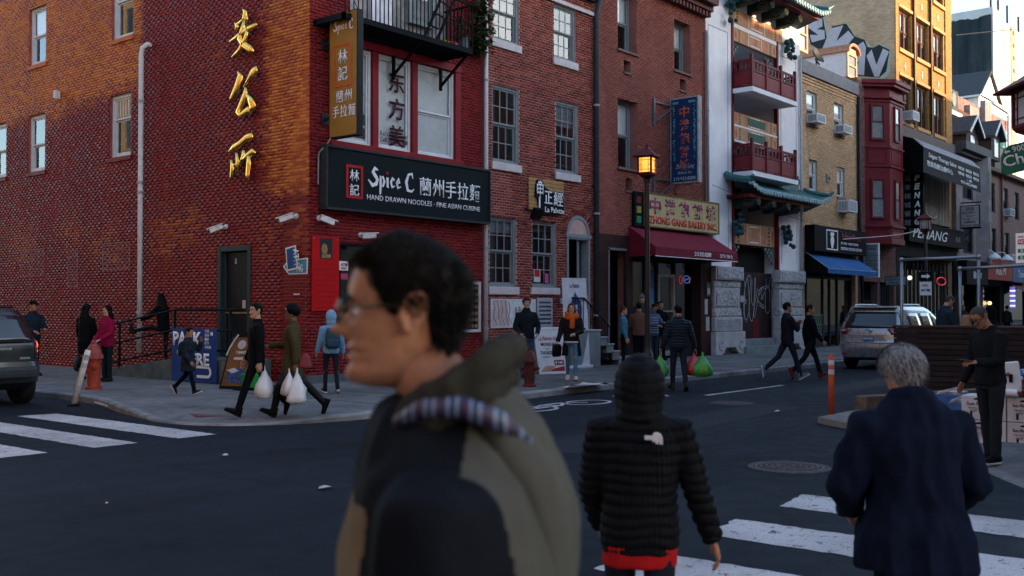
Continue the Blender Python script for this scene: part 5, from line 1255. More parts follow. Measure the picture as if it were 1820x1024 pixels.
for (a, b) in zip(pl, pl[1:]):
 A = Vector((a[0],-a[1],0)); B = Vector((b[0],-b[1],0)); d = (B - A); L = d.length; d.normalize(); nr = Vector((d.y, -d.x, 0))
 ff = lambda u, z, dd, A=A, d=d, nr=nr: tuple(A + d * u + nr * dd + Vector((0,0, z)))
 ww = min(.66, L - .5); c = L / 2
 for z0, z1 in ((9.15,10.75),(5.65,7.45)): w = sash(b6, ff, c - ww / 2, c + ww / 2, z0, z1,-.045, M_BAY, fw=.06, blind=.5, room=False, blind_m=M_BLIND); MB().fb(ff, c - ww / 2, c + ww / 2, z0, z1,.0,.006).build('curtain', mat('grey curtain', (.20,.22,.22),.8), w)
 for z0, z1 in ((8.12,8.76),(4.85,5.22)):
  k = MB(); q = .04
  for a0, a1, c0, c1 in ((.15, L - .15, z0, z0 + q),(.15, L - .15, z1 - q, z1),(.15,.15 + q, z0 + q, z1 - q),(L - .15 - q, L - .15, z0 + q, z1 - q)): k.fb(ff, a0, a1, c0, c1,.0,.025)
  k.build('bay_panel', M_BAY, b6)
# directory sign and dental sign
def blade(x0, px0, px1, py0, py1, th, name, label, mface, mcase=None):
 ya = on(px0,(py0 + py1) / 2,0, x0)[1]; yb = on(px1,(py0 + py1) / 2,0, x0)[1]; z1 = on(px1, py0,0, x0)[2]; z0 = on(px1, py1,0, x0)[2]
 o = thing(name, label, 'sign', (x0,(ya + yb) / 2, z0)); MB().box(x0, x0 + th, yb, ya, z0, z1).build('case', mcase or M_DARK, o, bevel=.01)
 MB().box(x0 - .01, x0, yb + .04, ya - .04, z0 + .04, z1 - .04).build('face', mface, o)
 w = ya - yb; fr = lambda u, z, d: (x0 - .012 - d, ya - u * w, z0 + z * (z1 - z0))
 T = lambda s, u, z, w_, h_, m_, **kw: text(s, fr(u, z, .003),(0,-1,0),(0,0,1), w_ * w, h_ * (z1 - z0), m_, o, th=.004, **kw)
 return o, fr, T
M_INK2 = mat('dark ink', (.03,.035,.05),.5); M_PALE = mat('pale blue panel', (.20,.26,.28),.5,0,.08)
o, fr, T = blade(31,1535,1562,432,493,.12, 'directory_sign', 'pale blue directory sign of stacked strips hanging below the red bay', M_PALE, M_LET)
T('MEDICAL ★', .1,.88,.8,.07, M_INK2, bold=.02) or None; T('OFFICES', .2,.80,.6,.06, M_INK2, bold=.02)
for j in range(5): k = MB(); k.fb(fr, .06,.94,.08 + .135 * j, .10 + .135 * j, 0,.006); k.build('strip_rule', M_INK2, o); T(('DR. LEE', 'J. I. B. MD', 'ACUPUNCTURE', 'FAMILY CARE', 'OPTICAL')[j],.16,.125 + .135 * j, .68,.055, M_INK2)
o, fr, T = blade(33,1573,1611,490,508,.1, 'dental_sign', 'pale DENTAL OFFICE sign beneath the red bay', M_PALE); T('DENTAL', .12,.54,.76,.30, M_INK2, bold=.02); T('OFFICE', .12,.14,.70,.30, M_INK2, bold=.02)
# 7: tall sunlit loft
M_BR7 = brickmat('loft orange brick', 0,.21,.072,[(0,(.34,.17,.055)),(.5,(.41,.215,.075)),(1,(.48,.27,.10))], None, .7,.3); M_BR7S = brickmat('loft side brick', 1,.21,.072,[(0,(.40,.30,.19)),(.5,(.47,.35,.23)),(1,(.54,.40,.27))], None, .8,.2)
LX = 35.06
b7 = thing('loft_building', 'tall tan brick loft building catching sun on its upper storeys with a graffiti side wall', 'building', (LX, 0,0))
cols_ = ((35.55,37.35),(38.02,39.88),(40.6,42.4)); rows_ = ((17.55,19.5),(14.10,16.05),(10.66,12.78)); op = [(a, b, c, e) for a, b in cols_ for c, e in rows_]
wall(b7, fR, LX, 43.6,4.9,24, op, M_BR7, rev=.3); wall(b7, fL, 0,24,0,24,[], M_BR7S) .data.transform(Matrix.Translation((LX, 0,0)))
shell(b7, LX + .01,43.6,24,24, M_BR7S, left=False)
M_LEDGE = mat('tan terracotta', (.42,.25,.11),.7,0,.15); M_BRN = mat('brown sash', (.10,.05,.035),.5)
for a, b in cols_:
 for c, e in rows_:
  t3 = (b - a) / 3
  for j in range(3): w = sash(b7, fR, a + t3 * j, a + t3 * (j + 1), c, e, .16, M_BRN, fw=.06, blind=.55 if j != 1 else .35, room=(j == 1), blind_m=M_STONE)
  MB().fb(fR, a - .08, b + .08, c - .18, c, -.1,.12).build('ledge', M_LEDGE, b7); MB().fb(fR, a - .08, b + .08, e + .02, e + .16,0,.10).build('lintel', M_LEDGE, b7)
  zc = c - .75; u = (a + b) / 2; MB().prism([(u, zc - .22),(u + .1, zc),(u, zc + .22),(u - .1, zc)], fR, 0,.03).build('diamond', M_STONE, b7)
for u in (35.06,37.5,40.05,42.6): MB().fb(fR, u, u + (.38 if u < 42 else 1.0),10.4,24,0,.07).build('pilaster', M_BR7, b7)
for u in (37.45,40.0): pipe('drainpipe', [(u, -.12,20),(u, -.12,10.5)],.05, M_DARK, 'thin dark pipe on the sunlit loft front ' + ('left of the middle windows' if u < 38 else 'right of the middle windows'))
k = MB(); k.fb(fR, 35.06,43.6,9.9,10.4,0,.18); k.fb(fR, 35.06,43.6,9.5,9.75,0,.1); k.fb(fR, 35.06,43.6,9.0,9.3,0,.06); k.build('cornice', mat('dark stone cornice', (.12,.10,.09),.7), b7)
ac(fR, 36.1,37.0,10.7,11.15,.5, 'small white air conditioner in the loft window above the awning')
# side wall paint: silver letters with black outlines
fS = lambda u, z, d: (LX - d, u, z)
px2 = lambda x, y: tuple(on(1400 + x / 3.938, y / 3.938,0, LX)[1:])
gs = thing('graffiti', 'silver and black graffiti letters sprayed on the tan side wall of the loft', 'graffiti', (LX, 2,13)); M_GB = mat('graffiti black', (.02,.025,.03),.6); M_GS = mat('graffiti silver', (.36,.36,.40),.5,0,.1); M_GG = mat('graffiti mint', (.30,.38,.30),.6)
def tr(L_, d, mt, nm): MB().prism([px2(*q) for q in L_], fS, d, d + .004).build(nm, mt, gs)
tr([(120,160),(250,90),(270,180),(300,260),(410,160),(480,260),(550,290),(600,340),(640,300),(720,350),(715,520),(660,560),(560,545),(460,540),(380,360),(250,370),(150,300)],.004, M_GG, 'halo')
tr([(128,150),(245,105),(262,200),(280,300),(310,185),(410,165),(470,255),(540,280),(560,330),(600,335),(640,312),(715,350),(690,500),(640,545),(460,530),(380,350),(250,365),(160,310)],.009, M_GB, 'outline')
for L_ in ([(135,150),(240,112),(245,185),(205,205),(258,212),(262,272),(170,298),(155,245),(215,245),(145,195)],[(240,350),(300,200),(390,178),(340,290),(425,215),(465,262),(400,340),(345,345),(330,350)],[(450,345),(530,292),(548,330),(535,528),(470,520),(500,430),(465,440)],[(552,392),(588,348),(622,455),(668,340),(710,362),(640,538),(608,538)]): tr(L_, .013, M_GS, 'letter')
textL_ = None
# ground and first floor: black fascias, curtains, signs
wall(b7, fR, LX, 44.4,0,4.9,[(35.6,43.9,.12,4.2)], M_BLACK, d=.02, rev=.4)
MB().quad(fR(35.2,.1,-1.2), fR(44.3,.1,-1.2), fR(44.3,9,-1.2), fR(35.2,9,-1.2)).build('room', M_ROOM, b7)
k = MB()
for i in range(14): k.fb(fR, 35.8 + .6 * i, 35.86 + .6 * i, .12,4.0,-.3,-.22)
k.build('shop_frame', M_DARK, b7); MB().fb(fR, 35.6,43.9,.5,3.6,-.34,-.33).build('pane', M_GLASSD, b7)
MB().fb(fR, 38.4,43.2,5.95,8.7,.03,.05).build('window_back', M_BLACK, b7)
for i in range(16): a = 39.1 + .25 * i; MB().add([fR(a + .25 * q / 4, z, .07 + .03 * math.sin(q * 2 + i)) for z in (6.0,8.3) for q in range(5)],[(q, q + 1, q + 6, q + 5) for q in range(4)]).build('curtain', mat('beige curtain', (.30,.27,.22),.8), b7)
o = thing('restaurant_sign', 'black PENANG fascia sign with white lettering over the dark shop front', 'sign', (40,-.2,4.9)); MB().fb(fR, 36.0,44.9,4.9,5.85,.06,.3).build('panel', M_BLACK, o)
textR('PENANG', 36.5,5.12,5.4,.5,.306, M_LET, o, shear=.35); textR('馬來', 43.2,5.2,.9,.3,.306, mat('dim letters', (.2,.2,.2),.6), o)
o, fr, T = blade(35.3,1603,1641,303,405,.22, 'blade_sign', 'tall black PENANG blade sign with white letters and characters', M_BLACK, M_BLACK)
for j, ch in enumerate('PENANG'): T(ch, .58,.83 - .155 * j, .28,.11, M_LET, bold=.05, shear=.15)
for j, ch in enumerate('馬來檳城餐館'): T(ch, .12,.83 - .155 * j, .30,.10, mat('dim letters 2', (.30,.32,.34),.6))
aw = thing('awning', 'black salon awning with white script and a bright curved top edge', 'awning', (39,-1,8)); d1 = 1.45; ua, ub = 34.6,43.6
k = MB(); n = 7; q = [(.05 + (d1 - .05) * math.sin(PI / 2 * j / n),8.75 + .75 * math.cos(PI / 2 * j / n)) for j in range(n + 1)]
def wq(x): return x
k2 = MB(); k2.quad(fR(ua + .3,9.60,.9), fR(ub + .3,9.55,.9), fR(ub, 9.05, d1), fR(ua, 9.12, d1)); k2.build('top_sheet', mat('white awning top', (.85,.85,.86),.6), aw)
for j in range(34): u = ua + (ub - ua) * j / 33; MB().bar(fR(u + .29,9.6 - .0015 * j, .91), fR(u, 9.12 - .002 * j, d1 + .01),.03).build('seam', mat('awning seam', (.35,.35,.37),.6), aw)
k = MB(); k.quad(fR(ua, 9.12, d1), fR(ub, 9.05, d1), fR(ub - .6,7.70, d1 + .2), fR(ua - .7,7.86, d1 + .2)); k.quad(fR(ua, 9.12, d1), fR(ua - .7,7.86, d1 + .2), fR(ua + .6,7.9,.03), fR(ua + .6,9.9,.03)); k.quad(fR(ua + .3,9.6,.9), fR(ua, 9.12, d1), fR(ua + .6,9.9,.03), fR(ua + .6,9.9,.03)); k.quad(fR(ub + .3,9.55,.9), fR(ua + .3,9.6,.9), fR(ua + .6,9.9,.03), fR(ub + .5,9.9,.03)); k.build('canopy', M_BLACK, aw)
rt = Vector((1,0,-.008)); upv = Vector((.48,.145,.86)).normalized() * 1
def awt(s, f0, g0, wd, hg, **kw):
 A = Vector(fR(ua - .7,7.86, d1 + .2)); B = Vector(fR(ub - .6,7.7, d1 + .2)); Cc = Vector(fR(ua, 9.12, d1)); r_ = (B - A); u_ = (Cc - A); p = A + r_ * f0 + u_ * g0 + Vector((0,-.02,0)); u2 = u_ - r_ * (u_.dot(r_) / r_.dot(r_))
 text(s, p, r_, u2, r_.length * wd, u2.length * hg, M_LET, aw, th=.006, **kw)
awt('Saigon Therapy Salon', .08,.62,.46,.22, shear=.3); awt('西貢指壓治療中心', .06,.30,.42,.22)
for j, (g, n_) in enumerate(((.66,3),(.44,3))):
 for i in range(n_): awt('按摩足療', .57 + .14 * i, g, .11,.14)
awt('917-412-9689', .62,.10,.30,.13, bold=.02); awt('二樓', .72,.28,.1,.1)
o, fr, T = blade(45.2,1707,1741,364,404,.15, 'hanging_sign', 'white boxed salon sign hanging on a black frame from the grey house', mat('white sign face', (.50,.50,.52),.5), M_BLACK)
T('西貢', .32,.76,.4,.15, M_INK2); T('按摩足療中心', .08,.62,.84,.09, M_INK2); T('Saigon', .28,.46,.45,.12, M_INK2, shear=.3); T('Therapy Salon', .1,.35,.8,.08, M_INK2, shear=.3); T('指壓推拿', .2,.2,.6,.11, M_INK2); T('917-412-9689', .06,.05,.88,.10, M_INK2, bold=.02)
k = MB(); ya = 0
for z in (6.2,7.6): k.bar((45.27,-1.05, z - .15),(45.27,.0, z - .15),.06)
k.bar((45.27,-.6,6.0),(45.27,.0,5.4),.05); k.build('bracket', M_BLACK, o)
# 8: grey stone house, brick row beyond
M_GST = mat('grey stone front', (.24,.215,.21),.85,0,.2,2,.2,20); M_BR8 = mat('far brown brick', (.22,.145,.13),.85,0,.25,4,.3,30)
b8 = thing('grey_stone_house', 'grey stone house with a shallow bay beside the black salon awning', 'building', (45,0,0))
opg = [(45.6,47.6,4.75,6.15),(45.6,47.6,7.75,9.4)]
wall(b8, fR, 44.45,49.4,3.6,10.6, opg, M_GST, rev=.2); shell(b8,44.45,49.4,12,10.6, M_GST)
for q in opg: sash(b8, fR, *q, .12, M_DARK, fw=.1, cols=2)
MB().prism([(48.1,0),(48.6,.55),(49.2,.55),(49.4,0)], lambda a, b, d: (a, -b, d),4.2,10.3).build('bay', M_GST, b8)
for z in (5.0,7.9): MB().fb(fR, 48.68,49.12, z, z + 1.6,.55,.57).build('bay_pane', M_GPLAIN, b8)
k = MB(); k.fb(fR, 44.4,49.5,10.3,10.75,0,.55); k.fb(fR, 44.4,49.5,10.1,10.3,0,.3); k.build('cornice', mat('slate cornice', (.07,.072,.078),.6), b8)
def gabled(o, x0, x1, y0, y1, z0, zw, zr, mw, mr, name='gable'):
 xm = (x0 + x1) / 2
 MB().box(x0, x1, y0, y1, z0, zw).build('wall', mw, o)
 ov = .25; k = MB(); n = [(x0 - ov, zw - .1),(xm, zr),(x1 + ov, zw - .1),(x1 + ov, zw - .25),(xm, zr - .15),(x0 - ov, zw - .25)]; k.prism(n, lambda a, b, d: (a, d, b), y0 - .3, y1); k.build('roof', mr, o)
 MB().prism([(x0, zw - .1),(x1, zw - .1),(xm, zr - .1)], lambda a, b, d: (a, d, b), y0 + .02, y0 + .1).build('gable', mw, o)
 k = MB(); k.bar((x0 - ov, y0 - .32, zw - .18),(xm, y0 - .32, zr - .08),.05,.14); k.bar((x1 + ov, y0 - .32, zw - .18),(xm, y0 - .32, zr - .08),.05,.14); k.build('barge_board', M_WHITE, o)
M_SHING = mat('dark shingles', (.05,.055,.06),.8,0,.3,6)
for px, py, yy, w, lab in ((1728,263,.6,2.4, 'dark dormer with white barge boards on the grey stone house, left one'),(1770,268,.6,2.0, 'dark dormer with white barge boards right of the first, below the teal fan')):
 x, z = F(px, py, yy); o = thing('dormer', lab, 'dormer', (x, yy, z)); gabled(o, x - w / 2, x + w / 2, yy, yy + 4, z - .6, z + .9, z + 1.9, mat('dormer brown', (.05,.035,.035),.7), M_SHING); MB().fb(lambda a, b, d: (x + a, yy - d, z + b),-.4,.4,-.4,.7,.0,.03).build('pane', mat('bright pane', (.25,.27,.29),.06,0,.05), o)
b9 = thing('brick_terrace', 'brown brick terrace with narrow windows beyond the grey stone house', 'building', (50,0,0))
opt = [(x, x + 1.1, z, z + 1.75) for x, z in ((51.0,7.4),(54.0,7.35),(56.6,7.3),(51.2,4.7),(54.2,4.6),(50.0,7.9))][:5]
wall(b9, fR, 49.42,62,3.4,9.9, opt, M_BR8, rev=.18); shell(b9,49.42,62,12,9.9, M_BR8)
for q in opt: sash(b9, fR, *q, .12, M_DARK, fw=.09, blind=.4)
MB().fb(fR, 49.3,62,9.75,9.95,0,.35).build('gutter', mat('brown gutter', (.11,.05,.04),.6), b9)
pipe('drainpipe', [(53.2,-.1,9.7),(53.2,-.1,3.4)],.07, mat('brown gutter', (.11,.05,.04),.6), 'brown drainpipe on the far brick terrace')
MB().fb(fR, 49.7,51.0,6.1,7.2,.02,.06).build('blank_panel', M_STONE, b9)
ac(fR, 54.1,55.0,7.35,7.8,.4, 'white window air conditioner on the far brick terrace, upper'); ac(fR, 54.3,55.3,4.62,5.0,.4, 'white window air conditioner on the far brick terrace, lower')
for x in (48.6,51.2):
 o = thing('sign_lamp', 'swan neck lamp with a white shade over the red fascia' + (', nearer one' if x < 50 else ', farther one'), 'lamp', (x, -.5,4.6)); MB().tube(smooth_line([(x, 0,4.5),(x, -.3,4.95),(x, -.7,4.95),(x, -.85,4.7)],4),.03,6).build('arm', M_LET, o); MB().lathe([(.05,4.85),(.32,4.6),(.34,4.5),(.30,4.5),(.05,4.8)],14,(x, -.85,0)).build('shade', M_LET, o)
M_FR = mat('red fascia', (.26,.015,.018),.5); M_FB = mat('blue fascia', (.02,.10,.24),.5)
for a, b, c, e, mt, s, lab in ((48.6,53.9,3.35,4.5, M_FR, 'Asia M', 'red shop fascia with a white tower mark beyond the black sign'),(54.0,57.9,3.30,4.35, M_FB, 'Travel', 'blue shop fascia with white script right of the red one'),(44.5,48.5,3.0,4.3, M_BLACK, '麻辣 KITCHEN 97', 'black shop fascia with small white letters left of the red one')):
 o = thing('shop_fascia', lab, 'sign', (a, -.5, c)); MB().fb(fR, a, b, c, e, .02,.5).build('panel', mt, o); textR(s, a + (b - a) * .3, c + .3,(b - a) * .4,.45,.506, M_LET, o)
aw = thing('awning', 'red shop awning with a pink panel under the blue fascia', 'awning', (56,-1,3)); k = MB(); k.add([fR(54,3.28,.02), fR(62,3.28,.02), fR(62,2.5,1.6), fR(53.5,2.5,1.6), fR(62,2.2,1.6), fR(53.5,2.2,1.6)],[(0,1,2,3),(3,2,4,5)]); k.build('canopy', mat('dull red canvas', (.12,.02,.025),.8), aw); MB().quad(fR(56.6,3.05,.5), fR(58.6,3.05,.5), fR(58.4,2.5,1.62), fR(56.4,2.5,1.62)).build('pink_panel', mat('pink canvas', (.40,.16,.18),.8), aw)
wall(b9, fR, 44.45,62,0,3.6,[(45,48,.12,3),(49,53,.12,3),(54,61,.12,3)], M_BLACK, d=-.02, rev=.4, name='shop_wall'); MB().quad(fR(44.5,0,-1), fR(62,0,-1), fR(62,3.6,-1), fR(44.5,3.6,-1)).build('room', M_ROOM, b9)
for a, b in ((45,48),(49,53),(54,61)): MB().fb(fR, a, b, .5,3,-.35,-.34).build('pane', M_GLASSD, b9)
o = thing('barber_light', 'lit purple and white striped tube on the far shop front', 'lamp', (54,-.6,2)); MB().tube([(53.6,-.55,1.7),(53.6,-.55,3.0)],.15,10).build('tube', emis('violet tube', (.35,.28,1),.07), o)
for j in range(4): MB().tube([(53.6,-.55,1.8 + .3 * j),(53.6,-.55,1.9 + .3 * j)],.158,10).build('band', emis('white band', (1,1,1),.2), o)
o = thing('hanging_bulb', 'tiny warm lit lamp deep in the far shop front', 'lamp', (51.5,.2,2)); MB().ball((51.5,.2,2.0),.11).build('bulb', emis('warm bulb', (1,.42,.12),1.2), o); MB().tube([(51.5,.2,2.1),(51.5,.2,2.9)],.015,5).build('cord', M_BLACK, o)
o = thing('hanging_bulb', 'bright white lit lamp in the dark front under the fascia sign', 'lamp', (38,.0,3)); p = F(1617,494,.2); MB().ball((p[0],.2, p[1]),.11).build('bulb', emis('white bulb', (1,.93,.8),.35), o); MB().tube([(p[0],.2, p[1]),(p[0],.2,4)],.015,5).build('cord', M_BLACK, o)
p = F(1673,500,.15); o = thing('neon_sign', 'small red oval neon sign in the dark restaurant window', 'neon sign', (p[0],.1, p[1])); MB().tube([(p[0] + .75 * math.cos(2 * PI * j / 18),.15, p[1] + .2 * math.sin(2 * PI * j / 18)) for j in range(19)],.03,6).build('tube', emis('neon pink', (1,.05,.07),.06), o)
# roofscape behind
def backwall(name, label, x0, x1, y0, y1, z0, z1, mt, cat='building'):
 o = thing(name, label, cat, ((x0 + x1) / 2, y0, z0)); MB().box(x0, x1, y0, y1, z0, z1).build('wall', mt, o); return o
M_PATCH = mat('patchy brick', (.24,.13,.115),.9,0,.55,1.6,.3,20)
Yb = 7.; q = FR(1724,208,1742,250, Yb); r_ = FR(1695,190,1795,262, Yb)
o = backwall('party_wall', 'patchy red brick party wall with rendered strips behind the teal fan', r_[0], r_[1], Yb, Yb + 8,0, F(1760,200, Yb)[1], M_PATCH, 'wall')
for px0, px1, py in ((1686,1724,185),(1724,1740,186),(1751,1763,158 + 20)):
 a, b, c, e = FR(px0, py, px1,262, Yb - .4); MB().box(a, b, Yb - .4, Yb, 4, e).build('buttress', mat('dark brick strip', (.10,.05,.045),.9) if px0 == 1686 else M_GST, o)
MB().bar((F(1764,182, Yb - .2)[0], Yb - .2, F(1764,182, Yb - .2)[1]),(F(1792,200, Yb - .2)[0], Yb - .2, F(1792,200, Yb - .2)[1]),.25).build('coping', M_WHITE, o)
pp = F(1792,205, Yb - .2); MB().tube([(pp[0], Yb - .2, pp[1]),(pp[0], Yb - .2,5)],.12,8).build('downpipe', M_WHITE, o)
Yg = 14.; xg0, zg = F(1742,192, Yg); xg1 = F(1776,192, Yg)[0]; o = thing('gable_house', 'white clapboard house with a dark shingled roof above the rooftops', 'building', (xg0, Yg, 0))
x0, x1 = F(1740,190, Yg)[0], F(1776,190, Yg)[0]; zw = F(1740,166, Yg)[1]; zr = F(1756,124, Yg)[1]
xl = x0; ym = Yg + 5.
MB().box(x0, x1, Yg, Yg + 16,0, zw).build('wall', M_WSTU, o); xm = (x0 + x1) / 2
k = MB(); k.prism([(x0 - .4, zw - .15),(xm, zr),(x1 + .4, zw - .15),(x1 + .4, zw - .4),(xm, zr - .25),(x0 - .4, zw - .4)], lambda a, b, d: (a, d, b), Yg - .3, Yg + 20); k.build('roof', M_SHING, o)
MB().prism([(x0, zw - .2),(x1, zw - .2),(xm, zr - .2)], lambda a, b, d: (a, d, b), Yg, Yg + .1).build('gable', M_WSTU, o); MB().bar((x0 - .42, Yg - .3, zw - .3),(x0 - .42, Yg + 20, zw - .3),.2).build('eave', M_WHITE, o)
Yf = 6; x, z = F(1762,244, Yf); o = thing('roof_fan', 'large teal roof ventilator drum above the dormers', 'ventilator', (x, Yf, z)); M_TEALP = mat('teal paint', (.06,.20,.24),.45,0,.15)
MB().tube([(x - 1.1, Yf, z),(x - .5, Yf, z),(x + .1, Yf, z)],[1.15,1.2,1.15],18).build('drum', M_TEALP, o, auto=40); MB().box(x - .1, x + 1.7, Yf - .6, Yf + .6, z - .8, z + .45).build('duct', M_TEALP, o, bevel=.02); MB().box(x + 1.7, x + 1.9, Yf - .7, Yf + .7, z - 1.2, z + .6).build('flange', M_WHITE, o); MB().box(x - 1, x + 1.6, Yf - .5, Yf + .5, z - 2.6, z - .8).build('stand', M_DARK, o)
x, z = F(1697,178,5.); o = thing('roof_unit', 'black roof air conditioning unit beside the sunlit loft corner', 'air conditioner', (x, 5, z)); MB().box(x - .9, x + .8,5,6.5, z - .8, z + .7).build('case', M_DARK, o, bevel=.03); MB().tube([(x - .3,4.98, z),(x - .3,4.95, z)],.5,16).build('fan_ring', M_STEP, o); MB().box(x - 1.4, x + 1.4,4.9,6.6, z - 1.1, z - .82).build('stand', M_WHITE, o)
# the pale tower wrapped in dark netting
Yt = 42.; xt, zt = F(1765,22, Yt); o = thing('tower_block', 'pale concrete tower with one side wrapped in dark netting', 'building', (xt, Yt, 0))
M_TOW = mat('pale concrete tower', (.55,.54,.55),.85,0,.08,.5); xt2 = F(1850,60, Yt)[0] + 20
zt0 = F(1765,22, Yt)[1]
MB().box(xt, xt2, Yt, Yt + 40,0, zt0).build('wall', M_TOW, o)
k = MB(); r = random.Random(6); f_ = lambda u, z, d: (xt - d, u, z);
t = NT('dark netting'); n_ = t.noise(t.scl(t.pos(),(1,.5,.12)),.9,5,.6); t.col(t.ramp(n_, [(.3,(.012,.02,.026)),(.55,(.03,.042,.05)),(.75,(.05,.055,.06))])); t.b.inputs['Roughness'].default_value = .8; t.b.inputs['Specular IOR Level'].default_value = .1; t.bump(n_, .6,.6)
z0n = F(1765,130, Yt)[1]; z1n = F(1765,27, Yt)[1]
nn = 16
for i in range(nn):
 a, b = Yt + .3 + 39 * i / nn, Yt + .3 + 39 * (i + 1) / nn; MB().add([f_(a, z0n - 6,.3), f_((a + b) / 2, z0n - 6,.7), f_(b, z0n - 6,.3), f_(a, z1n + r.uniform(-.4,.4),.3), f_((a + b) / 2, z1n + r.uniform(-.4,.2),.7), f_(b, z1n + r.uniform(-.4,.4),.3)],[(0,1,4,3),(1,2,5,4)]).build('net_panel', t.m, o)
x = xt + .35 * (F(1820,100, Yt)[0] - xt) + 4; MB().fb(lambda u, z, d: (u, Yt - d, z), F(1796,100, Yt)[0], F(1803,100, Yt)[0],0, zt0,0,.2).build('lift_strip', mat('ochre strip', (.36,.31,.19),.8), o)
for i in range(7):
 z = F(1800,60 + 22 * i, Yt)[1]; MB().fb(lambda u, zz, d: (u, Yt - d, zz), F(1798,100, Yt)[0], F(1801.5,100, Yt)[0], z - .5, z + .5,.2,.25).build('strip_window', M_DARK, o)
k = MB(); rr_ = random.Random(2)
for i in range(9):
 for j in range(16):
  u = xt + 1 + (xt2 - 22 - xt) * (i + .5) / 9; z = zt0 - 2 - j * 2.2; k.box(u - .06, u + .06, Yt - .05, Yt, z - .25, z + .25)
struct(k.build('form_tie', M_STEP, o), 'stuff')
for px, py in ((1761,0),(1774,0),(1790,10),(1810,30)): xx, zz = F(px, py, Yt + 2); MB().tube([(xx, Yt + 2, zt0),(xx, Yt + 2, max(zz, zt0 + 4))],.25,8).build('rebar_column', M_DARK, o)
MB().box(xt, xt + 6, Yt, Yt + 14, zt0, zt0 + 1.2).build('parapet', M_TOW, o)
# ramp, railing and signs by the side wall
M_RAMP = mat('damp concrete', (.10,.11,.105),.9,0,.45,2.2,.3,20)
rp = thing('ramp', 'low dark concrete ramp rising along the red side wall to the green door', 'ramp', (-.6,3.5,.12))
MB().prism([(7.4,.12),(3.1,.60),(1.2,.60),(1.2,.10),(7.4,.10)], lambda u, z, d: (-d, u, z),.02,1.2).build('ramp_body', M_RAMP, rp, bevel=.01)
rl = thing('handrail', 'black pipe handrail with three rails beside the concrete ramp', 'railing', (-1.2,3.5,.12))
X_ = -1.18
for a, b, c in ((1.33,1.66,1.67),(.88,1.22,1.24),(.44,.80,.82)):
 z7 = a - (b - a) / 2.45 * .3
 MB().tube([(X_, 5.85, a - .02),(X_, 5.6, a),(X_, 3.15, b),(X_, 3.0, b + .01),(X_, 1.0, c),(X_, .6, c)],.024,8).build('rail', M_BLACK, rl, smooth=True)
for u, zb, zt in ((5.35,.3,1.37),(3.08,.6,1.67),(1.05,.12,1.67)): MB().tube([(X_, u, zb),(X_, u, zt)],.03,8).build('post', M_BLACK, rl, smooth=True)
o = thing('banner', 'blue banner with large white PARK HERE lettering hung on the ramp railing', 'banner', (-1.27,2.2,.2)); XB = -1.26; M_BLUEB = mat('royal blue banner', (.012,.045,.20),.6,0,.12,2)
fb_ = lambda u, z, d: (XB - d, u, z); u1, u0 = 3.06,1.40; z0, z1 = .14,1.27
k = MB(); n = 12
for i in range(n):
 for j in range(6):
  w_ = lambda a, b: .012 * math.sin(a * 9) * math.cos(b * 5)
  c = [(u0 + (u1 - u0) * (i + p) / n, z0 + (z1 - z0) * (j + q_) / 6) for p, q_ in ((0,0),(1,0),(1,1),(0,1))]; k.add([fb_(a, b, 0) for a, b in c],[(0,1,2,3)])
k.build('sheet', M_BLUEB, o, recalc=False)
T_ = lambda s, u, z, w, h, **kw: text(s, fb_(u, z, .008),(0,-1,0),(0,0,1), w, h, M_LET, o, th=.004, **kw)
T_('PARK', u1 - .06,.90,1.06,.30, bold=.035); T_('HERE', u1 - .42,.48,.98,.27, bold=.035)
for j, s in enumerate(('行裕', '家源', '麵店', 'KTV', '停車場')): T_(s, u1 - 1.24,1.19 - .085 * j, .15 if j < 4 else .22,.065)
k = MB(); k.stroke([(u1 - .95,.26,.06),(u1 - 1.35,.26,.06)], fb_, .004,.004); k.stroke([(u1 - 1.34 - .10 * math.sin(t_),.36 - .10 * math.cos(t_),.06) for t_ in [PI * j / 8 for j in range(9)]], fb_, .004,.004); k.stroke([(u1 - 1.35,.46,.06),(u1 - .5,.46,.05)], fb_, .004,.004)
k.build('arrow', M_LET, o); MB().fb(fb_, u1 - 1.52, u1 - 1.44,1.13,1.20,.004,.008).build('sticker', M_LET, o)
# brown board sign on its black stand
g = G(421,693,.12); AX = math.radians(-128); o = thing('sandwich_board', 'brown poster board tilted on a black stand with printed food pictures beside the blue banner', 'sign', (g[0], g[1],.12)); c = Vector((g[0], g[1],.12))
rt = Vector((.38,-.92,0)).normalized(); nr = Vector((-.92,-.38,0)).normalized(); up = Vector((0,0,1)); lean = (up * .95 - nr * .25).normalized()
bo = c + nr * .10 + up * .06 + rt * -.30
fbd = lambda u, z, d: tuple(bo + rt * (u + .16 * 0) + lean * z + nr * d + rt * (-.0 * z) + rt * .12 * z)
MB().fb(fbd, -.03,.62,-.04,1.10,-.03,.0).build('panel', M_BLACK, o, bevel=.008); MB().fb(fbd, .01,.58,.02,.98,.0,.006).build('poster', mat('brown poster', (.13,.055,.022),.4,0,.3,3), o)
k = MB(); k.prism([(.10,.10),(.50,.06),(.54,.30),(.30,.38),(.06,.34)], fbd, .006,.009); k.build('poster_bowl', mat('poster blue', (.03,.06,.14),.4,0,.8,22), o)
k = MB(); k.prism([(.24 + .09 * math.cos(t_),.84 + .09 * math.sin(t_)) for t_ in [2 * PI * j / 12 for j in range(12)]], fbd, .006,.009); k.build('poster_emblem', mat('poster cream', (.42,.38,.42),.5), o); MB().prism([(.05,.33),(.2,.38),(.32,.32),(.18,.27)], fbd, .009,.012).build('poster_napkin', mat('poster cream', (.42,.38,.42),.5), o); k = MB(); k.fb(fbd, .14,.34,.54,.59,.006,.009); k.build('poster_label', mat('poster cream', (.42,.38,.42),.5), o)
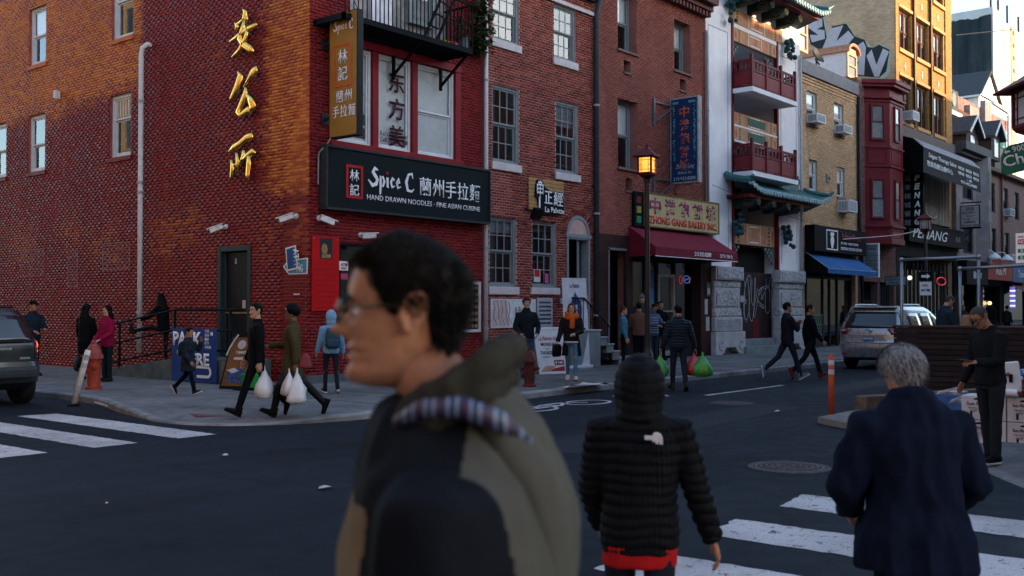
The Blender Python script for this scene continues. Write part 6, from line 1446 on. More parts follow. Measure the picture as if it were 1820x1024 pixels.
text('T BARISTA', fbd(.16,.66,.008), rt, lean, .26,.05, M_LET, o, th=.003); text('MIC', fbd(.38,.53,.008), rt, lean, .12,.07, mat('poster tan letters', (.30,.24,.18),.5), o, th=.003)
k = MB(); b0 = Vector(fbd(.1,1.1,-.05))
for s in (.08,.5): k.bar(fbd(s, 1.08,-.03), tuple(c - nr * .35 + rt * (s - .2)),.035)
k.build('stand_leg', M_BLACK, o); MB().lathe([(.30,.12),(.30,.16),(.05,.17)],20,(c.x + rt.x * .25, c.y + rt.y * .25,0)).build('stand_base', M_BLACK, o)
k = MB(); k.tube(smooth_line([fbd(-.03,.62,.02), fbd(.0,.75,.03), fbd(.03,.85,.02), fbd(.08,.95,.03), fbd(.12,1.04,.02)],4),.018,6); k.build('chain', mat('white chain', (.4,.38,.36),.5), o)
g = G(452,694,.12); o = thing('crate', 'bright green plastic crate on small wheels between the brown board and the smiling man', 'crate', (g[0], g[1],.12)); x, y = g
MB().box(x - .16, x + .16, y - .20, y + .20,.18,.42).build('box', mat('green plastic', (.02,.22,.045),.4,0,.1), o, bevel=.012); MB().box(x - .17, x + .17, y - .21, y + .21,.40,.44).build('rim', mat('green plastic', (.02,.22,.045),.4,0,.1), o, bevel=.01)
for dx in (-.12,.12):
 for dy in (-.16,.16): MB().tube([(x + dx - .015, y + dy, .15),(x + dx + .015, y + dy, .15)],.03,10).build('wheel', M_BLACK, o)
# hydrants, posts
def hydrant(px, py, h, m1, m2, label, rot):
 g = G(px, py, .12); o = thing('fire_hydrant', label, 'fire hydrant', (g[0], g[1],.12), 'fire hydrants', rotz=rot); s = h / .98
 P = lambda L_: [(r * s, z * s) for r, z in L_]
 MB().lathe(P([(.001,.0),(.17,.0),(.17,.05),(.135,.07),(.13,.10),(.13,.60),(.135,.62)]),22).build('barrel', m1, o, auto=35)
 MB().lathe(P([(.12,.60),(.185,.61),(.185,.66),(.175,.68),(.15,.74),(.105,.84),(.07,.89),(.06,.90),(.001,.90)]),22).build('bonnet', m2, o, auto=35)
 MB().lathe(P([(.001,.89),(.04,.89),(.04,.97),(.001,.98)]),5).build('operating_nut', m2, o)
 for a, r, L_, z in ((0,.075,.10,.40),(PI / 2,.055,.09,.46),(-PI / 2,.055,.09,.46)):
  d = Vector((math.cos(a), math.sin(a),0)); p = Vector((0,0, z * s)); k = MB(); k.tube([p + d * .10 * s, p + d * (.13 + L_ * .3) * s], r * s * .8,14); k.tube([p + d * (.13 + L_ * .3) * s, p + d * (.13 + L_) * s], r * s, 12); k.tube([p + d * (.13 + L_) * s, p + d * (.17 + L_) * s],.03 * s, 5); k.build('nozzle', m1, o, auto=35)
 k = MB()
 for j in range(8): a = 2 * PI * j / 8; k.tube([(.165 * s * math.cos(a),.165 * s * math.sin(a),.60 * s),(.165 * s * math.cos(a),.165 * s * math.sin(a),.69 * s)],.013 * s, 6)
 struct(k.build('bolt', m2, o), 'stuff')
hydrant(166,692,.96, mat('orange red enamel', (.30,.045,.025),.45,0,.25,9), mat('dull red enamel', (.26,.055,.05),.5,0,.3,9), 'orange red fire hydrant on the kerb beside the bent white post', math.radians(160))
hydrant(941,688,.80, mat('dark red enamel', (.085,.02,.02),.5,0,.4,9), mat('dark red cap', (.075,.018,.018),.5,0,.4,9), 'dark maroon fire hydrant on the kerb in front of the man in the dark jacket', math.radians(200))
g = G(131,722); o = thing('flexible_post', 'white plastic marker post leaning to the right at the kerb', 'post', (g[0], g[1],0)); M_PW = mat('scuffed white plastic', (.56,.55,.56),.5,0,.2,14)
t_ = Vector((.24 * _RT[0],.24 * _RT[1],.93)).normalized(); b = Vector((g[0], g[1],.03)); MB().tube([b, b + t_ * .82, b + t_ * .97],[.05,.05,.048],12).build('tube', M_PW, o, smooth=True); MB().lathe([(.11,0),(.11,.02),(.06,.05)],14,(g[0], g[1],0)).build('base', M_BLACK, o)
for a, c_ in ((.66,(.36,.36,.38)),(.80,(.30,.31,.33))): MB().tube([b + t_ * a, b + t_ * (a + .09)],.0515,12).build('reflector', mat('grey reflector %d' % (a * 10), c_, .3,0,.2,30), o)
a, b = G(172,719), G(216,731); k = MB(); k.bar((a[0], a[1],.04),(b[0], b[1],.04),.09,.03); tag(k.build('broken_post', M_PW), 'flat broken piece of white marker post lying by the kerb', 'debris')
g = G(212,731); MB().lathe([(.05,0),(.05,.04),(.03,.05)],8,(g[0], g[1],0)).build('stub', M_BLACK, bpy.data.objects['broken_post'])
g = G(1478,736,.1); o = thing('orange_post', 'orange marker post with white bands standing on the concrete pad', 'post', (g[0], g[1],.1)); M_OR = mat('orange plastic', (.50,.075,.025),.5,0,.12,12)
MB().tube([(g[0], g[1],.1),(g[0], g[1],.98)],.042,14).build('tube', M_OR, o, smooth=True); MB().tube([(g[0], g[1],.98),(g[0], g[1],1.0)],[.042,.034],14).build('cap', M_OR, o)
for z in (.70,.84): MB().tube([(g[0], g[1], z),(g[0], g[1], z + .075)],.0436,14).build('band', M_PW, o)
q = [G(*p, .1) for p in ((1453,741),(1534,757),(1600,740),(1600,715),(1536,725))]; k = MB(); k.prism([(a, b) for a, b in q], lambda a, b, d: (a, b, d),0,.10); struct(k.build('concrete_pad', concrete('pad concrete', (.40,.37,.34)), bevel=.012))
a = on(1530,728,2,.1); b = on(1700,700,2,.1); k = MB(); k.bar((a[0], a[1],.2),(b[0], b[1] - 1.2,.2),.22,.22); tag(k.build('timber_beam', mat('weathered beam', (.13,.09,.065),.85,0,.3,6), bevel=.01), 'weathered square timber lying on the concrete pad before the dark slatted wall', 'timber')
# sandwich board and banner of the salon
def aframe(px, py, w, h, rot, label):
 g = G(px, py, .12); o = thing('sandwich_board', label, 'sign', (g[0], g[1],.12), rotz=rot)
 for s in (1,-1):
  fr = lambda u, z, d, s=s: ((u - w / 2) * s, -s * (.30 * (1 - z / h) + .02 + d), z); q = .05
  k = MB(); k.fb(fr, 0, w, 0, q, -.015,.012); k.fb(fr, 0, w, h - q, h, -.015,.012); k.fb(fr, 0, q, q, h - q, -.015,.012); k.fb(fr, w - q, w, q, h - q, -.015,.012); k.build('frame', M_PW, o, bevel=.006)
  MB().fb(fr, q, w - q, q, h - q, -.008,.004).build('panel', mat('board white', (.52,.52,.53),.5,0,.08), o)
  if s == 1:
   T = lambda t, u, z, ww, hh, m_, **kw: text(t, fr(u, z, .006),(s, 0,0), Vector((0, s * .30 / h, 1)), ww, hh, m_, o, th=.003, **kw)
   T('La Palette Nails', .10, h * .72, w - .2,.10, mat('pink print', (.35,.06,.09),.5), shear=.3, bold=.02); T('MONDAY', .15, h * .60, w - .36,.085, M_INK2, bold=.03); T('TO', .26, h * .51,.12,.06, M_INK2); T('THURSDAY', .12, h * .42, w - .34,.085, M_INK2, bold=.03); T('10AM - 7PM', .16, h * .35, w - .38,.045, M_INK2)
   k = MB(); k.prism([(w - .14 + .075 * math.cos(t_), h * .56 + .085 * math.sin(t_)) for t_ in [2 * PI * j / 14 for j in range(14)]], fr, .004,.008); k.fb(fr, w - .34, w - .07, h * .19, h * .30,.004,.008); k.prism([(.07,.07),(w - .07,.07),(w - .07, h * .17),(.3, h * .10)], fr, .004,.007); k.build('red_print', mat('poster crimson', (.24,.02,.035),.5), o)
   T('15', w - .18, h * .54,.085,.05, M_LET, bold=.02); T('$ 160', w - .31, h * .215,.2,.07, M_LET, bold=.02); MB().prism([(.07,.08),(.34,.07),(.5,.20),(.2,.2)], fr, .007,.010).build('picture', mat('skin print', (.38,.22,.15),.5), o)
 return o
aframe(972,664,.80,1.12, math.radians(-22), 'white folding sandwich board with MONDAY TO THURSDAY salon prices behind the maroon hydrant')
g = (8.25,-.95); o = thing('banner_stand', 'tall white roll-up banner with a blue drawing of a face leaning by the brick house', 'banner', (g[0], g[1],.12), rotz=math.radians(-12)); w, h = .86,2.35
fr = lambda u, z, d: (u - w / 2,-d + .16 * z / h, z); MB().fb(fr, 0, w, .06, h, -.004,.004).build('sheet', mat('banner white', (.50,.52,.56),.5,0,.08), o); MB().box(-.46,.46,-.10,.10,0,.08).build('base', M_PW, o, bevel=.01); MB().fb(fr, -.01, w + .01, h, h + .03,-.012,.012).build('top_bar', M_PW, o); MB().bar((.42,.1,1.9),(.6,.55,0),.025).build('prop', M_PW, o)
k = MB(); M_NV = mat('blue drawing', (.06,.075,.20),.5,0,.3,14); k.prism([(.36,1.30),(.52,1.14),(.62,1.22),(.66,1.60),(.60,1.80),(.50,1.92),(.44,2.02),(.38,1.90),(.30,1.74),(.36,1.66),(.52,1.68),(.50,1.4)], fr, .004,.007); k.stroke([(.38,1.52,.04),(.44,1.55,.05),(.49,1.52,.03)], fr, .004,.007); k.build('drawing', M_NV, o)
text('La Palette', Vector(fr(.26,2.12,.006)),(1,0,0),(0,0,1),.34,.12, M_INK2, o, th=.003)
k = MB(); r = random.Random(3)
for j in range(8): k.fb(fr, .1,.1 + r.uniform(.25,.62),1.06 - .07 * j, 1.09 - .07 * j, .004,.007)
k.fb(fr, .5,.76,.92,1.06,.004,.008); k.fb(fr, .1,.4,.60,.78,.004,.007); k.build('print', M_INK2, o)
# lantern posts
M_OXB = mat('oxblood lantern', (.075,.010,.012),.45,0,.25); M_PANE_LIT = None
def lit_pane():
 t = NT('lit lantern glass'); n = t.noise(t.pos(),3.2,2); t.col((.6,.25,.06)); t.val(t.b.inputs['Emission Color'], t.ramp(n, [(.3,(1,.16,.015)),(.7,(1,.34,.05))])); t.b.inputs['Emission Strength'].default_value = .62; return t.m
M_LIT = lit_pane(); M_DULL = mat('dull lantern glass', (.30,.29,.31),.35)
def lantern(x, y, base, zl, label, lit, rot=0., s=1., name='street_lamp', group='pagoda lantern street lamps'):
 o = thing(name, label, 'street lamp', (x, y, base), group, rotz=rot); h = zl - base
 MB().lathe([(.17,0),(.17,.10),(.13,.16),(.12,.55),(.085,.62),(.075,.70),(.062,.9),(.055, h - .30),(.055, h - .12),(.085, h - .10),(.085, h - .06),(.06, h - .04),(.13, h + .0)],14).build('post', mat('black lamp post', (.014,.014,.016),.4,.3), o, auto=40)
 def sq(r, z): return [(r * a, r * b, h + z) for a, b in ((1,1),(-1,1),(-1,-1),(1,-1))]
 MB().skin([sq(.06 * s, -.02), sq(.14 * s, .04), sq(.16 * s, .08), sq(.16 * s, .11)]).build('cup', M_OXB, o)
 for a in (1,-1):
  for b in (1,-1): MB().box(a * .15 * s - .018, a * .15 * s + .018, b * .15 * s - .018, b * .15 * s + .018, h + .10, h + .44).build('corner_post', M_OXB, o)
 k = MB(); k.skin([sq(.17 * s, .44), sq(.17 * s, .48), sq(.27 * s, .455), sq(.275 * s, .475), sq(.14 * s, .58), sq(.05 * s, .66), sq(.03 * s, .70)]); k.build('roof', M_OXB, o); MB().ball((0,0, h + .715),.03, None, .04).build('finial', M_OXB, o)
 for a in range(4):
  M_ = Matrix.Rotation(a * PI / 2,3, 'Z'); f = lambda u, z, d: tuple(M_ @ Vector((u, -.150 * s - d, h + z)))
  MB().fb(f, -.133 * s, .133 * s, .11,.44,-.012,-.004).build('pane', M_LIT if lit else M_DULL, o)
  k = MB()
  for u in (-.085,.085): k.fb(f, u * s - .006, u * s + .006,.11,.44,-.003,.006)
  for z in (.17,.385): k.fb(f, -.133 * s, .133 * s, z - .006, z + .006,-.003,.005)
  for u in (-.11,.11): k.fb(f, u * s - .02, u * s + .02,.272,.284,-.003,.005)
  k.build('fretwork', M_OXB, o)
 if lit:
  ld = bpy.data.lights.new('lantern_bulb', 'POINT'); ld.energy = 14; ld.color = (1,.45,.12); ld.shadow_soft_size = .12; lo = bpy.data.objects.new('lantern_bulb', ld); COL.objects.link(lo); lo.parent = o; lo.location = (0,0, h - .14 + .9); lo.location.z = h + .30
  lo['kind'] = 'helper'
 return o
lantern(6.16,-4.4,.12,4.68, 'lit orange pagoda lantern on a black post beside the bakery awning', True, .2); lantern(25.5,-4.4,.12,4.55, 'unlit dark red pagoda lantern street lamp in front of the PENANG sign', False, .1,1.1)
lx = D_ = None
p = [CAM[i] + 10.5 * _ray(1850,256)[i] for i in range(3)]; lantern(p[0], p[1],.1, p[2] + .1, 'large unlit red pagoda lantern cut off by the right edge, above the green street sign', False, .69,1.22)
# small traffic plates on the second post
o = thing('traffic_sign', 'small black one way arrow plate on the far lantern post', 'traffic sign', (25.4,-4.5,2.9)); z0 = F(1652,492,-4.5)[1]; k = MB(); XS = 25.40
fs_ = lambda u, z, d: (XS - d, -4.38 - u, z); k.fb(fs_, -.18,.30,2.72,3.05,0,.01); k.build('plate', M_BLACK, o); MB().prism([(-.1,2.84),(.1,2.84),(.1,2.78),(.22,2.885),(.1,2.99),(.1,2.93),(-.1,2.93)], fs_, .01,.014).build('arrow', M_LET, o)
o = thing('traffic_sign', 'small white parking rules plate below the one way arrow on the far lantern post', 'traffic sign', (25.4,-4.5,2.2)); MB().fb(fs_, -.16,.26,2.18,2.68,0,.01).build('plate', M_LET, o); text('NO', fs_(-.06,2.50,.012),(0,-1,0),(0,0,1),.2,.1, M_REDL, o, bold=.03); text('ANY TIME', fs_(-.12,2.32,.012),(0,-1,0),(0,0,1),.34,.10, M_INK2, o, bold=.03)
# green street name sign and parking sign at the right edge
q0 = Vector([CAM[i] + 11. * _ray(1777,297)[i] for i in range(3)]); rt = Vector((_RT[0] * .93 + _FW[0] * .15, _RT[1] * .93 + _FW[1] * .15,.235)).normalized(); up = Vector((0,0,1)) - rt * rt.z; up.normalize(); nr = rt.cross(up)
M_GRN = mat('street sign green', (.012,.12,.075),.4,0,.08); o = thing('street_sign', 'green street name plate with white letters at the right edge', 'street sign', tuple(q0)); fz = lambda u, z, d: tuple(q0 + rt * u + up * z + nr * d)
MB().prism([(0,-.06),(.035,.10),(.09,.17),(.16,.20),(1.3,.20),(1.3,-.10),(.035,-.10)], fz, 0,.02).build('plate', M_GRN, o)
text('Cherry St', q0 + rt * .03 + up * -.055 + nr * .024, rt, up, .86,.155, M_LET, o, bold=.012); text('900', q0 + rt * .17 + up * .115 + nr * .024, rt, up, .15,.065, M_LET, o)
k = MB(); k.prism([(.07,.14),(.10,.165),(.10,.148),(.14,.148),(.14,.13),(.10,.13),(.10,.115)], fz, .02,.024); k.build('arrow', M_LET, o)
q0 = Vector([CAM[i] + 10.2 * _ray(1806,540)[i] for i in range(3)]); o = thing('parking_sign', 'white NO STOPPING parking plate with red and green panels at the right edge', 'street sign', tuple(q0)); rt = Vector((_RT[0], _RT[1],.06)).normalized(); up = Vector((0,0,1)); s = 10.2 / 1838
s = 10.2 / 1838 * 1.0; q0 = Vector([CAM[i] + 10.2 * _ray(1805.5,468)[i] for i in range(3)]); fz = lambda u, z, d: tuple(q0 + rt * u + up * z + nr * d); nr = rt.cross(up).normalized()
MB().fb(fz, 0,.40,0,53 * s, 0,.012).build('plate', M_LET, o); MB().fb(fz, .015,.30,33 * s, 42 * s, .012,.016).build('red_panel', mat('sign red', (.42,.02,.03),.5), o)
for z in (6,18): MB().fb(fz, .015,.075, z * s, (z + 7) * s, .012,.016).build('green_panel', M_GRN, o)
text('2', fz(.03,7 * s, .018), rt, up, .03,5 * s, M_LET, o); text('3', fz(.03,19 * s, .018), rt, up, .03,5 * s, M_LET, o)
text('NO STOPPING', fz(.02,34.5 * s, .018), rt, up, .28,6 * s, M_LET, o); text('NO PARKING', fz(.02,45 * s, .014), rt, up, .28,3 * s, mat('sign red', (.42,.02,.03),.5), o); text('HOUR 8-6 PM', fz(.09,20 * s, .014), rt, up, .22,3 * s, M_GRN, o); text('HOUR 6-8 PM', fz(.09,8 * s, .014), rt, up, .22,3 * s, M_GRN, o)
# market stall at the right
WX = 6.9; ya = -9.70; st = thing('slatted_wall', 'dark brown wall of horizontal boards around the parklet', 'wall', (WX, -11,0)); M_SLAT = [mat('dark board %d' % j, c, .6,0,.3,4) for j, c in enumerate(((.026,.018,.018),(.022,.016,.017),(.032,.022,.020)))]
n = 12
for j in range(n): z = .06 + 1.26 * j / n; MB().box(WX, WX + .05,-14.5, ya, z, z + 1.26 / n - .012).build('board', M_SLAT[j % 3], st, bevel=.004)
MB().box(WX - .03, WX + .12,-14.5, ya + .02,1.325,1.365).build('cap_rail', mat('cap board', (.06,.035,.035),.5), st, bevel=.006)
for j in range(n): z = .06 + 1.26 * j / n; MB().box(WX + .05,14, ya - .05, ya, z, z + 1.26 / n - .012).build('board', M_SLAT[(j + 1) % 3], st)
for y in (ya - .05,-11.3,-12.9): MB().box(WX + .05, WX + .13, y - .08, y, 0,1.32).build('post', M_SLAT[0], st)
M_GALV = mat('galvanised pipe', (.22,.235,.25),.35,.7,.15)
def frame(x, px0, px1, py0, py1, label, yb=None):
 a = on(px0, py0,0, x); b = on(px1, py1,0, x); o = thing('pipe_frame', label, 'frame', (x, a[1],0)); r = .035
 MB().tube([(x, a[1],.0),(x, a[1], a[2])], r, 10).build('upright', M_GALV, o, smooth=True)
 MB().tube([(x, b[1],.0),(x, b[1], b[2])], r, 10).build('upright', M_GALV, o, smooth=True)
 MB().tube([a, b], r, 10).build('crossbar', M_GALV, o, smooth=True)
 for q in (a, b): MB().ball(q, .055, None, None, 10,7).build('elbow', M_GALV, o, smooth=True)
frame(9.,1602,1739,462,457, 'taller grey pipe frame standing behind the dark slatted wall'); frame(8.5,1706,1840,478,471, 'grey pipe frame reaching the right edge behind the dark slatted wall')
# boxes of produce
M_CARD = mat('white carton', (.50,.48,.49),.7,0,.12,4); M_PR = mat('purple print', (.20,.06,.12),.6)
BX = -.75; yl = on(1709,745,0, BX)[1]; yr = on(1830,745,0, BX)[1]; zt = on(1720,703,0, BX)[2]; z0 = on(1720,788,0, BX)[2]; zm = (zt + z0) / 2
o = thing('pallet', 'dark timber pallet under the white fruit cartons', 'pallet', (BX, -13.5,0));
for j in range(3): MB().box(BX + .02, BX + 1.2, yr - .4 + .0 + j * .5, yr - .3 + j * .5,-.0, z0 - .005).build('bearer', mat('pallet wood', (.07,.045,.04),.8), o)
MB().box(BX + .01, BX + .05, yr - .4, yl, .0, z0 - .01).build('skirt', mat('pallet wood', (.07,.045,.04),.8), o)
W_ = .50; pos_ = ['upper', 'lower']
for j, (a, b) in enumerate(((zm + .004, zt),(z0, zm - .004))):
 for i in range(2):
  y1 = yl - i * (W_ + .015); y0 = y1 - W_ if i == 0 else y1 - .62
  o = thing('carton', 'white printed fruit carton, %s one %s' % (pos_[j],('nearest the gray haired man' if i == 0 else 'behind the man with the phone')), 'carton', (BX, (y0 + y1) / 2, a), 'white fruit cartons')
  MB().box(BX, BX + .40, y0, y1, a, b).build('box', M_CARD, o, bevel=.006); fr = lambda u, z, d: (BX - d, y1 - u, a + z * (b - a))
  text('Sun Pharms, Inc.' if i else 'Sun Pharms', fr(.06,.60,.003),(0,-1,0),(0,0,1),.30,.045, M_PR, o, th=.003, bold=.02); text('PRODUCE OF USA', fr(.08,.46,.003),(0,-1,0),(0,0,1),.28,.02, M_PR, o, th=.003); text('KEEP COOL', fr(.10,.34,.003),(0,-1,0),(0,0,1),.2,.02, M_PR, o, th=.003)
  k = MB(); k.fb(fr, .10,.125,.10,.34,.001,.004); k.fb(fr, .36,.385,.10,.34,.001,.004); k.prism([(.20 + .06 * math.cos(t_),.84 + .09 * math.sin(t_)) for t_ in [PI * q / 8 for q in range(9)]], fr, .001,.004); k.build('slot', M_BLACK, o)
M_BAGB = mat('blue plastic', (.03,.10,.28),.35,0,.3,8); M_FRU = mat('red produce', (.16,.04,.035),.5,0,.6,14); M_FRG = mat('green produce', (.09,.13,.03),.5,0,.4,14)
r = random.Random(12); o = thing('grapes', 'heap of dark red and green produce on top of the cartons', 'produce', (BX + .3, yr, zt))
for nm, mt, n_ in (('fruit', M_FRU, 90),('leaf', M_FRG, 40)):
 k = MB()
 for j in range(n_): k.ball((BX + r.uniform(-.0,.5), r.uniform(yr - .05, yl - .35), zt + .02 + abs(r.gauss(0,.07))), r.uniform(.018,.035), None, None, 6,5)
 struct(k.build(nm, mt, o, smooth=True), 'stuff')
a = on(1783,697,0, BX - .05); b = on(1809,699,0, BX - .05); tag(MB().tube([a, b],.045,14).build('plastic_roll', M_LET, auto=40), 'white roll of plastic lying across the cartons', 'roll'); MB().tube([Vector(b), Vector(b) + (Vector(b) - Vector(a)).normalized() * .004],.022,10).build('roll_core', M_BLACK, bpy.data.objects['plastic_roll'])
q = on(1800,672,0, BX + .1); o = thing('foam_box_lid', 'white foam box end standing upright behind the produce', 'box', tuple(q)); MB().obox(q, (.06,.02,0),(0,-.085,.012),(.03,.03,.19)).build('lid', mat('foam white', (.55,.55,.57),.8,0,.06), o, bevel=.012); MB().obox((q[0] - .085, q[1], q[2]),(.004,0,0),(0,-.02,0),(0,0,.05)).build('print', M_BLACK, o)
q = on(1806,672,0, BX + .35); o = thing('plastic_bag', 'crumpled blue and white plastic bags beside the foam box', 'bag', tuple(q)); k = MB()
for j in range(16): k.ball((q[0] + r.uniform(0,.3), q[1] + r.uniform(-.35,.12), q[2] + r.uniform(-.10,.06)), r.uniform(.04,.09), None, r.uniform(.03,.06),7,5)
k.build('bag', M_BAGB, o); k = MB()
for j in range(7): k.ball((q[0] - .08 + r.uniform(0,.1), q[1] + r.uniform(-.3,.1), q[2] + r.uniform(-.02,.09)), r.uniform(.02,.05), None, .03,6,5)
k.build('bag', M_LET, o)
TX = 0.2
for i, (pa, pb) in enumerate((((1665,700),(1706,690)),((1690,715),(1712,706)))):
 a = on(*pa, 0, TX + .3 * (1 - i)); b = on(*pb, 0, TX + .3 * (1 - i)); o = thing('fish_crate', 'blue plastic crate with a white toothed rim, ' + ('farther' if i == 0 else 'nearer') + ' one left of the cartons', 'crate', tuple(a), 'blue crates left of the cartons')
 A = Vector(a); B = Vector(b); d = (B - A); d.z = 0; L = d.length; d.normalize(); nn = Vector((d.y, -d.x, 0)); nn = -nn if nn.x < 0 else nn; z = a[2]
 MB().obox(A + d * L / 2 + nn * .2 + Vector((0,0,-.14)), d * (L / 2 + .05), nn * .2, Vector((0,0,.14))).build('box', M_BAGB, o, bevel=.01)
 k = MB(); k.bar(A + Vector((0,0,.0)), B + Vector((0,0,.0)),.02)
 for j in range(9): p = A + (B - A) * (j + .5) / 9; k.obox(p + Vector((0,0,.012)), d * .008, nn * .01, Vector((0,0,.014)))
 k.build('rim', M_PW, o)
 MB().obox(A + d * L / 2 + nn * .2 + Vector((0,0,.01)), d * L / 2, nn * .18, Vector((0,0,.02))).build('contents', mat('pale contents', (.30,.32,.36),.6,0,.6,20), o)
 for s in (0,1): MB().obox(A + d * L * s + nn * .2 + Vector((0,0,-.14 - (z - .28) / 2)), d * .03, nn * .2, Vector((0,0, max(.02,(z - .28) / 2)))).build('stand', mat('pallet wood', (.07,.045,.04),.8), o)
# wires across the street
def wire(pts, label): tag(MB().tube(smooth_line(pts, 6),.008,5).build('overhead_wire', M_DARK), label, 'wire')
a = F(1252,330,.15); b = F(1420,420,1.1); wire([(a[0],-.15, a[1]),((a[0] + b[0]) / 2,-.6,(a[1] + b[1]) / 2 - .15),(b[0],-1.1, b[1])], 'thin wire slung in front of the lower green tiled roof')
a = F(1455,428,.3); b = F(1640,386,.3); tag(MB().tube(smooth_line([(a[0],-.3, a[1]),((a[0] + b[0]) / 2,-1.2,(a[1] + b[1]) / 2 - .3),(b[0],-.4, b[1])],6),.02,5).build('overhead_wire', M_STONE), 'pale cable slung from the black shop sign past the red bay', 'wire')
a = F(1678,66,.3); b = F(1740,62,.3); tag(MB().tube([(a[0],-.3, a[1]),(b[0],-1.5, b[1])],.03,5).build('flag_pole', M_DARK), 'thin dark pole sticking out from the top of the sunlit loft', 'pole')
# vehicles
class Car:
 """a car body as stacked rounded outlines: each level gives rear end, front end and half width"""
 def __init__(s, lv, p=7): s.lv = lv; s.p = p
 def at(s, z):
  L = s.lv
  if z <= L[0][0]: return L[0][1:]
  for a, b in zip(L, L[1:]):
   if z <= b[0]:
    f = (z - a[0]) / (b[0] - a[0]); return tuple(a[i] + (b[i] - a[i]) * f for i in (1,2,3))
  return L[-1][1:]
 def rear(s, y, z, off=0.):
  x0, x1, w = s.at(z); xc, hl = (x0 + x1) / 2,(x1 - x0) / 2; q = max(0.,1 - min(1, abs(y) / w) ** s.p) ** (1 / s.p); return (xc - hl * q - off, y, z)
 def side(s, x, z, sg, off=0.):
  x0, x1, w = s.at(z); xc, hl = (x0 + x1) / 2,(x1 - x0) / 2; q = max(0.,1 - min(1, abs(x - xc) / hl) ** s.p) ** (1 / s.p); return (x, sg * (w * q + off), z)
 def body(s, nz=3, n=72):
  zs = []
  for a, b in zip(s.lv, s.lv[1:]):
   for k in range(nz): zs.append(a[0] + (b[0] - a[0]) * k / nz)
  zs.append(s.lv[-1][0]); m = MB(); rings = []
  for z in zs:
   x0, x1, w = s.at(z); xc, hl = (x0 + x1) / 2,(x1 - x0) / 2; r = []
   for k in range(n):
    t = 2 * PI * k / n; c, sn = math.cos(t), math.sin(t); r.append((xc + hl * math.copysign(abs(c) ** (2 / s.p), c), w * math.copysign(abs(sn) ** (2 / s.p), sn), z))
   rings.append(r)
  m.skin(rings); return m
 def patch(s, fn, poly_rows, th=.008):
  """rows: list of (z, [a...]) -> thin raised panel following the body"""
  m = MB(); rows = poly_rows; n = len(rows[0][1])
  for off in (th,):
   vs_ = [fn(a, z, off) for z, A in rows for a in A] + [fn(a, z, -.01) for z, A in rows for a in A]; N = len(rows) * n
   fs = [(i * n + j, i * n + j + 1,(i + 1) * n + j + 1,(i + 1) * n + j) for i in range(len(rows) - 1) for j in range(n - 1)]
   rim = list(range(n)) + [i * n + n - 1 for i in range(1, len(rows))] + [(len(rows) - 1) * n + j for j in range(n - 2,-1,-1)] + [i * n for i in range(len(rows) - 2,0,-1)]
   fs += [(rim[i], rim[(i + 1) % len(rim)], rim[(i + 1) % len(rim)] + N, rim[i] + N) for i in range(len(rim))]
   m.add(vs_, fs)
  return m
lsp = lambda a, b, n: [a + (b - a) * i / (n - 1) for i in range(n)]
M_CG = mat('car glass', (.012,.014,.017),.04,0,.05, coat=.6); M_TYRE = mat('tyre rubber', (.012,.012,.012),.85); M_RIM = mat('alloy', (.30,.31,.32),.35,.8); M_TL = mat('tail lamp red', (.16,.008,.010),.12,0,.1, coat=1.); M_TLW = mat('tail lamp clear', (.45,.42,.42),.12,0,.1, coat=1.)
def wheel(o, x, y, r, w):
 sg = 1 if y > 0 else -1
 wv = MB(); wv.skin([[(x + rr * math.cos(2 * PI * k / 22), y + dy, r + rr * math.sin(2 * PI * k / 22)) for k in range(22)] for rr, dy in ((r * .62,-w / 2),(r * .94,-w / 2),(r, -w / 2 + .03),(r, w / 2 - .03),(r * .94, w / 2),(r * .62, w / 2))])
 wo = wv.build('wheel', M_TYRE, o, auto=40); MB().skin([[(x + rr * math.cos(2 * PI * k / 22), y + sg * dy, r + rr * math.sin(2 * PI * k / 22)) for k in range(22)] for rr, dy in ((r * .62, w / 2 - .03),(r * .55, w / 2 - .05),(r * .2, w / 2 - .02),(.01, w / 2 - .02))]).build('rim', M_RIM, wo, auto=40)
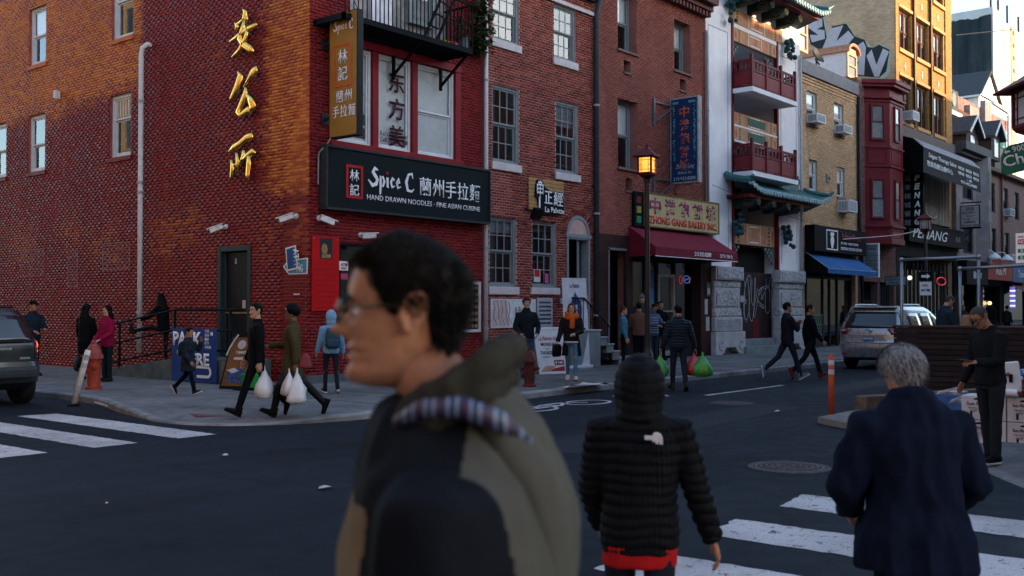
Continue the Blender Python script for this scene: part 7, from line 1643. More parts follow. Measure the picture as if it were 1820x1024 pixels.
# silver minivan
M_SIL2 = mat('silver car paint', (.27,.29,.31),.28,.55,.05,3, coat=.8)
van = thing('minivan', 'silver minivan driving away up the street seen from behind', 'minivan', (14.35,-6.38,0), rotz=0.)
c = Car([(.26,.16,4.9,.84),(.34,.06,5.0,.93),(.60,.0,5.05,.975),(.72,.01,5.06,.985),(.76,.05,5.05,.99),(1.02,.09,4.6,.99),(1.12,.13,4.2,.975),(1.30,.24,3.7,.93),(1.55,.42,3.2,.84),(1.66,.46,2.95,.79),(1.73,.55,2.7,.74),(1.77,.75,2.4,.62)])
c.body().build('body', M_SIL2, van, auto=38)
rows = [(z, lsp(-w, w, 13)) for z, w in zip(lsp(1.15,1.60,7), lsp(.86,.70,7))]; c.patch(c.rear, rows).build('rear_window', M_CG, van, smooth=True)
for s in (1,-1):
 rows = [(z, lsp(s * a, s * b, 6)) for z, a, b in ((.98,.62,.955),(1.04,.58,.962),(1.12,.50,.962),(1.15,.56,.955))]; c.patch(c.rear, rows, .02).build('tail_light', M_TL, van, smooth=True)
 rows = [(z, lsp(s * a, s * b, 5)) for z, a, b in ((1.06,.72,.95),(1.10,.64,.95))]; c.patch(c.rear, rows, .026).build('reversing_light', M_TLW, van, smooth=True)
 sd = lambda x, z, off: c.side(x, z, s, off)
 for a0, a1 in ((.62,1.5),(1.58,2.5),(2.56,3.25)): c.patch(sd, [(z, lsp(a0 + .18 * (z - 1.15), a1 - (0 if a1 < 3 else .9 * (z - 1.15)),6)) for z in lsp(1.16,1.56,5)]).build('side_window', M_CG, van, smooth=True)
 MB().tube(smooth_line([(.75, s * .64,1.745),(.85, s * .65,1.80),(2.3, s * .62,1.80),(2.5, s * .60,1.74)],3),.022,8).build('roof_rail', M_SIL2, van, smooth=True)
 wheel(van, .98, s * .84,.34,.22); wheel(van, 4.0, s * .84,.34,.22)
 MB().obox((3.0, s * 1.06,1.12),(.06,0,0),(0,.09,0),(0,0,.07)).build('mirror', M_SIL2, van, bevel=.02)
 c.patch(c.rear, [(z, lsp(s * .62, s * .85,4)) for z in (.40,.46)],.01).build('reflector', M_TL, van)
c.patch(c.rear, [(z, lsp(-.93,.93,15)) for z in (.735,.755)],.004).build('bumper_seam', M_BLACK, van); c.patch(c.rear, [(z, lsp(-.80,.80,11)) for z in lsp(.27,.36,3)],.006).build('bumper_skirt', M_BLACK, van)
c.patch(c.rear, [(z, lsp(-w, w, 9)) for z, w in ((.80,.50),(.86,.46),(.93,.40),(.955,.36))],.004).build('plate_recess', mat('recess paint', (.20,.215,.235),.4,.4), van); c.patch(c.rear, [(z, lsp(-.52,.52,9)) for z in (.955,.985)],.03).build('tailgate_handle', M_SIL2, van)
k = c.patch(c.rear, [(z, lsp(-.16,.16,3)) for z in (.79,.91)],.016); pl_ = k.build('number_plate', mat('plate blue', (.05,.10,.20),.4), van)
MB().box(.045,.048,-.155,.155,.79,.815).build('plate_strip', mat('plate yellow', (.40,.32,.08),.5), pl_); text('CH4 0923', (.020,.14,.825),(0,-1,0),(0,0,1),.28,.07, M_LET, pl_, bold=.02)
k = MB()
for a, b, n_ in ((.085,.058,24),(.028,.058,18),(.055,.024,18)): k.tube([(.10 - .02, a * math.cos(2 * PI * j / n_),1.075 + (b * math.sin(2 * PI * j / n_) + (.022 if a == .055 else 0))) for j in range(n_ + 1)],.007,6)
k.build('emblem', mat('chrome', (.62,.62,.63),.12,1), van)
k = MB(); k.tube([(.40,.0,1.20),(.33,.25,1.22),(.30,.45,1.20)],.01,5); k.build('wiper', M_BLACK, van); MB().fb(lambda u, z, d: (.47 - d, u, z),-.16,.16,1.665,1.69,0,.04).build('brake_light', M_TL, van); MB().obox((.52,0,1.735),(.16,0,.01),(0,.62,0),(0,0,.018)).build('spoiler', M_SIL2, van, bevel=.012)
# dark estate car at the left edge
M_NAVYC = mat('dark teal car paint', (.006,.010,.013),.35,0,.2,3, coat=.35)
suv = thing('sport_utility', 'dark four wheel drive car with lit red tail lamp at the left edge', 'car', (-6.02,.80,0), rotz=math.radians(88))
c = Car([(.30,.22,4.3,.80),(.42,.04,4.5,.90),(.62,.0,4.55,.92),(.78,.05,4.55,.92),(.80,.10,4.5,.915),(1.00,.11,4.4,.915),(1.08,.13,3.4,.90),(1.30,.26,3.2,.82),(1.58,.44,2.9,.73),(1.66,.50,2.7,.68),(1.70,.65,2.5,.58)])
c.body().build('body', M_NAVYC, suv, auto=38); c.patch(c.rear, [(z, lsp(-w, w, 13)) for z, w in zip(lsp(1.10,1.58,6), lsp(.74,.62,6))]).build('rear_window', M_CG, suv, smooth=True)
M_LAMP = emis('lit tail lamp', (1,.05,.02),2.2,(.3,.01,.01))
for s in (1,-1):
 c.patch(c.rear, [(z, lsp(s * .775, s * .90,4)) for z in lsp(.86,1.16,5)],.02).build('tail_light', M_TL, suv, smooth=True); c.patch(c.rear, [(z, lsp(s * .80, s * .885,4)) for z in lsp(1.02,1.12,3)],.027).build('lamp_bulb', M_LAMP, suv, smooth=True); c.patch(c.rear, [(z, lsp(s * .80, s * .885,4)) for z in lsp(.93,.975,3)],.027).build('lamp_bulb', emis('lit tail lamp dim', (1,.04,.02),.7,(.3,.01,.01)), suv); c.patch(c.rear, [(z, lsp(s * .78, s * .895,4)) for z in (.83,.87)],.027).build('reversing_light', M_TLW, suv)
 wheel(suv, .85, s * .78,.37,.24); wheel(suv, 3.5, s * .78,.37,.24); sd = lambda x, z, off: c.side(x, z, s, off)
 for a0, a1 in ((.55,1.2),(1.3,2.1),(2.2,2.95)): c.patch(sd, [(z, lsp(a0 + .2 * (z - 1.1), a1,5)) for z in lsp(1.12,1.55,4)]).build('side_window', M_CG, suv, smooth=True)
 MB().tube([(.8, s * .6,1.72),(2.4, s * .6,1.73)],.02,6).build('roof_rail', M_BLACK, suv)
c.patch(c.rear, [(z, lsp(-.88,.88,13)) for z in lsp(.52,.70,4)],.03).build('bumper_pad', mat('bumper grey', (.03,.036,.042),.5), suv); c.patch(c.rear, [(z, lsp(-.3,.3,5)) for z in (.985,1.03)],.02).build('chrome_bar', mat('chrome', (.62,.62,.63),.12,1), suv); c.patch(c.rear, [(z, lsp(-.62,-.44,3)) for z in (.82,.86)],.01).build('badge', mat('badge grey', (.2,.21,.22),.4,.5), suv)
MB().tube([(.26,-.1,1.14),(.22,-.62,1.16)],.012,5).build('wiper', M_BLACK, suv)
# parked car seen over the slatted wall at the far right
g = on(1812,585,1,-1.2); fc = thing('car', 'pale car in the distance over the dark wall at the right edge', 'car', (52,-2.6,0), rotz=0.); c = Car([(.25,.1,4.2,.8),(.5,0,4.4,.88),(.9,.08,4.3,.88),(1.0,.4,3.4,.8),(1.35,.9,2.7,.66),(1.42,1.1,2.4,.55)])
c.body(2,48).build('body', mat('pale car paint', (.30,.36,.38),.3,.4, coat=.8), fc, auto=38); c.patch(c.rear, [(z, lsp(-.62,.62,7)) for z in (1.04,1.2,1.34)]).build('rear_window', M_CG, fc)
for s in (1,-1): wheel(fc, .8, s * .78,.32,.2); wheel(fc, 3.4, s * .78,.32,.2); c.patch(lambda x, z, off: c.side(x, z, s, off),[(z, lsp(1.0,2.5,5)) for z in (1.05,1.3)]).build('side_window', M_CG, fc)
# people
_DG = bpy.context.evaluated_depsgraph_get
def remesh(mb, voxel, smooth=4, fac=.5):
 """fuse overlapping shapes into one continuous skin; returns (verts Nx3, polygons list)"""
 me = mb.mesh('t'); bm = bmesh.new(); bm.from_mesh(me); bmesh.ops.recalc_face_normals(bm, faces=bm.faces); bm.to_mesh(me); bm.free()
 o = bpy.data.objects.new('t', me); COL.objects.link(o)
 r = o.modifiers.new('r', 'REMESH'); r.mode = 'VOXEL'; r.voxel_size = voxel; r.adaptivity = 0
 if smooth: s = o.modifiers.new('s', 'SMOOTH'); s.factor = fac; s.iterations = smooth
 bpy.context.view_layer.update()
 m2 = bpy.data.meshes.new_from_object(o.evaluated_get(_DG())); bpy.data.objects.remove(o); bpy.data.meshes.remove(me); return m2
def vco(me):
 a = np.empty(len(me.vertices) * 3); me.vertices.foreach_get('co', a); return a.reshape(-1,3)
def vno(me):
 a = np.empty(len(me.vertices) * 3); me.vertices.foreach_get('normal', a); return a.reshape(-1,3)
def setco(me, a): me.vertices.foreach_set('co', a.astype(np.float32).ravel()); me.update()
def folds(me, amp, scale, seed=0, stretch=(1,1,.45), quilt=None):
 a = vco(me); n = vno(me); d = np.zeros(len(a))
 if amp:
  for i, p in enumerate(a):
   q = Vector((p[0] * scale * stretch[0] + seed * 7.3, p[1] * scale * stretch[1], p[2] * scale * stretch[2]))
   d[i] = amp * (1 - 2 * abs(mnoise.noise(q))) + amp * .5 * mnoise.noise(q * 2.7)
 if quilt:
  per, dep = quilt[:2]; ph = np.array([mnoise.noise(Vector((p[0] * 7, p[1] * 7, p[2] * 5 + 3))) for p in a]) * .45; am = np.array([mnoise.noise(Vector((p[0] * 17, p[1] * 17, p[2] * 12))) for p in a]) * .6 + 1; d += dep * am * (np.abs(np.sin(PI * (a[:, 2] / per + ph))) ** .55 - .7)
  if len(quilt) > 2: d += dep * .5 * (np.abs(np.sin(PI * np.arctan2(a[:, 1], a[:, 0] - .02) * quilt[2])) ** .4 - .7)
 setco(me, a + n * d[:, None])
# ---- head: front and back profiles and half width over height t (0 chin, 1 crown)
_ft = np.array([0,.03,.07,.12,.165,.20,.235,.27,.31,.36,.42,.48,.53,.58,.66,.76,.85,.92,.97,1.])
_fx = np.array([.052,.078,.087,.086,.078,.082,.079,.084,.079,.080,.082,.080,.077,.083,.085,.079,.064,.043,.022,0])
_bt = np.array([0,.1,.2,.3,.45,.6,.72,.82,.90,.96,1.]); _bx = np.array([-.005,-.03,-.055,-.075,-.094,-.101,-.099,-.085,-.062,-.036,0])
_wt = np.array([0,.04,.1,.2,.32,.45,.6,.72,.82,.90,.96,1.]); _ww = np.array([.022,.040,.050,.059,.067,.072,.0765,.075,.066,.049,.028,0])
HH = .232
def head_pt(th, t, face=True):
 """angle th (0 = nose) and height t -> point; arrays"""
 fx = np.interp(t, _ft, _fx); bx = np.interp(t, _bt, _bx); w = np.interp(t, _wt, _ww)
 c, s = np.cos(th), np.sin(th)
 x = np.where(c >= 0, fx * np.abs(c) ** .85, bx * np.abs(c) ** .9); y = w * np.sign(s) * np.abs(s) ** .86
 if face:
  fr = np.clip(c, 0,1); g = lambda v, s_: np.exp(-(v / s_) ** 2)
  # nose
  nz = np.interp(t, [.30,.335,.36,.385,.43,.50,.55],[0,.014,.030,.031,.019,.007,0]); x = x + fr * nz * g(y, np.interp(t, [.32,.38,.5],[.016,.013,.010]))
  x = x + fr * .006 * (g(y - .014,.007) + g(y + .014,.007)) * g(t - .35,.025)
  # eye sockets, brow, cheeks
  x = x - fr * .0125 * (g(y - .031,.017) + g(y + .031,.017)) * g(t - .495,.045)
  x = x + fr * .004 * (g(y - .03,.022) + g(y + .03,.022)) * g(t - .575,.03); x = x + fr * .004 * (g(y - .042,.02) + g(y + .042,.02)) * g(t - .40,.06)
  # lips
  x = x + fr * .0045 * g(y, .020) * (g(t - .205,.018) + g(t - .262,.016)) - fr * .004 * g(y, .024) * g(t - .235,.008)
 return np.stack([x, y, t * HH],-1)
def head_mb(mb, n=28, m=30, M=Matrix(), s=1.):
 th = np.linspace(-PI, PI, n, endpoint=False); th = th - .38 * np.sin(th)      # more columns towards the face
 ts = np.concatenate([np.linspace(0,.6, int(m * .68), endpoint=False), np.linspace(.6,.995, m - int(m * .68))])
 rings = []
 for t in ts: p = head_pt(th, np.full(n, t)); rings.append([M @ (Vector(q) * s) for q in p])
 o = len(mb.v); mb.skin(rings)
 k = len(mb.f) - n * (m - 1) - 2
 for i in range(m - 1):               # lips take their own tint
  for j in range(n):
   if .185 < ts[i] < .275 and abs(th[j]) < .30: mb.mi[k + i * n + j] = 1
 for sg in (1,-1):                   # ears
  q = []
  for a in range(13):
   u = 2 * PI * a / 13; q.append((-.012 - .020 * math.cos(u) * (1 if math.sin(u) > -.3 else .7) - .006 * math.sin(u), sg * .0755, HH * .50 + .033 * math.sin(u)))
  out = [M @ (Vector((x - .004, y + sg * .012, z)) * s) for x, y, z in q]; inn = [M @ (Vector((-.014 + (x + .014) * .62, y + sg * .004, HH * .5 + (z - HH * .5) * .66)) * s) for x, y, z in q]; base = [M @ (Vector((x + .006, y - sg * .012, z)) * s) for x, y, z in q]
  mb.skin([base, out, inn, [M @ (Vector((-.012, sg * .072, HH * .49)) * s)] * 13], False)
 return mb
def hand_mb(mb, M, s=1., side=1, curl=.5, fine=True):
 """M: wrist frame, x along the fingers, z towards the back of the hand, y towards the thumb side * side"""
 V = lambda x, y, z: M @ (Vector((x, y * side, z)) * s)
 A = lambda v: M.to_3x3() @ (Vector(v) * s)
 secs = [(V(-.03,0,0), A((0,.026,0)), A((0,0,.021))),(V(.015,0,0), A((0,.033,0)), A((0,0,.017))),(V(.055,0,-.001), A((0,.041,0)), A((0,0,.016))),(V(.088,-.001,-.002), A((0,.040,0)), A((0,0,.013))),(V(.097,-.001,-.003), A((0,.034,0)), A((0,0,.008)))]
 mb.loft(secs, 10,.8)
 for y, L, b in ((.030,.070,.0),(.0105,.079,.03),(-.0095,.073,.06),(-.029,.057,.12)):
  p = Vector((.085, y, -.003)); pts = [V(*p)]; a = curl * .55 + b * curl; rr = [.0088]
  for f, r_ in ((.45,.0084),(.30,.0076),(.25,.0062)):
   p = p + Vector((math.cos(a),0,-math.sin(a))) * L * f; pts.append(V(*p)); rr.append(r_); a += curl * .75
  mb.tube(pts, [q * s for q in rr],6 if fine else 5)
 c = curl * .4; pts = [V(.012,.022,-.006), V(.040,.046,-.014 - .01 * c), V(.066,.056 - .02 * c, -.022 - .02 * c), V(.086,.056 - .035 * c, -.028 - .028 * c)]
 mb.tube(pts, [.0125 * s, .0108 * s, .0092 * s, .0068 * s],6 if fine else 5)
 return mb
SKIN = {'a': mat('skin light', (.42,.24,.165),.5,0,.16,34,.2,240), 'b': mat('skin tan', (.32,.16,.10),.5,0,.18,34,.2,240), 'c': mat('skin deep', (.16,.075,.045),.5,0,.1,8)}
LIPS = {'a': mat('lips light', (.36,.12,.10),.45), 'b': mat('lips tan', (.30,.10,.08),.45), 'c': mat('lips deep', (.13,.05,.04),.45)}
M_EYEW = mat('eye white', (.55,.53,.51),.2); M_IRIS = mat('iris', (.02,.012,.01),.15)
HAIRM = {'black': mat('black hair', (.004,.0035,.0035),.6,0,.3,30,.5,90, spec=.08), 'brown': mat('brown hair', (.035,.02,.012),.45,0,.3,30,.4,120), 'grey': mat('grey hair', (.20,.205,.215),.5,0,.35,30,.5,120), 'buzz': mat('cropped hair', (.05,.042,.04),.7,0,.2,60)}
_cl = {}
def cloth(c, rough=.85, var=.14, scale=9., weave=260, bump=.25, sheen=0):
 k = (c, rough, weave)
 if k not in _cl: _cl[k] = mat('cloth %d' % len(_cl), c, rough, 0, var, scale, bump, weave, spec=.06, sheen=sheen)
 return _cl[k]
def rotY(a): return Matrix.Rotation(a, 3, 'Y')
def rotZ(a): return Matrix.Rotation(a, 3, 'Z')
def frame_x(d, zhint=Vector((0,0,1))):
 x = d.normalized(); z = zhint - x * zhint.dot(x); z = z.normalized() if z.length > 1e-4 else x.orthogonal().normalized(); y = z.cross(x)
 return Matrix((x, y, z)).transposed()
def person(label, place, facing, H=1.72, group=None, skin='b', top=None, legs=None, shoes=(.012,.012,.013), sole=None, hair='short', hairc='black', lean=0., head=(0,0,0),
           L=(0,0,0), R=(0,0,0), la=(0,10,10), ra=(0,10,10), hem=.80, bulk=1., quilt=None, voxel=.016, neck=0., collar=.02, hood=None, open_=None, legw=1., detail=False, curl=.5, z=0., belly=0., fold=.006, sink=0., kid=False, skirt=0., nd=0., extra=None):
 """place: ground point; facing: degrees the chest looks towards. L, R: thigh swing, knee bend, foot pitch. la, ra: arm swing forward, arm out, elbow bend [, forearm turn-in]."""
 s = H / 1.75; o = thing('person', label, 'person', (place[0], place[1], z), group, rotz=math.radians(facing)); rd = math.radians
 hs = 1.12 if kid else 1.
 Rl = rotY(rd(lean)); piv = Vector((0,0,.93)); up = lambda p: piv + Rl @ (Vector(p) - piv)
 J = {}
 for sd, (sw, kn, fp) in ((1, L),(-1, R)):
  hip = Vector((0, sd * .092,.91)); k = hip + rotY(-rd(sw)) @ Vector((0, sd * .006,-.42)); a = k + rotY(-rd(sw - kn)) @ Vector((0,0,-.42)); J[sd] = (hip, k, a, sw - kn, fp)
 low = min(J[sd][2].z - .085 - .10 * abs(math.sin(rd(J[sd][3] + J[sd][4]))) * (1 if J[sd][4] else 1) for sd in (1,-1))
 off = Vector((0,0,-low - sink)); S = lambda p: (Vector(p) + off) * s
 arms = {}
 for sd, q in ((1, la),(-1, ra)):
  sw, ou, el = q[:3]; tw = q[3] if len(q) > 3 else 0
  sh = Vector((-.005, sd * .172 * (1 + (bulk - 1) * .55),1.385 - (bulk - 1) * .09)); Ra = Matrix.Rotation(rd(sd * ou),3, 'X') ; d = rotY(-rd(sw)) @ (Ra @ Vector((0,0,-1))); e = sh + d * .29
  ax = (rotY(-rd(sw)) @ (Ra @ Vector((0,-1,0)))); fd = Matrix.Rotation(rd(el),3, ax) @ d; fd = Matrix.Rotation(rd(-sd * tw),3, 'Z') @ fd; w = e + fd * .265
  arms[sd] = (up(sh), up(e), up(w),(Rl @ fd).normalized())
 hp = up((-.012,0,1.455));
 hz, hy, hr = head; HM = Rl @ rotZ(rd(hz)) @ rotY(rd(hy)) @ Matrix.Rotation(rd(hr),3, 'X')
 hb = up((.012 + neck, 0,1.515 - nd)); Mh = Matrix.Translation(S(hb)) @ HM.to_4x4()
 # ---- body: skin
 b = MB(); sk = s * hs
 ctop = S(hb + HM @ Vector((-.018,0,.055))); b.tube([S(hp + Vector((0,0,-.06))), S(hp), S(hp.lerp(hb + HM @ Vector((-.018,0,.055)),.6)), ctop],[.075 * s, .062 * s, .057 * sk, .056 * sk],14)
 b.loft([(S(up((0,0, zz))), Rl @ Vector((dx * s, 0,0)), Vector((0, dy * s, 0))) for zz, dx, dy in ((.90,.08,.12),(1.1,.075,.11),(1.3,.08,.13),(1.42,.06,.12),(1.46,.045,.06))],12)
 head_mb(b, 44 if detail else 28,46 if detail else 30, Mh, sk)
 for sd in (1,-1):
  sh, e, w, fd = arms[sd]; b.tube([S(sh), S(e), S(w)],[.04 * s, .034 * s, .025 * s],8)
  M3 = frame_x(fd, Vector((0, sd * 1.,.0)) if abs(fd.z) > .5 else Vector((0, sd * .3,1))); b_side = -sd if abs(fd.z) > .5 else sd
  M4 = Matrix.Translation(S(w)) @ M3.to_4x4()
  # thumb side must point forward/inward
  yv = M3 @ Vector((0,1,0)); want = Vector((1,-sd * .4,.3)); side = 1 if yv.dot(want) > 0 else -1
  hand_mb(b, M4, s * .98, side, curl, detail)
  hip, k, a, _, _ = J[sd]; b.tube([S(hip), S(k), S(a)],[.07 * s, .05 * s, .035 * s],8)
 b.m = 0
 body = b.build('body', [SKIN[skin], LIPS[skin]], o, smooth=True)
 # eyes and brows
 for sd in (1,-1):
  for nm, mt, rr, dx in (('eye', M_EYEW, .0115,.0),('iris', M_IRIS, .0062,.0065)):
   c = Vector((.0655 + dx, sd * .031, HH * .497)); MB().ball(Mh @ (c * sk), rr * sk, None, rr * sk * (.75 if nm == 'eye' else 1),10,7).build(nm, mt, body, smooth=True)
  pts = [Mh @ (Vector((.0845 - .0028 * abs(i - 1), sd * (.016 + .012 * i), HH * (.582 + (.012,.02,.014,.0)[i]))) * sk) for i in range(4)]; MB().tube(pts, [.003 * sk, .0038 * sk, .0034 * sk, .002 * sk],6).build('eyebrow', HAIRM[hairc if hairc != 'buzz' else 'black'], body)
 # ---- hair
 hmt = HAIRM[hairc]
 if hair: hair_piece(o, Mh, sk, hair, hmt, detail)
 # ---- jacket / top
 if top is not None:
  m = MB(); bk = bulk
  secs = [(hem - .0,.158 + skirt, .112 + skirt),(max(hem + .05,.88),.168 + skirt * .6,.122 + skirt * .6),(.98,.158,.116),(1.08,.155,.115 + belly),(1.20,.168,.120 + belly * .6),(1.30,.182,.120),(1.37,.174,.105),(1.415,.138,.090),(1.45,.098,.078),(1.472,.080,.070),(1.49 + collar, .070,.066)]
  secs = [q for i, q in enumerate(secs) if i == 0 or q[0] > secs[0][0] + .02]
  m.loft([(S(up((-.012 if zz > 1.4 else 0,0, zz)) if zz > .93 else (0,0, zz)),(Rl if zz > .93 else Matrix.Identity(3)) @ Vector((dx * bk * s, 0,0)), Vector((0, dy * (1 + (bk - 1) * .8) * s, 0))) for zz, dy, dx in secs],20,.88)
  for sd in (1,-1):
   sh, e, w, fd = arms[sd]; inn = sh + Vector((0,-sd * .07,-.005)); ak = 1 + (bulk - 1) * .75; w2 = w - fd * .005
   m.tube([S(inn), S(sh), S(sh.lerp(e, .5)), S(e), S(e.lerp(w, .5)), S(w2)],[.078 * s, .068 * s * ak, .064 * s * ak, .058 * s * ak, .051 * s * ak, .043 * s * ak],12)
  if extra: extra(m)
  me = remesh(m, voxel * s, 60 if extra else 22 if voxel < .010 else 7); folds(me, fold, 9, random.Random(label).random() * 9, quilt=quilt)
  if open_ is not None: pass
  j = link('jacket', me, cloth(top) if isinstance(top, tuple) else top, o, smooth=True)
 # ---- trousers
 if legs is not None:
  m = MB(); m.loft([(S((0,0, zz)), Vector((dx * s, 0,0)), Vector((0, dy * s, 0))) for zz, dy, dx in ((.80,.14,.10),(.86,.158,.108),(.94,.155,.105),(1.02,.142,.10))],16,.9)
  for sd in (1,-1):
   hip, k, a, _, _ = J[sd]; g = legw; m.tube([S(hip + Vector((0,-sd * .01,.05))), S(hip + Vector((0,0,-.05))), S(hip.lerp(k, .55)), S(k), S(k.lerp(a, .4)), S(a + (a - k).normalized() * .02)],[.088 * s, .090 * s, .074 * s * g, .060 * s * g, .057 * s * g, .050 * s * g],12)
  me = remesh(m, max(voxel, .014) * s, 4); folds(me, fold * .8,8,3.3 + random.Random(label).random() * 9,(1,1,.8)); link('trousers', me, cloth(legs) if isinstance(legs, tuple) else legs, o, smooth=True)
 # ---- shoes
 for sd in (1,-1):
  hip, k, a, sa, fp = J[sd]; ang = rd(sa) + rd(fp) ; M3 = rotY(-ang) @ rotZ(rd(sd * 6)); P = lambda x, y, zz: S(a + M3 @ Vector((x, y, zz - .085)))
  A = lambda v: (M3 @ Vector(v)) * s
  m = MB(); m.loft([(P(-.075,0,.055), A((0,.026,0)), A((0,0,.035))),(P(-.055,0,.06), A((0,.036,0)), A((0,0,.05))),(P(0,0,.062), A((0,.040,0)), A((0,0,.055))),(P(.06,0,.05), A((0,.042,0)), A((0,0,.042))),(P(.12,0,.04), A((0,.047,0)), A((0,0,.032))),(P(.165,0,.034), A((0,.042,0)), A((0,0,.026))),(P(.19,0,.030), A((0,.024,0)), A((0,0,.018)))],12,.8)
  m.tube([P(-.012,0,.08), P(-.012,0,.15)],[.044 * s, .048 * s],10); sho = m.build('shoe', cloth(shoes, .5, bump=.1), o, smooth=True)
  MB().loft([(P(x, 0,.012), A((0, w_, 0)), A((0,0,.014))) for x, w_ in ((-.082,.022),(-.06,.038),(0,.041),(.06,.044),(.12,.049),(.17,.044),(.197,.022))],12,.6).build('sole', cloth(sole or shoes, .7, bump=.05), sho, smooth=True)
 info = dict(o=o, S=S, s=s, sk=sk, up=up, Rl=Rl, Mh=Mh, arms=arms, J=J, hb=hb, body=body, HM=HM)
 return info
def hair_piece(o, Mh, sk, style, mt, detail):
 n, m = (56,30) if detail else (32,20)
 th = np.linspace(-PI, PI, n, endpoint=False); a = np.abs(th)
 line = np.interp(a, [0,.6,.95,1.25,1.42,1.75,2.1, PI], {'short': [.79,.80,.76,.55,.46,.62,.30,.22], 'buzz': [.82,.84,.76,.54,.50,.58,.28,.24], 'grey': [.80,.80,.74,.56,.52,.56,.30,.24], 'long': [.83,.78,.62,.40,.30,.2,.1,.05], 'bun': [.80,.78,.70,.60,.58,.56,.36,.30], 'afro': [.80,.78,.68,.50,.45,.45,.35,.30], 'quiff': [.74,.75,.72,.50,.42,.56,.26,.22]}[style])
 thick = {'short': .012, 'buzz': .004, 'grey': .007, 'long': .016, 'bun': .012, 'afro': .045, 'quiff': .024}[style]
 rings = []
 for i in range(m):
  f = i / (m - 1); t = np.clip(line + (.995 - line) * f, 0,.995); p = head_pt(th, t, False); c = np.array([-.008,0,.56 * HH]); d = p - c; d /= np.linalg.norm(d, axis=1)[:, None]
  k = thick * min(1,.18 + 1.5 * f ** .7); jit = np.array([mnoise.noise(Vector((q[0] * 45, q[1] * 45, q[2] * 30))) for q in p]); top = np.clip((t - .7) / .3,0,1)
  p = p + d * (k * (1 + (.08 if detail else .3) * jit + (.5 * top * (th * 0 + np.cos(th) * .5 + .5) if style in ('short', 'quiff') else 0)))[:, None]
  rings.append([Mh @ (Vector(q) * sk) for q in p])
 inner = [Mh @ (Vector(q) * sk) for q in head_pt(th, np.clip(line + .02,0,.99), False) * np.array([.96,.96,1])]
 h = MB().skin([inner] + rings, True).build('hair', mt, o, smooth=True)
 if style == 'long':
  k = MB(); secs = []
  for f in np.linspace(0,1,9):
   zz = HH * (.72 - 1.75 * f); x = -.03 - .045 * math.sin(f * 2.2); secs.append((Mh @ (Vector((x, 0, zz)) * sk), Mh.to_3x3() @ (Vector((.055 + .02 * f, 0,0)) * sk), Mh.to_3x3() @ (Vector((0,.083 + .03 * math.sin(f * 2.6),0)) * sk)))
  k.loft(secs, 18,.8); me = remesh(k, .012,3); folds(me, .008,22,1,(1,1,.2)); link('long_hair', me, mt, o, smooth=True)
 if style == 'bun': MB().ball(Mh @ (Vector((-.04,0, HH * 1.02)) * sk),.05 * sk).build('bun', mt, o, smooth=True)
 return h
def strands(o, Mh, sk, n, mt, length=.03, seed=1, spread=.5, lift=.55):
 """single hairs as fine tapering blades over the scalp"""
 r = random.Random(seed); k = MB()
 while n > 0:
  th = r.uniform(-PI, PI); a = abs(th); lo = np.interp(a, [0,.6,.95,1.25,1.42,1.75,2.1, PI],[.80,.80,.74,.56,.52,.56,.30,.24]); t = lo + (.99 - lo) * r.random() ** .9
  p = Vector(head_pt(np.array([th]), np.array([t]), False)[0]); c = Vector((-.008,0,.56 * HH)); d = (p - c).normalized(); p = p + d * .011
  g = Vector((-.35,0,-.75)); v = (d * lift + g * .6 + Vector((r.gauss(0,.3), r.gauss(0,.3), r.gauss(0,.3))) * spread); v = (v - d * min(0, v.dot(d)) * 1.0).normalized(); L = length * r.uniform(.6,1.3)
  sd = v.cross(d).normalized() * .0017; q = p + v * L * .5 + d * .006; e = p + v * L
  P = [Mh @ (x * sk) for x in (p + sd, p - sd, q - sd * .8, q + sd * .8, e)]; k.add(P, [(0,1,2,3),(3,2,4)]); n -= 1
 x = k.build('hair_strand', mt, o, recalc=False); struct(x, 'stuff'); return x
def hood_shell(I, mt, r=(.125,.115,.155), cx=-.02, cz=.12, open_=True, quilt=None, voxel=.012):
 """a raised hood: shell round the head with a face opening"""
 Mh, sk = I['Mh'], I['sk']; m = MB(); n = 26; rings = []
 for i in range(17):
  f = i / 16; zz = cz - r[2] * 1.02 + r[2] * 2.0 * f; u = (zz - cz) / r[2]; w = math.sqrt(max(.0,1 - min(1, max(u, -.45)) ** 2)) if u < 1 else 0
  if u < 0: w = max(w, .86 - .02 * u)
  rings.append([Mh @ (Vector((cx + r[0] * w * math.cos(2 * PI * k / n) * (.80 if math.cos(2 * PI * k / n) > .2 else 1), r[1] * w * math.sin(2 * PI * k / n), zz)) * sk) for k in range(n)])
 m.skin(rings); me = remesh(m, voxel, 4); folds(me, .004,14,2, quilt=quilt); return link('hood', me, mt, I['o'], smooth=True)
def glasses(I, mt, w=.0022):
 Mh, sk = I['Mh'], I['sk']; P = lambda x, y, z: Mh @ (Vector((x, y, z)) * sk); k = MB(); e = HH * .495
 for sd in (1,-1):
  k.tube([P(.098 - .004 * abs(math.cos(t)), sd * .033 + .024 * math.cos(t), e + .018 * math.sin(t)) for t in [2 * PI * j / 18 for j in range(19)]], w * sk, 6)
  k.tube([P(.095, sd * .057, e + .008), P(.06, sd * .076, e + .010), P(-.005, sd * .082, e + .012), P(-.03, sd * .081, e - .006)], w * sk, 6)
 k.tube([P(.098,.010, e + .006), P(.103,0, e + .009), P(.098,-.010, e + .006)], w * sk, 6); return k.build('glasses', mt, I['o'], smooth=True)
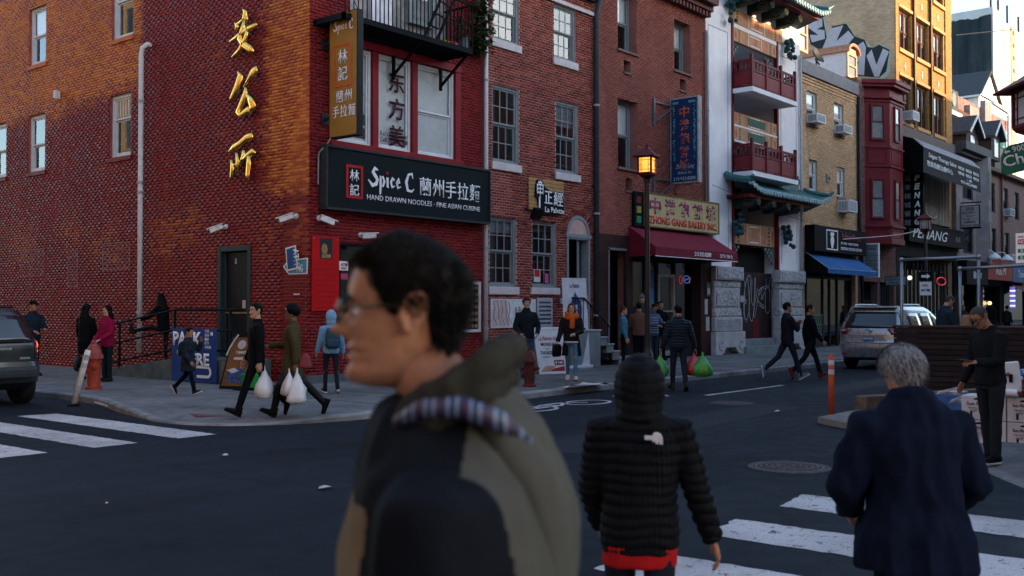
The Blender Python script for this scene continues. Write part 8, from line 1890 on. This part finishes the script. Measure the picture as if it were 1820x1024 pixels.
def scarf(I, mt, r=.115, h=.10):
 S, up = I['S'], I['up']; k = MB()
 for j, (zz, rr, tl) in enumerate(((1.46, r, .02),(1.51, r * .88,-.02),(1.44, r * 1.05,0))): k.tube([S(up((.015 + rr * .95 * math.cos(2 * PI * i / 16), rr * 1.1 * math.sin(2 * PI * i / 16), zz - .03 * math.cos(2 * PI * i / 16) + tl * math.sin(2 * PI * i / 16)))) for i in range(17)],.042 * I['s'],8)
 k.tube([S(up((.10,.03,1.44))), S(up((.135,.02,1.32))), S(up((.135,.015,1.18)))],[.05,.055,.06],8); me = remesh(k, .014,3); folds(me, .007,24,5); return link('scarf', me, mt, I['o'], smooth=True)
def backpack(I, mt, w=.15, h=.40, d=.12, z=1.22, x=-.16, strap=True, mt2=None):
 S, up = I['S'], I['up']; s = I['s']; b = thing_part = MB(); Rl = I['Rl']
 b.loft([(S(up((x, 0, z + h * (f - .5)))), Rl @ Vector((d * .5 * g * s, 0,0)), Vector((0, w * g * s, 0))) for f, g in ((0,.6),(.06,.92),(.4,1.02),(.8,.95),(.95,.8),(1,.5))],16,.6); p = b.build('backpack', mt, I['o'], smooth=True)
 k = MB(); k.loft([(S(up((x - d * .5,0, z + h * (f - .5)))), Rl @ Vector((d * .22 * g * s, 0,0)), Vector((0, w * .8 * g * s, 0))) for f, g in ((.08,.7),(.15,1),(.4,1),(.48,.7))],14,.6); k.build('pocket', mt2 or mt, p, smooth=True)
 if strap:
  for sd in (1,-1): MB().tube([S(up(q)) for q in ((x + .04, sd * .08, z + .17),(-.02, sd * .10,1.475),(.085, sd * .115,1.40),(.125, sd * .125,1.25),(.06, sd * .17,1.08),(x + .05, sd * .13, z - .16))],.018 * s, 6).build('strap', mt, p, smooth=True)
 return p
def carrier_bag(name, top, w, d, h, mt, label, group=None, yaw=0., twist=.1, seed=1, mt2=None):
 """a filled plastic bag hanging from one point"""
 o = thing(name, label, 'bag', tuple(top), group); c = Vector(top); n = 18; Rz = Matrix.Rotation(yaw, 3, 'Z'); r = random.Random(seed); rings = []
 for f, g in ((.0,.05),(.12,.10),(.25,.30),(.4,.62),(.58,.92),(.75,1.04),(.9,.98),(.98,.75),(1.,.3)):
  q = []
  for k in range(n):
   a = 2 * PI * k / n; j = 1 + .34 * mnoise.noise(Vector((math.cos(a) * 1.6 + seed * 3, math.sin(a) * 1.6, f * 5))) + .10 * mnoise.noise(Vector((math.cos(a) * 5 + seed, math.sin(a) * 5, f * 9))) ; q.append(c + Rz @ Vector((math.copysign(abs(math.cos(a)) ** .7, math.cos(a)) * d * g * j, math.copysign(abs(math.sin(a)) ** .7, math.sin(a)) * w * g * j, -h * f)))
  rings.append(q)
 b = MB().skin(rings).build('bag', mt, o, smooth=True); me = b.data; folds(me, .008,30, seed, (1,1,.3))
 for sd in (1,-1): MB().tube([c + Rz @ Vector((0, sd * .01,-.16 * h / .35)), c + Vector((0,0,.01)), c + Rz @ Vector((0,-sd * .012,-.16 * h / .35))],.006,5).build('handle', mt2 or mt, o)
 return o
def wrist(I, sd, along=.08):
 sh, e, w, fd = I['arms'][sd]; p = I['S'](w + fd * along); o = I['o']; M = Matrix.Translation(o.location) @ Matrix.Rotation(o.rotation_euler.z, 4, 'Z'); return M @ p
def plastic(name, c, tr=.25):
 t = NT(name); t.col(c); t.b.inputs['Roughness'].default_value = .32; t.b.inputs['Subsurface Weight'].default_value = .25; t.b.inputs['Subsurface Radius'].default_value = (.05,.05,.05); t.bump(t.noise(t.pos(),38,4,.6),.6,.01); return t.m
BLK = (.005,.0055,.007); NVY = (.010,.014,.024); JEAN = (.03,.075,.14); JEANL = (.075,.17,.27)
FACE = lambda dx, dy: math.degrees(math.atan2(dy, dx))
RTA = math.degrees(math.atan2(_RT[1], _RT[0]))           # facing right across the picture; +180 faces left, +90 away, -90 towards us
LFT, AWAY, TOW = RTA + 180, RTA + 90, RTA - 90
MBAG = {'w': plastic('white carrier plastic', (.62,.62,.64)), 'g': plastic('green carrier plastic', (.04,.30,.04)), 'r': plastic('red carrier plastic', (.45,.03,.035)), 'y': plastic('lime carrier plastic', (.22,.42,.05))}
def bag_print(o, p, w, h, mt):  # print panel on a bag, following its yaw
 pass
# --- along the side wall
I = person('man in dark cap and navy padded jacket standing by the wall behind the dark car', on(57,668,2,.12)[:2], TOW + 55,1.74, z=.12, skin='b', top=(.012,.02,.035), legs=BLK, hair='buzz', hairc='black', la=(25,8,60,30), ra=(20,8,55,20), bulk=1.12, quilt=(.09,.012), head=(20,5,0))
MB().loft([(I['Mh'] @ (Vector((-.008,0, HH * t)) * I['sk']), I['Mh'].to_3x3() @ Vector((a, 0,0)), I['Mh'].to_3x3() @ Vector((0, b, 0))) for t, a, b in ((.74,.104,.088),(.84,.10,.085),(.95,.08,.066),(1.02,.045,.04))],18).loft([(I['Mh'] @ Vector((.09 + x, 0, HH * .75 - x * .12)), I['Mh'].to_3x3() @ Vector((.0, w, 0)), Vector((0,0,.006))) for x, w in ((-.02,.08),(.03,.07),(.07,.045))],10).build('cap', cloth(BLK), I['o'], smooth=True)
p1 = on(152,676,2,.12)[:2]
I = person('woman with long black hair and black coat seen from behind holding a dark bag', p1, AWAY - 20,1.66, z=.12, skin='b', top=BLK, legs=BLK, sole=(.4,.4,.42), hair='long', la=(5,8,15), ra=(8,10,10), hem=.62, bulk=1.08, skirt=.02, legw=.85)
w_ = wrist(I, 1); b_ = MB(); o_ = thing('handbag', 'slouchy black handbag hanging at the side of the black haired woman', 'bag', tuple(w_)); b_.loft([(w_ + Vector((0,0, zz)), Vector((a, 0,0)), Vector((0, b, 0))) for zz, a, b in ((-.22,.08,.12),(-.30,.11,.17),(-.50,.12,.19),(-.56,.08,.15))],16,.7).build('bag', cloth(BLK, .5), o_, smooth=True); MB().tube([w_ + Vector((0,.09,-.22)), w_ + Vector((0,.03,.02)), w_ + Vector((0,-.03,.02)), w_ + Vector((0,-.09,-.22))],.012,6).build('handle', cloth(BLK, .5), o_)
person('woman in a magenta jacket and dark trousers standing against the red side wall', on(190,678,2,.12)[:2], TOW - 35,1.62, z=.12, skin='a', top=(.22,.006,.045), legs=(.008,.016,.020), hair='long', la=(15,8,45,30), ra=(12,8,40,30), bulk=1.12, hem=.80)
pg = (-.62,4.42)
person('girl with long dark hair stretching one leg along the ramp handrail', pg, 112,1.62, z=.42, skin='c', top=BLK, legs=(.012,.010,.013), shoes=(.02,.02,.024), hair='long', L=(84,4,20), R=(0,0,0), la=(50,12,25,15), ra=(20,10,35,10), lean=6, bulk=1.08, legw=.82, head=(-45,12,0))
# --- on the corner pavement
I = person('small boy in a long dark padded coat and rucksack walking to the right eating', on(334,703,2,.12)[:2], RTA - 8,1.20, z=.12, skin='b', top=(.012,.018,.028), legs=BLK, shoes=(.02,.02,.024), sole=(.5,.5,.52), hair='short', L=(-16,28,-18), R=(18,4,8), la=(45,12,115,30), ra=(5,8,35), hem=.62, bulk=1.25, skirt=.03, kid=True, quilt=(.11,.012), head=(-5,8,0), voxel=.014)
backpack(I, cloth((.02,.03,.04)),.13,.34,.12,1.20,-.19, True, cloth((.35,.38,.03),.7))
I1 = person('smiling man in black coat and trousers striding left beside the brown board', on(455,738,2,.10)[:2], LFT + 14,1.70, z=.06, skin='a', top=BLK, legs=BLK, shoes=BLK, hair='short', L=(20,3,10), R=(-22,22,-25), la=(-12,8,15), ra=(10,8,15), hem=.70, head=(25,0,0), bulk=1.06)
I2 = person('woman in an olive green coat with white headband and black boots striding left holding bags', on(519,741,2,.06)[:2], LFT + 4,1.70, z=.03, skin='c', top=(.055,.045,.022), legs=(.03,.03,.035), shoes=BLK, hair='afro', L=(24,10,14), R=(-26,18,-24), la=(-16,9,14), ra=(28,8,58,5), hem=.62, bulk=1.05, skirt=.03, legw=.85, voxel=.014)
glasses(I2, cloth((.01,.01,.01),.3)); Mh, sk = I2['Mh'], I2['sk']
MB().tube([Mh @ (Vector((-.008 + .098 * math.cos(a),.083 * math.sin(a), HH * (.80 - .10 * (math.cos(a) < 0) * -math.cos(a)))) * sk) for a in [2 * PI * j / 24 for j in range(25)]],.013,8).build('headband', cloth((.55,.54,.55)), I2['o'], smooth=True)
for sd in (1,-1):
 hip, k, a, _, _ = I2['J'][sd]; m = MB(); m.tube([I2['S'](k + (a - k) * f) for f in (-.02,.05,.4,.8,1.05)],[.066,.064,.062,.054,.05],12); link('boot_shaft', remesh(m, .014,2), cloth((.008,.008,.009),.4), I2['o'], smooth=True)
w_ = wrist(I2,1); carrier_bag('carrier_bag', w_ + Vector((.0,-.03,.02)),.17,.13,.52, MBAG['w'], 'full white plastic carrier bag nearest us in the hand of the woman in olive', 'white carrier bags', math.radians(RTA), seed=2)
carrier_bag('carrier_bag', w_ + Vector((-.10 * _RT[0],-.10 * _RT[1],.01)),.14,.10,.40, MBAG['w'], 'slanting white carrier bag with a yellow mark in front of the full one', 'white carrier bags', math.radians(RTA + 20), seed=4)
w3 = wrist(I1,-1); w2 = w_ + Vector((-.50 * _RT[0],-.50 * _RT[1],.06)) + Vector((_FW[0], _FW[1],0)) * .12; carrier_bag('carrier_bag', w2,.18,.12,.50, MBAG['w'], 'white carrier bag hanging between the smiling man and the woman in olive', 'white carrier bags', math.radians(RTA), seed=7)
hb_ = w_ + Vector((.14 * _RT[0],.14 * _RT[1],.18)); o_ = thing('purse', 'small dusty red purse at the elbow of the woman in olive', 'bag', tuple(hb_)); MB().loft([(hb_ + Vector((0,0, zz)), Vector((_RT[0] * a, _RT[1] * a, 0)), Vector((_FW[0] * .04, _FW[1] * .04,0))) for zz, a in ((.06,.03),(0,.07),(-.12,.10),(-.15,.08))],12,.7).build('bag', cloth((.22,.05,.06),.5), o_, smooth=True)
I = person('child in a pale blue hooded jacket with a dark rucksack walking away by the corner', on(588,700,2,.12)[:2], AWAY + 22,1.50, z=.12, skin='b', top=(.13,.28,.42), legs=(.012,.016,.024), shoes=BLK, sole=(.5,.5,.52), hair=None, L=(10,2,0), R=(-10,10,-6), la=(8,10,14), ra=(0,10,14), bulk=1.1, hem=.84, legw=.85)
hood_shell(I, cloth((.17,.32,.46))); backpack(I, cloth((.03,.06,.085)),.16,.44,.14,1.17,-.17)
# --- along the far pavement
I = person('man in a dark jacket and jeans with hands in his pockets behind the maroon hydrant', on(936,672,2,.12)[:2], TOW + 12,1.80, z=.12, skin='a', top=(.010,.013,.018), legs=JEAN, hair='quiff', hairc='brown', la=(8,16,45,35), ra=(8,16,45,35), bulk=1.08, hem=.86, collar=.05)
I = person('woman with an orange scarf black coat and blue jeans walking towards us', on(1016,677,2,.12)[:2], TOW - 6,1.66, z=.12, skin='a', top=(.012,.011,.013), legs=JEANL, shoes=(.45,.42,.40), hair='long', hairc='brown', L=(9,2,0), R=(-10,14,-8), la=(18,10,62,40), ra=(8,14,20), bulk=1.1, hem=.86, legw=.88)
scarf(I, cloth((.42,.085,.015))); m = MB(); S, up = I['S'], I['up']
for sd in (1,-1): m.loft([(S((-.02, sd * (.12 + .03 * f),.95 - .40 * f)), Vector((.10,0,0)), Vector((0,.055 + .02 * f, 0))) for f in (0,.4,1)],12)
me = remesh(m, .016,4); folds(me, .008,10,4); link('coat_tail', me, cloth((.012,.011,.013)), I['o'], smooth=True)
MB().loft([(S((.03,0, zz)), Vector((.11,0,0)), Vector((0,.16,0))) for zz in (.845,.885)],18).build('shirt_hem', cloth((.5,.5,.5)), I['o'], smooth=True)
q = wrist(I, -1); o_ = thing('handbag', 'black handbag at the hip of the woman with the orange scarf', 'bag', tuple(q)); MB().loft([(q + Vector((0,0, zz)), Vector((a, 0,0)), Vector((0,.05,0))) for zz, a in ((.02,.10),(-.05,.13),(-.2,.14),(-.25,.11))],12,.6).build('bag', cloth(BLK, .4), o_, smooth=True)
yy = -1.6
fp = lambda px, y_: F(px, 600, y_)[0]
person('woman in a denim jacket facing right at the steps of the dark doorway', (fp(1108,-2.0),-2.0), RTA - 10,1.60, z=.128, skin='a', top=(.05,.14,.22), legs=BLK, hair='bun', hairc='brown', la=(5,8,10), ra=(5,8,12), bulk=1.02, hem=.82, legw=.85)
person('man in a brown jacket and dark trousers with his back to us outside the bakery', (fp(1136,-2.0),-2.0), AWAY - 12,1.72, z=.128, skin='b', top=(.13,.062,.045), legs=BLK, hair='short', la=(20,8,30,20), ra=(18,10,40,20), bulk=1.12, hem=.84)
I = person('man in a plaid shirt with head bent outside the bakery door', (fp(1161,-1.5),-1.5), TOW + 30,1.70, z=.128, skin='b', top=(.05,.08,.14), legs=(.02,.03,.05), hair='short', la=(30,10,70,30), ra=(25,10,60,30), head=(0,25,0))
k = MB(); S, up, s = I['S'], I['up'], I['s']
for j in range(7): zz = .90 + .07 * j; k.loft([(S(up((.0,0, zz))), Vector((.126,0,0)), Vector((0,.172,0))),(S(up((.0,0, zz + .02))), Vector((.126,0,0)), Vector((0,.172,0)))],18,.88, False)
k.build('shirt_stripe', cloth((.35,.37,.42)), I['o'], smooth=True)
person('grinning man in a black jacket standing in the bakery doorway', (fp(1174,-.5),-.5), TOW + 14,1.76, z=.128, skin='b', top=BLK, legs=BLK, hair='short', hairc='black', la=(20,9,50,20), ra=(10,9,20), hem=.8)
I = person('person in a grey knitted hat on the bakery step behind the brown jacket', (fp(1141,-.35),-.35), TOW + 10,1.78, z=.30, skin='a', top=(.02,.03,.05), legs=BLK, hair=None, la=(15,9,50,30), ra=(15,9,50,30), bulk=1.15)
MB().loft([(I['Mh'] @ (Vector((-.008,0, HH * t)) * I['sk']), I['Mh'].to_3x3() @ Vector((a, 0,0)), I['Mh'].to_3x3() @ Vector((0, b, 0))) for t, a, b in ((.66,.104,.089),(.8,.108,.092),(.95,.09,.078),(1.05,.05,.045),(1.08,.01,.01))],18).ball(I['Mh'] @ Vector((0,0, HH * 1.14)),.04).build('knit_hat', cloth((.13,.14,.17)), I['o'], smooth=True)
I = person('man in a shiny dark padded jacket carrying coloured bags across the street', on(1206,695,2,0)[:2], AWAY + 6,1.74, skin='b', top=cloth((.014,.020,.030),.35, sheen=0), legs=(.016,.02,.032), shoes=(.03,.028,.02), hair='short', L=(8,2,0), R=(-8,14,-10), la=(0,16,12), ra=(0,18,10), bulk=1.24, hem=.86, quilt=(.062,.016), fold=.003, voxel=.012)
w1, w2 = wrist(I, 1), wrist(I, -1)
carrier_bag('carrier_bag', w1,.15,.11,.50, MBAG['g'], 'green plastic bag in the left hand of the man in the padded jacket', 'coloured carrier bags', math.radians(RTA + 90), seed=11)
r_ = Vector((_RT[0], _RT[1],0)); carrier_bag('carrier_bag', w2 - r_ * .05,.17,.11,.48, MBAG['r'], 'red plastic bag in the right hand of the man in the padded jacket', 'coloured carrier bags', math.radians(RTA + 90), seed=12)
carrier_bag('carrier_bag', w2 + r_ * .12 - Vector((_FW[0], _FW[1],0)) * .08,.19,.12,.50, MBAG['g'], 'bright green bag with yellow print beside the red bag', 'coloured carrier bags', math.radians(RTA + 90), seed=13)
c_ = w2 + r_ * .12 - Vector((_FW[0], _FW[1],0)) * .21; MB().obox(c_ + Vector((0,0,-.34)), r_ * .07, Vector((_FW[0], _FW[1],0)) * .006, Vector((0,0,.06))).build('print', MBAG['y'],[o for o in bpy.data.objects if o.get('label', '').startswith('bright green bag')][0])
# --- two men crossing the street
I = person('man in a dark sweatshirt with folded arms walking right across the street, nearer one', on(1400,677,2,0)[:2], RTA + 8,1.82, skin='b', top=(.010,.012,.018), legs=(.013,.017,.027), shoes=(.10,.14,.18), sole=(.5,.52,.55), hair='short', L=(-24,26,-28), R=(20,4,12), la=(35,6,88,65), ra=(32,6,88,65), bulk=1.1, hem=.86, head=(0,-3,0))
S, up = I['S'], I['up']; k = MB(); r = random.Random(1)
for j in range(9): c = S(up((.05 + .02 * (j % 3),-.158,1.28 - .05 * (j // 3) + r.uniform(-.01,.01)))); k.obox(c, (.012,0,0),(0,.022,0),(0,0,.012))
k.build('chest_print', cloth((.30,.32,.36)), I['o'])
person('man in a black jacket and brick red shoes walking right beside the sweatshirt man', on(1440,675,2,0)[:2], RTA + 4,1.78, skin='b', top=BLK, legs=(.011,.011,.014), shoes=(.12,.02,.02), hair='short', L=(24,8,10), R=(-22,22,-26), la=(-10,8,20), ra=(12,8,25), hem=.78, bulk=1.06, head=(-18,0,0))
# --- behind the slatted wall
I = person('heavy man with cropped hair in a dark teal jacket looking down behind the slatted wall', tuple(on(1676,640,0,8.2)[:2]), RTA + 6,1.78, z=.20, skin='a', top=(.014,.03,.040), legs=BLK, hair='buzz', hairc='buzz', la=(25,10,60,20), ra=(25,10,60,20), head=(0,22,0), bulk=1.2, lean=8)
q = on(1717,572,0,7.4); o_ = thing('paper_bag', 'crumpled brown paper bag on top of the slatted wall', 'bag', tuple(q)); m = MB(); m.loft([(Vector(q) + Vector((0,0, zz)), Vector((.06 * g, 0,0)), Vector((0,.09 * g, 0))) for zz, g in ((-.10,1.),(-.03,1.05),(.05,.9),(.10,.8),(.13,.45))],12,.7); me = remesh(m, .012,1); folds(me, .012,28,3); link('bag', me, cloth((.30,.17,.10),.9), o_)
MB().box(q[0] - .3, q[0] + .35, q[1] - .35, q[1] + .25, q[2] - .14, q[2] - .10).build('table_top', M_SLAT[0], o_) if False else None
o_ = thing('counter', 'narrow counter board behind the slatted wall holding the paper bag', 'counter', (7.4,-11,1.2)); MB().box(7.15,7.75,-13.4,-9.9, q[2] - .145, q[2] - .105).build('top', M_SLAT[1], o_); MB().box(7.4,7.46,-13.3,-10.0,0, q[2] - .15).build('support', M_SLAT[0], o_)
I = person('figure in a black hood standing behind the slatted wall near the right edge', tuple(on(1760,640,0,9.4)[:2]), AWAY + 30,1.72, skin='b', top=BLK, legs=BLK, hair=None, bulk=1.25); hood_shell(I, cloth(BLK))
for i, (px, y_, t_, lab) in enumerate(((1712,-2.6,(.02,.018,.02), 'dim pedestrian with dark hair on the far pavement under the red fascia'),(1690,-2.2,(.02,.02,.03), 'dim pedestrian on the far pavement under the black fascia'),(1790,-3.2,(.015,.015,.018), 'dim pedestrian in black far off by the red awning'))):
 x = F(px, 560, y_)[0]; person(lab, (x, y_), TOW + 60 * i, 1.7, z=.12, skin='b', top=t_, legs=BLK, hair='short', voxel=.024)
# --- man reading his phone
I = person('man in black with cropped hair and glasses standing with head bent over his phone', on(1762,824,2,.03)[:2], LFT + 20,1.70, z=.03, skin='b', top=(.009,.0105,.013), legs=(.014,.018,.022), shoes=BLK, sole=(.5,.5,.5), hair='buzz', hairc='buzz', L=(4,3,0), R=(-4,2,0), la=(22,8,72,14), ra=(6,10,20), head=(6,34,0), neck=.05, lean=3, bulk=1.06, voxel=.011, hem=.84, detail=True, curl=.8, legw=1.08)
glasses(I, cloth((.01,.01,.01),.3),.003); sh, e, w, fd = I['arms'][1]; p = I['S'](w + fd * .11 + Vector((0,0,.02))); rot = frame_x(fd)
ph = MB(); ph.obox(wrist(I, 1,.12) + Vector((0,0,.02)), Vector((_RT[0], _RT[1],-.1)) * -.075, Vector((_FW[0], _FW[1],0)) * .037, Vector((0,0,.005))); tag(ph.build('phone', mat('phone black', (.01,.01,.012),.15), bevel=.002), 'thin black phone in the hand of the man in black', 'phone')
# --- three people close to us, backs turned
def near_pt(px, py, d): return [CAM[i] + d * _ray(px, py)[i] for i in range(3)]
# grey haired man
q = near_pt(1624,700,4.15)
I = person('grey haired man in a navy blue jacket seen from behind on the crossing', q[:2], AWAY + 4,1.545, nd=.02, skin='b', top=cloth((.0045,.008,.021),.9, weave=180), legs=(.006,.007,.010), hair='grey', hairc='grey', L=(6,2,0), R=(-8,10,-6), la=(8,20,48,40), ra=(8,22,48,40), bulk=1.30, hem=.72, skirt=.05, voxel=.009, detail=True, head=(0,10,0), lean=5, fold=.020, neck=.03, collar=.03)
strands(I['o'], I['Mh'], I['sk'],2600, mat('silver strands', (.24,.245,.26),.5,0,.3,60),.048,3, spread=.12, lift=.22); strands(I['o'], I['Mh'], I['sk'],1500, mat('dark strands', (.13,.13,.14),.5,0,.3,60),.048,5, spread=.12, lift=.2)
# hooded man in the quilted jacket
q = near_pt(1136,700,4.25)
M_QUI = cloth((.0045,.005,.007),.62)
I = person('man in a black quilted hooded jacket with a small white emblem seen from behind', q[:2], AWAY - 10,1.50, nd=.055, skin='b', top=M_QUI, legs=(.010,.012,.018), hair=None, L=(8,4,0), R=(-10,10,-6), la=(10,9,30,20), ra=(4,17,10), bulk=1.16, hem=.80, quilt=(.043,.012,7), fold=.003, voxel=.0075, detail=True, head=(0,4,0), lean=5, curl=.55)
hood_shell(I, M_QUI, (.135,.122,.165),-.02,.112, quilt=(.040,.006,5), voxel=.0075)
S, up, Rl, s = I['S'], I['up'], I['Rl'], I['s']; m = MB(); m.loft([(S((0,0, zz)), Vector((.122 * s, 0,0)), Vector((0,.170 * s, 0))) for zz in (.735,.78,.84)],24,.88, False); me = remesh(MB().loft([(S((0,0, zz)), Vector((.128 * s, 0,0)), Vector((0,.176 * s, 0))) for zz in (.735,.76,.84)],24,.88),.01,2); folds(me, .006,12,2,(1,1,.3)); link('red_shirt', me, cloth((.32,.010,.012)), I['o'], smooth=True)
k = MB(); c = S(up((-.182,-.075,1.335)));
def em(y, zz): return (c.x - .012 * s, c.y + y, c.z + zz)
fe = lambda u, zz, d: (c.x - .004 - d - .10 * zz, c.y - u, c.z + zz)
k.prism([(-.036,.012),(-.006,.012),(-.004,.018),(.0,.024),(.012,.026),(.026,.020),(.034,.006),(.035,-.020),(.022,-.020),(.020,-.004),(.016,-.020),(.006,-.016),(.004,-.006),(-.004,-.012),(-.006,-.002),(-.036,-.002)], fe, -.02,.006); k.build('emblem', cloth((.55,.56,.58)), I['o'])
# man with glasses close by, in profile
q = near_pt(808,562,1.66); HF = 1.80
M_SHELL = cloth((.0045,.0065,.0105),.8, weave=120); M_KHA = cloth((.060,.064,.058),.9, weave=200); M_TANP = cloth((.13,.10,.065),.9); M_EDGE_SHADE = cloth((.026,.027,.023),.9, weave=200)
def yoke(m):
 Q = lambda x, y, z_: Vector((x, y, z_))
 m.loft([(Q(x, 0, z_), Q(a, 0,0), Q(0, b_, 0)) for x, z_, a, b_ in ((.045,1.555,.078,.092),(.03,1.525,.10,.125),(.015,1.485,.125,.175),(.0,1.44,.145,.225),(-.005,1.38,.165,.25),(-.005,1.28,.18,.262),(-.005,1.1,.17,.25))],24,.95)
I = person('man with glasses in a black and khaki hooded jacket passing close by in profile', (q[0], q[1]), LFT - 4, HF, skin='b', top=M_SHELL, legs=(.02,.02,.02), hair='short', hairc='black', la=(-2,3,10), ra=(4,8,14), bulk=1.36, hem=.80, voxel=.009, detail=True, head=(11,-1,0), lean=0, fold=.012, neck=.072, collar=.0, extra=yoke)
gl = glasses(I, mat('thin gold frame', (.10,.075,.04),.35,.6),.0026); S, up, Rl, s, Mh, sk = (I[k_] for k_ in ('S', 'up', 'Rl', 's', 'Mh', 'sk'))
strands(I['o'], Mh, sk, 4000, HAIRM['black'],.010,9, spread=.05, lift=.10)
Q = lambda x, y, z_: Vector((x, y, z_))          # metres
m = MB(); m.loft([(Q(x, 0, zz), Q(a, 0, a * .35), Q(0, b_, 0)) for x, zz, a, b_ in ((-.035,1.60,.018,.06),(-.055,1.575,.034,.10),(-.085,1.53,.046,.132),(-.115,1.465,.054,.150),(-.140,1.38,.050,.145),(-.152,1.29,.038,.12),(-.15,1.22,.022,.08),(-.145,1.18,.008,.03))],20,.9)
me = remesh(m, .008,5); folds(me, .012,11,6); link('fallen_hood', me, M_KHA, I['o'], smooth=True); m = MB()
m.tube([Q(*p_) for p_ in ((.085,.09,1.525),(.045,.114,1.555),(-.01,.124,1.585),(-.06,.105,1.614),(-.085,.05,1.632),(-.088,-.05,1.632),(-.06,-.105,1.614),(.0,-.12,1.575),(.085,-.09,1.525))],[.006,.014,.019,.022,.023,.023,.022,.014,.006],10)
m.tube([Q(*p_) for p_ in ((.10,.085,1.50),(.05,.112,1.525),(-.01,.124,1.55),(-.055,.105,1.572),(-.07,.05,1.59),(-.07,-.05,1.59),(-.055,-.105,1.572),(.0,-.12,1.53),(.10,-.085,1.50))],[.008,.017,.022,.024,.024,.024,.024,.017,.008],10)
me = remesh(m, .007,5); folds(me, .009,15,6); link('hood_edge', me, M_EDGE_SHADE, I['o'], smooth=True)  # rim shading painted in: a darker copy of the khaki cloth
t = NT('striped lining'); w = t.n('TexWave'); w.inputs['Scale'].default_value = 9; w.inputs['Distortion'].default_value = 1.5
t.l(t.n('TexCoord').outputs['Object'], w.inputs['Vector']); t.col(t.ramp(w.outputs[1],[(.1,(.008,.011,.035)),(.35,(.09,.014,.05)),(.5,(.02,.08,.20)),(.72,(.16,.27,.40)),(.9,(.012,.016,.05))]))
MB().tube([Q(*p_) for p_ in ((.07,.122,1.53),(.03,.142,1.553),(-.03,.150,1.556),(-.085,.142,1.535),(-.125,.115,1.50))],[.010,.015,.017,.016,.008],10).build('hood_lining', t.m, I['o'], smooth=True)
# khaki panel over the back, following the jacket
j = [c for c in I['o'].children if c.name.startswith('jacket')][0]; me = j.data; a = vco(me); inv = (a / s) ; n_ = vno(me)
for nm, mt in (('khaki', M_KHA),('tan', M_TANP)): me.materials.append(mt)
ce = np.empty(len(me.polygons) * 3); me.polygons.foreach_get('center', ce); ce = ce.reshape(-1,3) / s; zc = ce[:, 2] - (S((0,0,0)).z / s); xb = ce[:, 0] - np.tan(math.radians(7)) * (zc - .93)
mi = np.zeros(len(ce), int); yab = np.abs(ce[:, 1])
mi[(ce[:, 0] < -.035) & (yab < .215) & (zc < 1.53)] = 1; mi[(ce[:, 0] > .10) & (yab < .19) & (zc < 1.36)] = 2
me.polygons.foreach_set('material_index', mi.astype(np.int32)); me.update()
k = MB(); c = Q(.05,.33,1.30); k.obox(c, (.014,0,0),(0,.004,0),(0,0,.010)); k.build('arm_badge', cloth((.45,.03,.03)), I['o']); MB().obox(Q(.05,.333,1.275),(.035,0,0),(0,.004,0),(0,0,.005)).build('arm_print', cloth((.25,.26,.28)), I['o'])
# the other sides of the streets (they shade the road and show in the panes)
def plain_house(name, label, x0, x1, y0, y1, h, mt, face, cat='building'):
 o = thing(name, label, cat, ((x0 + x1) / 2,(y0 + y1) / 2,0), 'houses on the other sides of the streets')
 MB().box(x0, x1, y0, y1,0, h).build('wall', mt, o)
 k = MB(); g = MB()
 z = 4.6
 while z + 2 < h:
  if face == 'N':
   x = x0 + .9
   while x + 1.2 < x1: k.box(x - .08, x + 1.18, y1, y1 + .05, z - .1, z + 1.9); g.box(x, x + 1.1, y1 + .05, y1 + .07, z, z + 1.8); x += 2.3
  else:
   y = y0 + .9
   while y + 1.2 < y1: k.box(x1, x1 + .05, y - .08, y + 1.18, z - .1, z + 1.9); g.box(x1 + .05, x1 + .07, y, y + 1.1, z, z + 1.8); y += 2.3
  z += 3.1
 if k.v:
  w = k.build('window_surround', M_STONE, o); struct(w, 'stuff'); struct(g.build('pane', M_GPLAIN, o), 'stuff')
 return o
M_CREAM = mat('cream brick', (.46,.33,.19),.8,0,.15,2); M_BUFF = mat('buff render', (.36,.30,.24),.8,0,.15,2); M_BRK = mat('far red brick', (.20,.07,.05),.8,0,.2,2)
WORDS = ('low buff corner', 'red brick', 'cream brick', 'buff rendered', 'second red brick', 'second cream', 'third buff', 'third red brick', 'end cream', 'end buff')
X = [(-3.0,8.0,10),(8.2,16,18.4),(16.2,24,18.8),(24.2,32,18.5),(32.2,40,17.6),(40.2,48,17.3),(48.2,58,18.3),(58.2,72,19.5),(72.2,126,20.5),(126.2,260,22)]
for i, (a, b, h) in enumerate(X):
 plain_house('street_house', WORDS[i] + ' house opposite on the south side of the street', a, b, -46,-22.0 if i else -20.0, h, (M_BUFF, M_BRK, M_CREAM)[i % 3], 'N')
plain_house('street_house', 'tall red brick house behind the viewer on the near corner', -40,-19.5,-50,-20.5,17, M_BRK, 'E')
for i, (a, b, h) in enumerate(((-14,1,15),(1.2,13,20),(13.2,26,18.5),(26.2,45,21))):
 plain_house('street_house', ('cream', 'tall cream', 'buff', 'farthest cream')[i] + ' sunlit house on the west side of the cross street', -30,-17.2, a if i else -13.5, b, h, (M_CREAM, M_CREAM, M_BUFF, M_CREAM)[i % 4], 'E')
